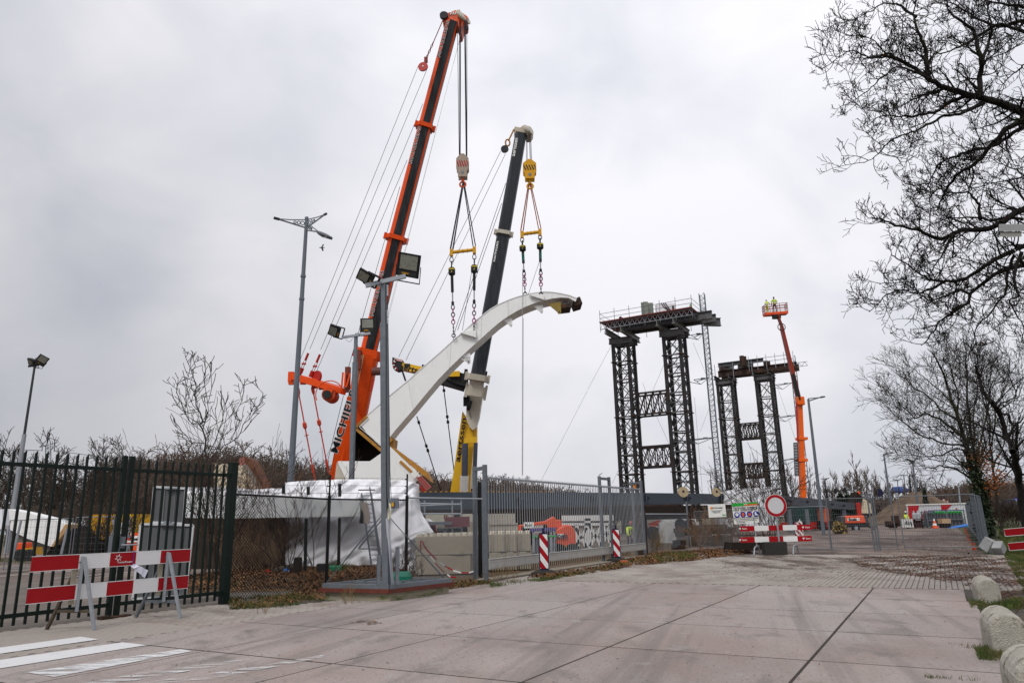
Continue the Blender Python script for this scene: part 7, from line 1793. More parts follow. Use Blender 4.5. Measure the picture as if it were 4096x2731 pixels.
for k,x in enumerate((232,290)):
    c=Cp(x,690,80.4);mb=MB();mb.tube([c,c+UP*.55,c+UP*.72,c+UP*.92],[.22,.22,.09,.06],12);O('gas_bottle',mb,mat('pale bottle',(.35,.36,.38)),None,['left pale gas bottle standing on the dark work table','right pale gas bottle standing on the dark work table'][k],'gas bottle')
mb=MB();mb.ext([Cp(*p,78) for p in((810,828),(1125,768),(1128,790),(990,812),(830,832))],(0,1.2,.02));O('blue_tarp',mb,bluetarp,None,'bright blue tarpaulin lying in front of the right gas rack','tarpaulin')
mb=MB();c=Cp(-60,760,80)
for k in range(9):
    rr=random.Random(k);p=Cp(-180+rr.random()*200,800-rr.random()*60,80+rr.random());mb.box(p,rr.uniform(.5,1.6),.6,rr.uniform(.2,.7),rr.random())
O('scrap_pile',mb,rusty,None,'low pile of dark scrap pieces between compressor and hoarding panel','scrap',kind='stuff')
mb=MB();a=Cp(-115,635,82);b=Cp(-30,760,82);mb.box(((a.x+b.x)/2,82,(a.z+b.z)/2),b.x-a.x,.8,a.z-b.z);O('rusty_bin',mb,rusty,None,'rust brown open steel bin left of the white hoarding panel','bin')
# sand heap
mb=MB();rr=random.Random(5);n,m=72,30
prof=[(3505,2095),(3522,2080),(3545,2050),(3590,2005),(3612,1975),(3640,1955),(3668,1950),(3700,1962),(3730,1985),(3765,2012),(3800,2040),(3850,2080)]
def hy(x):
    for (a,b),(c,d) in zip(prof,prof[1:]):
        if a<=x<=c:return b+(d-b)*(x-a)/(c-a)
    return 2095
Ys_=112;rows=[]
for j in range(m+1):
    f=j/m;r=[]
    for i in range(n+1):
        x=3505+345*i/n;top=P(x,hy(x),Ys_);h=max(0,top.z)
        k=math.sin(math.pi*f)**.9 if f<=.5 else math.sin(math.pi*f)**.9
        nz=.32*math.sin(i*.9+j*.5)+.22*math.sin(i*.37-j*1.1)+rr.uniform(-.10,.10)
        r.append(Vector((top.x,Ys_-9+18*f,h*.86*k*(1+.04*nz)+(nz*.45*(1 if 0<f<1 else 0)*min(1,h)))))
    rows.append(r)
for r in rows:mb.v+=[tuple(p) for p in r]
for j in range(m):
    for i in range(n):
        a=j*(n+1)+i;mb.f.append((a,a+1,a+n+2,a+n+1));mb.m.append(0)
O('sand_heap',mb,sand,None,None,None,kind='structure',smooth=True)
# cars on the road at the right
def car(x,yb,Y,lab,m,s=1.,yaw=.2):
    p=P(x,yb,Y);g=T('parked_car' if 0 else 'car',lab,'car',p)
    R3=Matrix.Rotation(yaw,3,'Z');w=lambda a,b,c:p+R3@Vector((a,b,c))*s
    prof=[(-.85,.25),(-.88,.7),(-.80,.95),(-.62,1.42),(.62,1.42),(.80,.95),(.88,.7),(.85,.25)]
    rings=[[w(a,y,.25+(z-.25)*k) for a,z in prof] for y,k in((-2.1,.45),(-1.95,.58),(-1.1,.66),(-.4,1.),(1.2,1.),(2.0,.65),(2.1,.4))]
    mb=MB();mb.loft(rings);O('body',mb,m,g,bev=.04)
    mb=MB();mb.ext([w(-.62,-1.08,.93),w(.62,-1.08,.93),w(.52,-.46,1.36),w(-.52,-.46,1.36)],R3@Vector((0,-.04,.04)));O('windscreen',mb,glass,g)
    for a in(-.62,.62):
        mb=MB();mb.box(w(a,-2.02,.66),.28,.08,.14);O('headlight',mb,mat('lit headlamp',(.9,.9,.85),.2),g)
        for b in(-1.35,1.35):
            mb=MB();mb.disc(w(a*1.25,b,.32),R3@Vector((1,0,0)),.32,.2,12);O('wheel',mb,tyre,g)
    mb=MB();mb.box(w(0,-2.12,.42),.5,.03,.12);O('number_plate',mb,yelw,g)
    return g
car(4061,2038,100,'dark car with a lit headlight on the road behind the right trees',mat('dark car paint',(.02,.022,.03),.25),1.)
car(3605,1975,185,'small blue van top showing behind the sand heap',mat('blue car paint',(.03,.08,.30),.3),1.3)
g=T('road_sign','round blue arrow sign above the dark car at the right','road sign',P(*C6(1812,415),98));c=P(*C6(1812,377),98)
mb=MB();mb.disc(c,(0,1,0),px(27/3.92,c),.05,20);O('disc',mb,blue,g)
mb=MB();w_=px(14/3.92,c);mb.ext([c+Vector((a*w_,-.03,b*w_)) for a,b in((-1,.8),(-.7,1),(.3,.1),(.3,.8),(1,-1),(-.8,-.5),(-.2,-.2))],(0,-.02,0));O('arrow',mb,whitep,g)
mb=MB();mb.tube([Vector((c.x,98.05,0)),c],.06,6);O('post',mb,galv,g)
for (x,y,kind,lab) in((683,390,'r','round white sign with red ring on the skyline above the container'),(742,402,'t','small red triangle sign on the skyline above the container')):
    c=P(*C6(x,y),120);g=T('road_sign',lab,'road sign',c);r=px(20/3.92,c);mb=MB()
    if kind=='r':mb.disc(c,(0,1,0),r,.05,20);O('ring',mb,redsign,g);mb=MB();mb.disc(c+Vector((0,-.03,0)),(0,1,0),r*.72,.03,18);O('face',mb,whitep,g)
    else:mb.ext([c+Vector((a*r,0,b*r)) for a,b in((-1,-.8),(1,-.8),(0,1))],(0,.05,0));O('plate',mb,redsign,g);mb=MB();mb.ext([c+Vector((a*r*.5,-.02,b*r*.5-.08)) for a,b in((-1,-.8),(1,-.8),(0,1))],(0,-.02,0));O('face',mb,whitep,g)
    mb=MB();mb.tube([Vector((c.x,120.1,0)),c-UP*r],.05,5);O('post',mb,galv,g)
# ================= LEFT YARD =================
Lp=lambda x,y,Y:P(*B3(x,y),Y)
g=T('shipping_container','yellow container on a truck chassis behind the green gate','container',Lp(1180,620,50))
mb=MB();a=Lp(1085,315,50);b=Lp(1280,605,50);n=12;zz=[]
for k in range(n*4+1):zz.append((a.x+(b.x-a.x)*k/(n*4),50+(0 if k%4<2 else .06)))
rb=[Vector((p,q,b.z)) for p,q in zz]+[Vector((b.x,52.4,b.z)),Vector((a.x,52.4,b.z))];mb.loft([rb,[Vector((p.x,p.y,a.z)) for p in rb]]);O('corrugated_wall',mb,mat('container yellow',(.70,.40,.01),.45,0,.08),g)
mb=MB();c=Lp(1290,315,50);d=Lp(1550,600,50);mb.box(((c.x+d.x)/2,51.5,(c.z+d.z)/2),d.x-c.x,2.6,c.z-d.z);O('side_panel',mb,MT['container yellow'],g)
mb=MB();mb.ext([Lp(x,y,50.1) for x,y in((1290,560),(1370,460),(1540,330),(1545,600),(1290,600))],(0,-.03,0));O('white_panel',mb,whitep,g)
mb=MB();c=Lp(1340,402,50.15);mb.box(c,.6,.06,.35);O('label_plate',mb,whitep,g)
g=T('truck','yellow truck chassis with dark underframe below the yellow container','truck',Lp(1180,760,50))
for (x0,y0,x1,y1,m) in((1040,685,1120,745,yelw),(1100,600,1125,745,yelw),(1130,625,1360,760,darkst)):
    p=Lp(x0,y0,50);q=Lp(x1,y1,50);mb=MB();mb.box(((p.x+q.x)/2,50.8,(p.z+q.z)/2),q.x-p.x,1.6,p.z-q.z);O('frame_box' if m is yelw else 'underframe',mb,m,g)
for x in(1080,1200,1310):
    mb=MB();mb.disc(Lp(x,745,49.7),(0,1,0),.5,.4,14);O('wheel',mb,tyre,g)
g=T('cabinet','grey steel cabinet below the white panel of the yellow container','cabinet',Lp(1330,760,44));mb=MB();p=Lp(1285,565,44);q=Lp(1500,760,44);mb.box(((p.x+q.x)/2,44.4,(p.z+q.z)/2),q.x-p.x,.8,p.z-q.z);O('body',mb,galv,g)
for i,(x0,x1,y0,y1,m,tx) in enumerate(((1490,1545,580,715,galv,'sel'),(1545,1635,530,735,orangem,'Boels'))):
    p=Lp(x0,y0,43);q=Lp(x1,y1,43);g=T('machine_cabinet',['small grey and red rental cabinet left of the orange one','orange rental cabinet left of the big sign back'][i],'cabinet',Vector((p.x,43,0)));mb=MB();mb.box(((p.x+q.x)/2,43.4,(p.z+q.z)/2),q.x-p.x,.8,p.z-q.z);O('body',mb,m,g)
    c=Vector(((p.x+q.x)/2,42.97,(p.z*.65+q.z*.35)));mb=MB();mb.box(c,q.x-p.x-.1,.03,.35);O('name_plate',mb,whitep if i else red,g);text(tx,.26,c+Vector((0,-.03,0)),(1,0,0),UP,paint if i else whitep,g,bold=.03)
g=T('truck','white truck cab with dark grille behind the right gate leaf','truck',Lp(1600,600,55));mb=MB();p=Lp(1540,365,55);q=Lp(1645,560,55);mb.box(((p.x+q.x)/2,56,(p.z+q.z)/2),q.x-p.x,2,p.z-q.z);O('cab',mb,whitep,g,bev=.15)
mb=MB();p=Lp(1545,425,54.9);q=Lp(1640,515,54.9);mb.box(((p.x+q.x)/2,54.95,(p.z+q.z)/2),q.x-p.x-.1,.1,p.z-q.z);O('windscreen',mb,glass,g)
for k in range(3):
    mb=MB();p=Lp(1550,455+22*k,54.85);mb.box(p+Vector((.8,0,0)),1.5,.05,.08);O('grille_bar',mb,galv,g)
g=T('mini_dumper','small orange machine with yellow skip at the far left yard','dumper',Lp(290,800,42))
mb=MB();p=Lp(200,645,42);q=Lp(265,735,42);mb.box(((p.x+q.x)/2,42.4,(p.z+q.z)/2),q.x-p.x,.8,p.z-q.z);O('engine_cover',mb,orangem,g,bev=.05)
mb=MB();mb.ext([Lp(x,y,42) for x,y in((285,710),(380,700),(385,785),(300,785))],(0,.9,0));O('skip',mb,yelw,g)
for x in(240,340):
    mb=MB();mb.disc(Lp(x,790,41.8),(0,1,0),.32,.25,12);O('wheel',mb,tyre,g)
for i,(x0,x1,yt,yb) in enumerate(((62,255,380,800),(275,810,370,800),(845,1300,345,790))):
    a=Lp(x0,yb,33);b=Lp(x1,yb,33);a.z=b.z=0;mesh_panel(a,b,Lp(x0,yt,33).z,'%s inner yard mesh panel seen through the green gate'%['left','middle','right'][i],gap=.16,r=.004)
for i,(x0,y0,x1,y1) in enumerate(((140,850,250,375),(790,480,720,780))):
    mb=MB();mb.tube([Lp(x0,y0,32.5),Lp(x1,y1,32.5)],.05,6);O('mesh_prop',mb,galvL,None,['slanted prop pipe at the left inner mesh panel','slanted prop pipe at the dark gap of the middle inner panel'][i],'prop')
mb=MB();mb.ext([P(x,y,30) for x,y in((-60,2040),(8,2035),(12,2100),(5,2115),(-60,2120))],(0,.4,0));O('white_sheet',mb,wrapm,None,'pale white sheet at the extreme left edge behind the gate','sheet')
# odds on the leaf bank
g3=lambda x,y,z=0:G(*A3(x,y),z=z)
for i,(x0,y0,x1,y1,r_,m,lab,cat) in enumerate(((515,1440,560,1400,.05,red,'red rubber hose end lying among the leaves','hose'),(600,1385,670,1372,.06,red,'red hose piece beside the dark post','hose'),(755,1400,790,1480,.07,mat('blue plastic',(.05,.15,.45)),'blue crumpled plastic by the shrubs','bag'))):
    a=P(*A3(x0,y0),22.6);b=P(*A3(x1,y1),22.6);a.z=BZ(a.x,a.y)+r_*.6;b.z=BZ(b.x,b.y)+r_*.6;mb=MB();mb.tube([a,a.lerp(b,.5)+UP*.06,b],r_,7);O('hose_piece' if i<2 else 'plastic_bag',mb,m,None,lab,cat)
for i,(x,y,w_,h,m,lab,cat) in enumerate(((915,1390,.22,.5,darkst,'dark stump like box among the shrubs','box'),(1220,1400,.30,.30,black,'black machine box by the tall black fence post','box'),(1380,1440,.36,.22,mat('green crate',(.02,.20,.10),.5),'green plastic crate behind the tall black fence post','crate'),(1190,1450,.12,.10,mat('maroon rag',(.25,.03,.05)),'maroon lump beside the black machine box','rag'))):
    p=P(*A3(x,y),22.0+i*.2);p.z=BZ(p.x,p.y)+h/2-.02;mb=MB();mb.box(p,w_,.3,h,.2);O('yard_box' if cat!='crate' else 'plastic_crate',mb,m,None,lab,cat,bev=.03)
for i,(x,y) in enumerate(((3,0),)):
    a=G(1095,2318,z=.1);a.z=BZ(a.x,a.y)-.06;mb=MB();mb.tube([a+UP*.12,a+U*.9+UP*.25],.10,7);O('log',mb,wood,None,'short log lying on the fallen leaves behind the chain link','log')
mb=MB();c=G(1700,2320);
# bird
c=P(1284,990,60);mb=MB();mb.add([c,c+Vector((.12,.1,.35)),c+Vector((.28,.0,.30)),c+Vector((.14,0,.05)),c+Vector((.1,.1,-.30)),c+Vector((.26,0,-.33)),c+Vector((.35,0,-.02))],[(0,1,2,3),(0,3,5,4),(0,3,6)])
mb.ext([c+Vector((-.15,0,.03)),c+Vector((.3,0,.04)),c+Vector((.3,0,-.03)),c+Vector((-.15,0,-.03))],(0,.06,0))
O('bird',mb,black,None,'small dark bird flying below the street lamp arm','bird')
# pylon far left
g=T('power_pylon','distant lattice power pylon above the left trees','pylon',P(190,2100,420))
A=cv(0,1750,1.96);Pp=lambda x,y:P(*A(x,y),420)
mb=MB()
for (a,b) in(((350,500),(358,60)),((402,500),(398,60)),((310,75),(385,0)),((385,0),(458,25)),((310,75),(458,35)),((358,62),(385,0)),((398,50),(385,0)),((330,55),(330,105)),((430,40),(425,110))):
    mb.bar(Pp(*a),Pp(*b),.35,.35)
for k in range(12):
    y=60+k*36;mb.bar(Pp(357-k*.6,y),Pp(399+k*.3,y+36),.22,.22);mb.bar(Pp(399,y),Pp(356,y+36),.22,.22)
O('lattice',mb,mat('pylon grey',(.13,.15,.17),.6),g,kind='stuff')
for k in range(5):
    mb=MB();y=110+k*12;mb.tube([Pp(330 if k<3 else 425,100),Pp(-400,60+k*25) if k<3 else Pp(1100,150+k*12)],.10,3);O('power_line',mb,MT['pylon grey'],g)
# ================= VEGETATION =================
curl=0.
def grow(segs,p,d,L_,r,lv,rr,up=.12,spread=.6,kids=5,step=5,wob=.16,taper=.5,rmin=.004,droop=0.):
    pts=[p];n=max(2,step);r0=r;cu=Vector((rr.gauss(0,1),rr.gauss(0,1),rr.gauss(0,1)))*curl
    for i in range(n):
        d=(d+Vector((rr.gauss(0,wob),rr.gauss(0,wob),rr.gauss(0,wob)*.7+up*.3-droop*.2))+cu).normalized()
        q=p+d*(L_/n);r1=max(rmin,r*(1-(1-taper)*(i+1)/n));segs.append((*p,*q,r0,r1));r0=r1;p=q;pts.append(q)
    if lv>0:
        for k in range(kids):
            f=.25+.75*(k+rr.random())/kids;i=min(n-1,int(f*n));b=pts[i].lerp(pts[i+1],f*n-i if f<1 else 0)
            ax_=d.cross(Vector((rr.gauss(0,1),rr.gauss(0,1),rr.gauss(0,1)))).normalized()
            nd=(d*(1-spread*.55)+ax_*spread+UP*up).normalized()
            grow(segs,b,nd,L_*rr.uniform(.45,.72)*(1.1-.35*f),max(rmin,r*(1-(1-taper)*f)*.62),lv-1,rr,up,spread,kids,max(3,step-1),wob*1.15,taper,rmin,droop)
def bare_tree(name,label,loc,h,seed,group=None,m=bark2,trunk=.35,lv=4,kids=5,r=None,spread=.6,up=.12,fork=4,rmin=.008,lean=(0,0)):
    rr=random.Random(seed);g=T(name,label,'tree',loc,group);segs=[];tr=[]
    p=Vector(loc);r=r or h*.018;d=Vector((lean[0],lean[1],1)).normalized();n=6
    for i in range(n):
        q=p+d*(h*trunk/n);tr.append((*p,*q,r*(1.15 if i==0 else 1-.05*i),r*(1-.05*(i+1))));p=q;d=(d+Vector((rr.gauss(0,.06),rr.gauss(0,.06),.05))).normalized()
    for k in range(fork):
        a=2*math.pi*(k+rr.random()*.6)/fork;nd=(d+Vector((math.cos(a),math.sin(a),0))*spread*rr.uniform(.5,1.1)).normalized()
        grow(segs,p-UP*h*trunk*.25*rr.random()*(k>0),nd,h*(1-trunk)*rr.uniform(.55,.75),r*.62,lv,rr,up,spread,kids,5,.13,.5,rmin)
    grow(segs,p,d,h*(1-trunk)*.8,r*.75,lv,rr,up,spread,kids,6,.10,.45,rmin)
    OS('trunk',tr,m,g,n=7);OS('crown',segs,m,g,n=3)
    return g,len(segs)
# ---- the big oak reaching in from the right: real limbs from a trunk outside the frame
A=cv(3150,0,1.4254);B4=cv(3150,800,1.3066)
limbs=[
(A,[(1500,700),(1348,640),(1250,600),(1120,565),(1000,535),(900,500),(810,455),(730,395),(650,350),(570,325),(500,325),(430,340)],17,11.5,.0),
(A,[(1105,560),(1095,440),(1110,350),(1080,270),(1075,200),(1040,150),(960,110),(915,50),(910,-60)],11,11.2,-.1),
(A,[(1110,350),(1150,230),(1165,160),(1150,60),(1130,-50)],7,11.4,.1),
(A,[(805,450),(790,300),(770,230),(735,150),(720,80),(735,-40)],9,11.7,.1),
(A,[(1500,100),(1348,115),(1280,140),(1180,155),(1080,210),(1000,260),(930,290),(840,300),(760,280)],9,12.5,.2),
(A,[(1500,260),(1348,180),(1250,155),(1150,135),(1060,90),(1000,50),(915,10),(800,-20)],8,12.2,-.1),
(A,[(1500,55),(1348,40),(1250,30),(1160,10),(1050,-10)],8,12.0,.1),
(A,[(1125,585),(1050,620),(980,650),(890,660),(820,700),(750,735),(680,765),(600,800),(540,850),(500,890),(440,930)],7,11.2,-.1),
(A,[(1020,548),(930,580),(860,630),(780,650),(700,665),(600,660),(520,670),(450,720)],8,11.6,.1),
(A,[(900,505),(830,530),(740,560),(680,590),(600,620),(520,640)],6,11.5,.1),
(A,[(1500,560),(1348,680),(1250,740),(1180,810),(1120,880),(1060,940),(980,990),(920,1060),(880,1130),(850,1200)],13,12.0,.2),
(A,[(1500,640),(1348,720),(1260,780),(1180,830),(1110,850),(1040,860),(960,890),(900,910),(840,970),(810,1040),(790,1100)],9,12.4,.1),
(A,[(1500,1120),(1348,1190),(1260,1240),(1180,1295),(1090,1310),(1000,1310),(940,1335),(880,1360),(790,1340),(740,1310),(640,1290),(560,1260),(480,1240)],14,12.0,.0),
(A,[(1348,1250),(1230,1245),(1160,1255),(1090,1240),(1000,1240),(900,1245),(840,1275),(760,1300)],6,12.3,.2),
(A,[(1092,1245),(1090,1170),(1060,1120),(1000,1100),(900,1095),(830,1050),(760,1020)],6,12.1,.1),
(A,[(940,1335),(900,1420),(860,1480),(830,1540),(780,1600)],6,11.8,-.2),
(B4,[(1400,180),(1236,240),(1150,280),(1050,330),(980,380),(900,420),(820,430),(740,410),(680,380),(600,320),(540,290)],11,12.2,.1),
(B4,[(1400,320),(1236,340),(1120,370),(1040,420),(960,490),(940,540),(890,570),(830,610),(780,650),(740,720),(700,760)],10,12.4,.0),
(B4,[(1185,290),(1150,380),(1140,470),(1100,540),(1040,610),(990,660),(980,720),(1000,790)],6,12.3,-.1),
(B4,[(1225,270),(1195,360),(1190,440),(1210,500),(1160,530),(1200,600),(1236,660),(1220,740)],7,12.0,-.1),
(B4,[(820,430),(740,470),(680,490),(600,470),(520,500),(470,540),(430,590)],5,12.2,.0),
(B4,[(950,490),(880,470),(830,500),(760,520),(700,500),(640,450),(560,430),(480,440)],5,12.0,.1),
(A,[(1348,370),(1320,400),(1270,440),(1215,500),(1215,570)],4,11.8,.1),
(A,[(1348,1000),(1300,970),(1230,940),(1160,900)],4,11.5,.1),
(A,[(1500,860),(1348,1000),(1250,1030),(1150,1045),(1020,1045),(1000,990)],4,12.3,.1),
(A,[(810,450),(700,400),(620,385),(540,440),(480,500),(400,560),(330,600)],5,11.3,.0),
(A,[(640,345),(560,300),(500,240),(440,210),(360,200)],4,11.5,.0),
(A,[(735,100),(650,40),(560,20),(480,60),(400,100),(320,130)],5,11.9,.0),
(A,[(570,325),(480,330),(400,300),(330,300),(260,350),(190,400)],4,11.4,.0),
]
rr=random.Random(11);segs=[];big=[];curl=.13
oak=T('oak_tree','big mossy bare oak overhanging from the right edge of the frame','tree',(11.2,12,0))
def pm(K_,p,Y): return P(*K_(*p),Y)
for K_,pl,w_,Y0,dY in limbs:
    k=len(pl);pts=[pm(K_,p,Y0+dY*i*.3+.10*math.sin(i*1.9)) for i,p in enumerate(pl)]
    sm=[pts[0]]
    for i in range(k-1):
        p0_,p1_,p2_,p3_=pts[max(i-1,0)],pts[i],pts[i+1],pts[min(i+2,k-1)]
        for t_ in(.33,.67,1):
            sm.append(.5*((2*p1_)+(p2_-p0_)*t_+(2*p0_-5*p1_+4*p2_-p3_)*t_*t_+(3*p1_-p0_-3*p2_+p3_)*t_**3)+Vector((rr.gauss(0,.010),rr.gauss(0,.01),rr.gauss(0,.010))))
    tot=sum((b-a).length for a,b in zip(sm,sm[1:]));s=0;r0=px(w_*1.02,pts[0])
    rad=lambda s_:max(.008,r0*(1-.78*(s_/tot)))
    for a,b in zip(sm,sm[1:]):
        l=(b-a).length;(big if rad(s)>.02 else segs).append((*a,*b,rad(s),rad(s+l)))
        d=(b-a).normalized()
        if l>0:
            n_=l/(.13 if s/tot<.5 else .078);cnt=int(n_)+(rr.random()<n_-int(n_))
            for _ in range(cnt):
                f=rr.random();q=a.lerp(b,f);sd_=d.cross(Vector((0,1,0))).normalized()*(1 if rr.random()<.5 else -1)
                nd=(d*rr.uniform(.25,.9)+sd_*rr.uniform(.4,1.)+Vector((0,rr.gauss(0,.5),0))).normalized()
                far=(s/tot)
                L2=rr.uniform(.25,.85)*(1.0-.35*far)
                grow(segs,q,nd,L2,max(.008,rad(s)*.5*rr.uniform(.6,1)),2,rr,.22,.60,4,6,.12,.45,.0045,0.0)
        s+=l
    if not big and 0:pass
curl=0.;tr=[]
tp=[Vector((11.4,12.3,-.1)),Vector((11.3,12.2,1.5)),Vector((11.2,12.1,3.5)),Vector((11.1,12.0,5.5)),Vector((11.0,11.9,7.8)),Vector((10.9,11.9,10.))]
rd=[.62,.48,.42,.38,.30,.2]
tr=[(*a,*b,ra,rb_) for a,b,ra,rb_ in zip(tp,tp[1:],rd,rd[1:])]
# join each limb that leaves the frame to the trunk
for K_,pl,w_,Y0,dY in limbs:
    if pl[0][0]>=1400:
        a=pm(K_,pl[0],Y0);zt_=max(1.8,min(9.5,a.z-1.0));f=min(range(len(tp)),key=lambda i:abs(tp[i].z-zt_));b=tp[f]
        if a.x<b.x: big.append((*b,*a,px(w_*.75,a),px(w_*.62,a)))
OS('trunk',tr,bark,oak,n=12)
run=[]
for i,s_ in enumerate(big+[None]):
    if run and (s_ is None or (Vector(s_[0:3])-Vector(run[-1][3:6])).length>1e-4):OS('limb',run,bark,oak,n=8);run=[]
    if s_:run.append(s_)
OS('twigs',segs,bark,oak,n=3)
# a few withered leaves on the oak
mb=MB()
for _ in range(70):
    s_=rr.choice(segs);p=Vector(s_[3:6]);a=Vector((rr.gauss(0,1),rr.gauss(0,1),rr.gauss(0,1))).normalized()*.035;b=a.cross(UP).normalized()*.02;mb.add([p,p+a+b,p+a*2,p+a-b],[(0,1,2,3)])
O('withered_leaves',mb,leafo,oak,kind='stuff')
NSEG=len(segs)
# ---- group of trees at the right, middle distance
def tree_from(label,xb,yb,limbs_,Y,m,seed,wt,K_=cv(3500,1300,2.0906),twig=.30,L=(1.3,2.8),lv=2,kids=4,rmin=.009,up=.25,flat=.6):
    rr=random.Random(seed);base=P(*K_(xb,yb),Y);base.z=0;g=T('bare_tree',label,'tree',base,'bare trees on the right verge')
    tr,sg=[],[]
    for pl,w_ in limbs_:
        pts=[P(*K_(*p),Y+(0 if i==0 else rr.gauss(0,.5)*min(i,3)*.6)) for i,p in enumerate(pl)]
        if pl[0]==(xb,yb):pts[0]=base.copy()
        tot=sum((b-a).length for a,b in zip(pts,pts[1:]));s=0;r0=px(w_/2.09/2,pts[0])
        rad=lambda q:max(rmin,r0*1.15*(1-.75*(q/tot)))
        for a,b in zip(pts,pts[1:]):
            n=max(2,int((b-a).length/.8));prev=a
            for i in range(n):
                q=a.lerp(b,(i+1)/n)+(Vector((rr.gauss(0,.05),rr.gauss(0,.05),rr.gauss(0,.05))) if i<n-1 else Vector((0,0,0)))
                l=(q-prev).length;tr.append((*prev,*q,rad(s),rad(s+l)));d=(q-prev).normalized()
                if s/tot>.10 and q.z>2.5:
                    c_=l/twig;cnt=int(c_)+(rr.random()<c_-int(c_))
                    for _ in range(cnt):
                        ax_=d.cross(Vector((rr.gauss(0,1),rr.gauss(0,1),rr.gauss(0,1)))).normalized()
                        nd=(d*rr.uniform(.5,1)+ax_*rr.uniform(.4,.9)+UP*up).normalized()
                        grow(sg,prev.lerp(q,rr.random()),nd,rr.uniform(*L)*(1.15-.5*s/tot),max(rmin,rad(s)*.35),lv,rr,.12,.55,kids,5,.14,.45,rmin)
                s+=l;prev=q
    OS('trunk',tr,m,g,n=7);OS('crown',sg,m,g,n=3);return g,len(sg)
YT=42.
g,n1=tree_from('wide spreading bare tree leaning left over the sand heap',860,1440,[
 [(860,1440),(830,1330),(800,1180),(770,1060),(745,940),(700,800),(640,640),(600,500),(540,340),(480,230)],
 ] and [([(860,1440),(835,1320),(800,1180),(770,1060),(745,940),(700,800),(640,640),(600,500),(540,340),(480,230)],46),
 ([(745,950),(640,860),(540,780),(440,740),(330,780),(250,700),(180,620),(90,540),(20,480)],16),
 ([(760,1010),(640,1000),(520,970),(420,940),(320,880),(220,800),(150,740),(60,640)],15),
 ([(775,1080),(680,1030),(560,1090),(440,1100),(320,1080),(200,1040)],12),
 ([(700,800),(600,740),(500,640),(400,560),(300,500),(200,420),(130,360)],15),
 ([(840,1330),(740,1240),(640,1190),(540,1170),(440,1190),(380,1200)],16),
 ([(820,1270),(720,1170),(600,1130),(480,1120),(400,1130)],10),
 ([(640,640),(560,560),(460,480),(360,400),(280,340)],11),([(690,760),(700,620),(660,470),(620,330),(600,240)],12),
 ([(740,920),(680,900),(560,880),(460,850),(360,830),(300,860)],10)],YT,bark4,3,0,twig=.40)
g,n2=tree_from('tall upright bare tree in the middle of the right hand clump',900,1440,[([(900,1440),(870,1300),(850,1150),(800,900),(780,700),(770,500),(760,300),(740,130)],30),
 ([(850,1100),(900,900),(940,740),(960,600),(980,480),(1040,360)],16),([(830,1000),(820,800),(850,600),(870,420),(850,300)],14),([(940,740),(880,520),(850,400),(800,320)],10),([(870,1200),(960,1050),(1000,850),(1010,650),(1100,500),(1130,300)],14),([(860,1150),(930,1000),(900,800),(700,700),(600,640)],10)],YT+3,bark4,8,0,twig=.42)
g,n3=tree_from('dark stout tree at the right edge dividing into crooked limbs',1240,1600,[([(1240,1600),(1225,1480),(1200,1300),(1170,1150),(1150,1060),(1110,950),(1080,850),(1040,740),(980,650),(900,560),(870,440),(840,340)],58),
 ([(1160,1060),(1240,960),(1330,880)],26),([(1120,930),(1160,840),(1240,770),(1300,740)],22),([(1160,840),(1120,750),(1030,690),(1100,640),(1180,610),(1246,580)],16),([(1180,600),(1150,500),(1110,400),(1120,300),(1140,220)],9),([(1170,610),(1210,500),(1246,440)],9),([(1090,900),(960,860),(840,850),(720,810),(600,790)],9),([(1030,710),(960,640),(970,540),(1020,430)],8)],27.,bark,14,0,twig=.5,L=(.9,2.2),rmin=.007)
g,n4=tree_from('slender back tree with orange withered leaves in the right clump',1010,1480,[([(1010,1480),(1000,1300),(980,1100),(960,900),(940,700),(900,500)],22),([(990,1200),(1060,1050),(1100,900),(1120,700)],12),([(985,1150),(900,1000),(860,850)],12),([(1000,1350),(1100,1250),(1200,1180),(1260,1150)],12),([(1000,1300),(1090,1200),(1150,1080),(1246,980)],10)],YT+6,bark4,21,0,twig=.5)
mb=MB();rr=random.Random(4);K_=cv(3500,1300,2.0906)
for _ in range(1300):
    cx,cy,sx,sy=rr.choice([(880,1120,50,60),(950,1210,60,60),(960,1330,60,50),(1020,1270,60,40),(930,1360,40,40),(860,1110,40,30)]);p=P(*K_(rr.gauss(cx,sx),rr.gauss(cy,sy)),YT+rr.gauss(0,1.2))
    a=Vector((rr.gauss(0,1),rr.gauss(0,1),rr.gauss(0,1))).normalized()*.07;b=a.cross(UP).normalized()*.05;mb.add([p,p+a+b,p+a*2,p+a-b],[(0,1,2,3)])
O('orange_leaves',mb,leafo,g,kind='stuff')
# dark ivy clad trunk base
g=T('ivy_bush','dark ivy bush round the foot of the right hand trees','bush',P(3920,2050,41))
mb=MB()
for _ in range(5200):
    z=abs(rr.gauss(0,1))*1.9;p=P(rr.gauss(3930,16),2040,41+rr.gauss(0,.6));p.z=min(z+.2,6.5)
    a=Vector((rr.gauss(0,1),rr.gauss(0,1),rr.gauss(0,1))).normalized()*.09;b=a.cross(UP).normalized()*.07;mb.add([p,p+a+b,p+a*2,p+a-b],[(0,1,2,3)])
O('foliage',mb,mat('dark ivy leaf',(.022,.035,.014),.6,0,.5,2),g,kind='stuff')
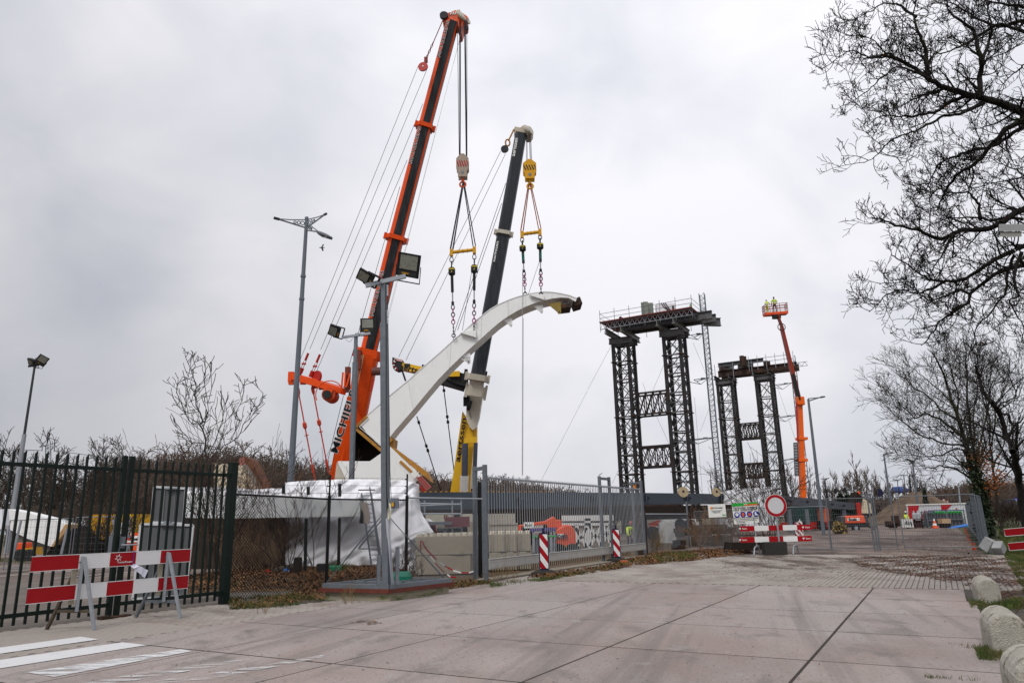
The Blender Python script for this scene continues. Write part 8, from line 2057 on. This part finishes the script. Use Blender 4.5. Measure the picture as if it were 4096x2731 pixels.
# ---- small tree on the left
A=cv(0,700,1.3067);Lt=cv(0,700,1.3067)
tree_from('small bare tree rising above the right leaf of the green gate',1085,2040,[([(1090,2040),(1090,1560),(1072,1440),(1060,1330),(1045,1240),(1020,1150),(1012,1060),(1005,940)],16),
 ([(1080,1480),(1120,1400),(1145,1330),(1165,1260),(1195,1160)],8),([(1095,1480),(1150,1440),(1200,1400),(1260,1340),(1310,1270),(1345,1210),(1375,1140)],8),([(1065,1400),(1000,1400),(950,1340),(915,1290),(893,1245)],7),([(1060,1330),(1090,1230),(1080,1150),(1075,1020)],6),([(1045,1240),(985,1150),(955,1020)],5),([(1085,1200),(1110,1100),(1128,1035)],4),([(1140,1340),(1170,1240),(1158,1160)],4),([(1200,1400),(1240,1280),(1265,1180),(1280,1065)],5),([(1060,1340),(985,1280),(935,1160),(927,1110)],4)],26.,mat('young tree bark',(.05,.043,.038),.9,0,.3,5),5,0,K_=Lt,twig=.45,L=(.35,1.1),lv=1,kids=3,rmin=.012)
bpy.data.objects  # noqa
# ---- left tree row and woods
def proto_segs(h,seed,lv,kids,spread,rmin,up=.15,trunk=.3,fork=4):
    rr=random.Random(seed);sg=[];p=Vector((0,0,0));d=Vector((0,0,1));r=h*.016
    for i in range(5):
        q=p+d*(h*trunk/5);sg.append((*p,*q,r,r*.94));r*=.94;p=q;d=(d+Vector((rr.gauss(0,.05),rr.gauss(0,.05),.05))).normalized()
    for k in range(fork):
        a=2*math.pi*(k+rr.random()*.6)/fork;nd=(d*1.0+Vector((math.cos(a),math.sin(a),0))*spread*rr.uniform(.5,1.1)).normalized()
        grow(sg,p-UP*h*trunk*.3*rr.random(),nd,h*(1-trunk)*rr.uniform(.5,.72),r*.6,lv,rr,up,spread,kids,4,.13,.5,rmin)
    grow(sg,p,d,h*(1-trunk)*.8,r*.75,lv,rr,up,spread,kids,5,.10,.45,rmin);return sg
pa=proto_segs(13,1,3,5,.62,.035);pb_=proto_segs(13,2,3,5,.55,.035);pc=proto_segs(13,7,3,5,.7,.035)
pm_=[]
for i,s_ in enumerate((pa,pb_,pc)):
    v,f=segmesh(s_,3);me=npmesh('crown',v,f);me.materials.append(mat('grove bark',(.062,.050,.040),.95,0,.35,.5));pm_.append(me)
for i,(x,yt,Y,k,lab) in enumerate(((95,1800,82,0,'leftmost'),(165,1815,95,1,'second'),(235,1842,80,2,'third'),(300,1815,98,0,'fourth'),(370,1835,86,1,'fifth'),(430,1800,92,2,'sixth'),(30,1860,100,1,'outermost left, fainter'),(-30,1850,85,2,'cut off'))):
    b=P(x,2100,Y);b.z=0;h=P(x,yt,Y).z;g=T('bare_tree',lab+' of the bare trees standing in a row behind the green gate','tree',b,'bare tree row behind the green gate')
    o=bpy.data.objects.new('crown',pm_[k]);sc.collection.objects.link(o);o.parent=g;g.scale=(h/12.2,)*3;g.rotation_euler.z=i*1.3
def wood(name,spots,protos,m,seed,kind='stuff'):
    rr=random.Random(seed);V_,F_=[],[];n0=0
    pv=[segmesh(s_,3) for s_ in protos]
    for (x,y,h) in spots:
        v,f=pv[rr.randrange(len(pv))];a=rr.random()*6.28;c,s=math.cos(a),math.sin(a);k=h/12.2
        R=np.array([[c,s,0],[-s,c,0],[0,0,1]]);kk=np.array([k*rr.uniform(.9,1.2),k*rr.uniform(.9,1.2),k]);V_.append((v@R)*kk+np.array([x,y,-.1]));F_.append(f+n0);n0+=len(v)
    return link(name,npmesh(name,np.concatenate(V_),np.concatenate(F_)),m,None,kind=kind)
wp_=[proto_segs(13,20+i,3,4,.80,.040,up=.04,trunk=.30,fork=4) for i in range(5)]
rr=random.Random(77);sp=[]
def top_at(x):
    pf=[(-200,1990),(300,1960),(420,1860),(480,1830),(560,1812),(640,1780),(720,1784),(800,1790),(900,1785),(1000,1792),(1100,1800),(1200,1825),(1320,1840),(1420,1860),(1600,1860),(1700,1865),(1760,1895),(1850,1900),(1950,1900),(2050,1905),(2150,1925),(2300,1955),(2450,1990),(2600,2020)]
    for (a,b),(c,d) in zip(pf,pf[1:]):
        if a<=x<=c:return b+(d-b)*(x-a)/(c-a)
    return 2040
for row,(Y,dx,k) in enumerate(((152,50,.80),(166,48,.90),(186,44,.97))):
    x=-150+row*9
    while x<2550:
        t=P(x,top_at(x)+rr.uniform(-4,16),Y)
        if t.z>3:sp.append((t.x+rr.gauss(0,.6),Y+rr.gauss(0,3),t.z*k))
        x+=dx*rr.uniform(.7,1.3)
wood('far_wood',sp,wp_,bark3,5)
# undergrowth filling the wood's lower part
V_=[];mbw=MB();n=240
def thicket(name,x0,x1,Y,f,m,seed):
    rr=random.Random(seed);sg=[];n=int((x1-x0)/2.0)
    for i in range(n*8):
        x=rr.uniform(x0,x1);Yr=Y+rr.uniform(-6,10);t=P(x,f(x),Yr);zt_=max(1.5,t.z)*rr.uniform(.35,.93);p=Vector((t.x,Yr,0));q=p+Vector((rr.gauss(0,.9),rr.gauss(0,.9),zt_));mid=(p+q)/2+Vector((rr.gauss(0,.5),0,0))
        sg.append((*p,*mid,.22,.18));sg.append((*mid,*q,.18,.06))
        for _ in range(3):
            a=mid.lerp(q,rr.random());sg.append((*a,*(a+Vector((rr.gauss(0,1.2),rr.gauss(0,1),rr.uniform(.3,1.8)))),.12,.05))
    OS(name,sg,m,None,n=3,kind='stuff')
thicket('wood_undergrowth',380,2450,186,top_at,mat('thicket brown',(.115,.078,.058),.95,0,.4,.2,col2=(.07,.075,.045),c2lo=.5,c2hi=.6,s2=.05),3)  # brown thicket with random darker olive patches
def right_top(x):
    pf=[(2780,2050),(2850,2030),(2900,2020),(3180,2010),(3300,2005),(3450,1990),(3560,2000),(3700,1985),(3770,1935),(3850,1925),(3950,1920),(4150,1915)]
    for (a,b),(c,d) in zip(pf,pf[1:]):
        if a<=x<=c:return b+(d-b)*(x-a)/(c-a)
    return 2040
thicket('roadside_scrub',3150,4150,190,right_top,MT['thicket brown'],9)
sp=[]
for Y,dx in((172,40),(185,44)):
    x=3740
    while x<4200:
        t=P(x,right_top(x)+rr.uniform(-6,10),Y);sp.append((t.x,Y+rr.gauss(0,3),t.z));x+=dx*rr.uniform(.7,1.3)
wood('wooded_bank',sp,wp_,bark3,6)
# distant single trees along the skyline on the right
birch=[proto_segs(13,40+i,3,4,.35,.05,up=.35,trunk=.15,fork=3) for i in range(3)]
bm2=[]
for s_ in birch:
    v,f=segmesh(s_,3);me=npmesh('crown',v,f);me.materials.append(mat('thin birch twig',(.13,.105,.09),.95,0,.3,.5));bm2.append(me)
for i,(x,yt,Y) in enumerate(((2770,1990,150),(2890,1930,150),(3010,1935,140),(3050,1945,160),(2975,1920,150),(3190,1905,150),(3250,1935,140),(3350,1935,150),(3430,1915,140),(3450,1895,130),(3500,1920,140),(3540,1930,150),(3560,1940,150),(3385,1940,160),(3620,1960,170),(3675,1925,180),(3700,1925,180),(3325,1950,160),(2550,2030,150),(2640,2040,150))):
    b=P(x,2060,Y);b.z=0;h=max(4,P(x,yt,Y).z);g=T('distant_tree','slim leafless tree on the far skyline %s'%['right of the first tower foot','behind the girder eyes','above the film clad shed, right','beyond the round sign','above the film clad shed','left of the orange boom lift','right of the orange boom lift','left of the traffic lights','over the cream segment, left','over the cream segment, tallest','left of the tall far lamp','right of the tall far lamp','nearest to the sand heap','beside the right traffic light','behind the sand heap, low','right of the sand heap top','right of the sand heap, second','right of the grey street lamp','above the gate end portal','between gate and first tower'][i],'tree',b,'slim trees on the skyline')
    o=bpy.data.objects.new('crown',bm2[i%3]);sc.collection.objects.link(o);o.parent=g;g.scale=(h/12.,)*3;g.rotation_euler.z=i*1.1
def shrub_mass(name,lab,x0,x1,yt,Y,m,seed,n=4000,s=.25,kind=None):
    rr=random.Random(seed);mb=MB();g=T('shrub',lab,'shrub',P(x0,2060,Y))
    for _ in range(n):
        x=rr.uniform(x0,x1);e=math.sin(math.pi*(x-x0)/(x1-x0))**.4;h=P(x,yt,Y).z*e*(.85+.15*math.sin(x*.2));p=P(x,2060,Y+rr.uniform(-1.5,1.5));p.z=h*rr.random()**.6
        a=Vector((rr.gauss(0,1),rr.gauss(0,1),rr.gauss(0,1))).normalized()*s;b=a.cross(UP).normalized()*s*.7;mb.add([p,p+a+b,p+a*2,p+a-b],[(0,1,2,3)])
    O('foliage',mb,m,g,kind='stuff')
everg=mat('dark evergreen',(.022,.035,.018),.8,0,.4,.3)
shrub_mass('s','dark green bush mass behind the right girder and traffic lights',3330,3440,1968,128,everg,1,3500,.3)
shrub_mass('s','small dark conifer right of the sand heap top',3700,3722,1945,105,everg,2,900,.18)
shrub_mass('s','dry yellow grass tussock left of the compressor',3328,3375,2085,66,mat('yellow tussock',(.28,.20,.07),.9),3,900,.16)
# ---- shrubs around the fence: bare stems
Y0fix=lambda p:19<p.y<28 and p.x<-2
def stems(name,lab,pts,n,h,seed,m,spread=.45,lv=2,kids=3,r=.014,rmin=.004,par=None):
    rr=random.Random(seed);sg=[];g=T(name,lab,'shrub',pts[0])
    for i in range(n):
        a,b=rr.choice(list(zip(pts,pts[1:]))) if len(pts)>1 else (pts[0],pts[0]);p=a.lerp(b,rr.random())+Vector((rr.gauss(0,.12),rr.gauss(0,.25),0))
        p.z=BZ(p.x,p.y) if Y0fix(p) else 0.;d=Vector((rr.gauss(0,spread),rr.gauss(0,spread),1)).normalized();grow(sg,p,d,h*rr.uniform(.5,1.1),r*rr.uniform(.6,1.2),lv,rr,.15,.5,kids,5,.12,.4,rmin)
    OS('stems',sg,m,g,n=3,kind='stuff');return g
brt=mat('red brown stem',(.20,.125,.08),.9,0,.35,3)
dkt=mat('dark brier stem',(.055,.038,.028),.9,0,.35,3)
stems('bare_shrub','dense brown brier thicket in the dark bay under the white beam',[P(930,2260,25.3)*1,P(1130,2260,25.3)],150,1.5,1,brt,.35,2,5)
stems('bare_shrub','pale tan brier stems just in front of the dark bay',[P(920,2275,24.1)*1,P(1130,2275,24.1)],45,1.0,15,mat('tan stem',(.28,.19,.12),.9,0,.3,3),.4,2,4,r=.012,rmin=.004)
stems('bare_shrub','tall reddish thicket rising behind the gate post and lamp',[P(960,2180,29.5),P(1140,2180,29.5)],13,3.4,2,mat('red twig',(.16,.075,.045),.9,0,.3,3),.28,2,5,r=.03,rmin=.009)
stems('bare_shrub','dark arching stems before the white film left of the black fence post',[P(1120,2265,22.5),P(1290,2265,22.5)],12,2.5,3,dkt,.5,2,4,r=.02,rmin=.006)
stems('bare_shrub','thin dark stems behind the right gate leaf',[P(700,2250,21.5),P(900,2250,21.5)],30,3.6,4,dkt,.3,2,4,r=.018,rmin=.006)
stems('bare_shrub','low brown bush right of the nearest mast foot',[P(1590,2290,20.5),P(1650,2290,20.5)],14,.9,5,dkt,.4,2,4,r=.008)
stems('bare_shrub','leafless bush behind the round no entry sign',[P(3030,2170,38),P(3110,2170,38)],12,3.6,6,dkt,.35,2,5,r=.03,rmin=.010)
stems('bare_shrub','bare brush behind the notice boards',[P(2780,2180,38),P(3000,2180,38)],34,1.7,7,brt,.4,2,4,r=.014,rmin=.007)
stems('bare_shrub','pale dry weeds at the end portal of the sliding gate',[P(2590,2215,36),P(2660,2215,36)],26,1.0,8,dry,.35,1,4,r=.01,rmin=.006)
stems('bare_shrub','thin roadside brush behind the lying arch segment at left',[P(200,2150,48),P(520,2150,48)],60,2.6,9,dkt,.4,2,4,r=.03,rmin=.012)
stems('bare_shrub','rough hedge before the road at the far right',[P(3980,2070,70),P(4120,2070,70)],60,2.0,10,dkt,.3,2,4,r=.03,rmin=.014)
def mast_weed(x,y,n,h,seed,lab):
    stems('weed',lab,[G(x,y)],n,h,seed,dry,.5,1,3,r=.006,rmin=.003)
mast_weed(1060,2448,8,.3,1,'small dry weed growing at the slab edge left of the mast plate')
mast_weed(1385,2410,12,.35,2,'dry weed tuft before the corner of the mast plate')
mast_weed(1985,2330,12,.45,3,'dry weed at the near portal foot of the sliding gate')
mast_weed(2050,2322,10,.4,4,'thin dry weed under the sliding gate near its portal')
mast_weed(4040,2480,6,.6,5,'thin dark weed beside the farthest concrete bollard')
leafr=mat('dark red leaf',(.13,.055,.03),.85,0,.5,9,col2=(.06,.035,.02),c2lo=.42,c2hi=.58,s2=3)
# leaf litter (uncountable)
def scatter(name,area,n,seed,m,size=.05,h=.03,zf=None,kind='stuff',tilt=1.,name2=None):
    rr=random.Random(seed);v=[];f=[];k=0
    while k<n:
        s,t,dens=area(rr)
        if rr.random()>dens:continue
        p=W(s,t,0);z=(zf(s,t) if zf else 0)+rr.random()*h
        a=rr.random()*6.28;L_=size*rr.uniform(.6,1.3);tx=rr.gauss(0,.35)*tilt;ty=rr.gauss(0,.35)*tilt
        c,s_=math.cos(a),math.sin(a);x=Vector((c,s_,tx))*L_;y=Vector((-s_,c,ty))*L_*.6
        b=len(v);cc=Vector((p.x,p.y,z+.004+abs(tx)*L_))
        v+=[tuple(cc-x),tuple(cc+y),tuple(cc+x),tuple(cc-y)];f.append((b,b+1,b+2,b+3));k+=1
    return link(name,npmesh(name,np.array(v),np.array(f)),m,None,kind=kind)
def inpoly(x,y,pl):
    c=False;j=len(pl)-1
    for i in range(len(pl)):
        if (pl[i][1]>y)!=(pl[j][1]>y) and x<(pl[j][0]-pl[i][0])*(y-pl[i][1])/(pl[j][1]-pl[i][1])+pl[i][0]:c=not c
        j=i
    return c
def areapix(pl,dens=1.,noise=True):
    pw=[G(*p) for p in pl];st=[(p.dot(U),p.dot(V)) for p in pw];s0,s1=min(a for a,b in st),max(a for a,b in st);t0,t1=min(b for a,b in st),max(b for a,b in st)
    def f(rr):
        while 1:
            s,t=rr.uniform(s0,s1),rr.uniform(t0,t1)
            if inpoly(s,t,st):
                q=.5+.28*math.sin(s*2.1+1.3*math.sin(t*1.7))*math.cos(t*2.7+s*.6)+.22*math.sin(s*5.3+t*2.9)*math.cos(t*6.1-s*1.9);d=max(.04,min(1,(q-.30)*2.2)) if noise else 1
                return s,t,d*dens
    return f
def bank(s,t):
    p=W(s,t);return BZ(p.x,p.y)
scatter('leaf_litter',areapix([(905,2302),(905,2268),(1300,2262),(1640,2275),(1660,2320),(1500,2330),(1300,2400),(1150,2425),(920,2438),(905,2402),(1130,2385),(1230,2345),(1180,2312)]),15000,1,leafm,.034,.05,bank)
scatter('leaf_litter',areapix([(1620,2345),(1960,2318),(1960,2335),(1780,2360),(1640,2385)]),1800,2,leafm,.034,.03)
scatter('leaf_litter',areapix([(2100,2310),(2420,2262),(2600,2215),(2960,2190),(3010,2210),(2800,2240),(2560,2262),(2200,2318)]),13000,3,leafm,.045,.04)
scatter('leaf_litter',areapix([(3380,2232),(3600,2222),(3960,2225),(4100,2240),(4100,2440),(4030,2420),(3900,2350),(3700,2310),(3450,2270)]),13000,4,leafr,.034,.012,tilt=.4)
scatter('leaf_litter',areapix([(3800,2110),(3940,2190),(3960,2240),(3500,2225),(3600,2160)],.6),3000,5,leafr,.045,.012,tilt=.4)
scatter('leaf_crumbs',areapix([(900,2450),(3900,2360),(4000,2731),(200,2731)],1,False),260,6,mat('dark leaf crumb',(.07,.045,.03),.9),.018,.004,lambda s,t:.008,tilt=.3)
scatter('leaf_crumbs',areapix([(1400,2492),(1440,2484),(1500,2486),(1525,2494),(1480,2500),(1420,2502)],1),130,7,mat('brown crumb',(.13,.07,.04),.9),.022,.01,lambda s,t:.008,tilt=.3)
scatter('mud_crumbs',areapix([(2900,2245),(3900,2235),(3900,2290),(3100,2320),(2850,2290)],1),2600,8,mat('mud crumb',(.09,.06,.045),.95),.03,.01,tilt=.3)
def bankarea(rr):
    x,y=rr.uniform(-9.5,-3.5),rr.uniform(19.6,25.6);p=Vector((x,y,0));return p.dot(U),p.dot(V),(1. if y>20.2 else .4)
scatter('bank_leaves',bankarea,17000,31,leafm,.038,.05,bank)
# grass blades
def blades(name,area,n,seed,m,h=.09,w_=.006,zf=None):
    rr=random.Random(seed);v=[];f=[];k=0
    while k<n:
        s,t,d=area(rr)
        if rr.random()>d:continue
        p=W(s,t,(zf(s,t) if zf else 0)-.01);a=rr.random()*6.28;hh=h*rr.uniform(.4,1.4);lx,ly=rr.gauss(0,.35)*hh,rr.gauss(0,.35)*hh
        wx,wy=math.cos(a)*w_,math.sin(a)*w_;b=len(v)
        v+=[(p.x-wx,p.y-wy,p.z),(p.x+wx,p.y+wy,p.z),(p.x+lx*.5+wx*.6,p.y+ly*.5+wy*.6,p.z+hh*.6),(p.x+lx,p.y+ly,p.z+hh)];f.append((b,b+1,b+2,b+3));k+=1
    return link(name,npmesh(name,np.array(v),np.array(f)),m,None,kind='stuff')
blades('weed_grass',areapix([(905,2395),(1180,2375),(1300,2400),(1150,2428),(920,2440)],.5),2600,1,grassm,.09,.006,bank)
blades('weed_grass',areapix([(1310,2250),(1400,2250),(1400,2330),(1310,2335)],1),900,2,grassm,.26,.007,bank)
blades('weed_grass',areapix([(1620,2352),(1960,2325),(1960,2338),(1780,2358),(1640,2378)]),1300,3,grassm,.08,.006)
blades('weed_grass',areapix([(1960,2335),(2160,2315),(2420,2270),(2600,2228),(2600,2240),(2420,2282),(2160,2326),(1960,2350)]),3600,4,grassm,.09,.008)
blades('weed_grass',areapix([(2600,2225),(2760,2205),(2800,2235),(2640,2255)],1),2600,5,grassm,.12,.010)
blades('weed_grass',areapix([(3880,2400),(3960,2420),(4090,2400),(4090,2440),(3980,2445),(3880,2430)],1),2400,6,grassm,.09,.005)
blades('verge_grass',areapix([(4005,2200),(4200,2180),(4200,2420),(4110,2400),(4060,2300)],1),22000,7,grassm,.07,.007)
blades('verge_grass',areapix([(3990,2110),(4200,2110),(4200,2200),(4010,2200)],1,False),9000,8,grassm,.16,.02)
blades('weed_grass',areapix([(-20,2235),(900,2215),(900,2238),(-20,2250)],1),4000,9,grassm,.14,.014)
blades('joint_weeds',areapix([(3080,2731),(3130,2731),(3230,2640),(3220,2630)],1),50,10,grassm,.02,.004)
blades('joint_weeds',areapix([(3780,2570),(3940,2585),(3960,2600),(3860,2592)],1),130,11,grassm,.04,.004)
blades('weed_grass',areapix([(3900,2590),(4096,2600),(4096,2650),(3920,2640)],.8),1500,14,grassm,.08,.004)
blades('joint_weeds',areapix([(3700,2705),(3920,2722),(3920,2728),(3700,2712)],1),90,12,grassm,.05,.004)
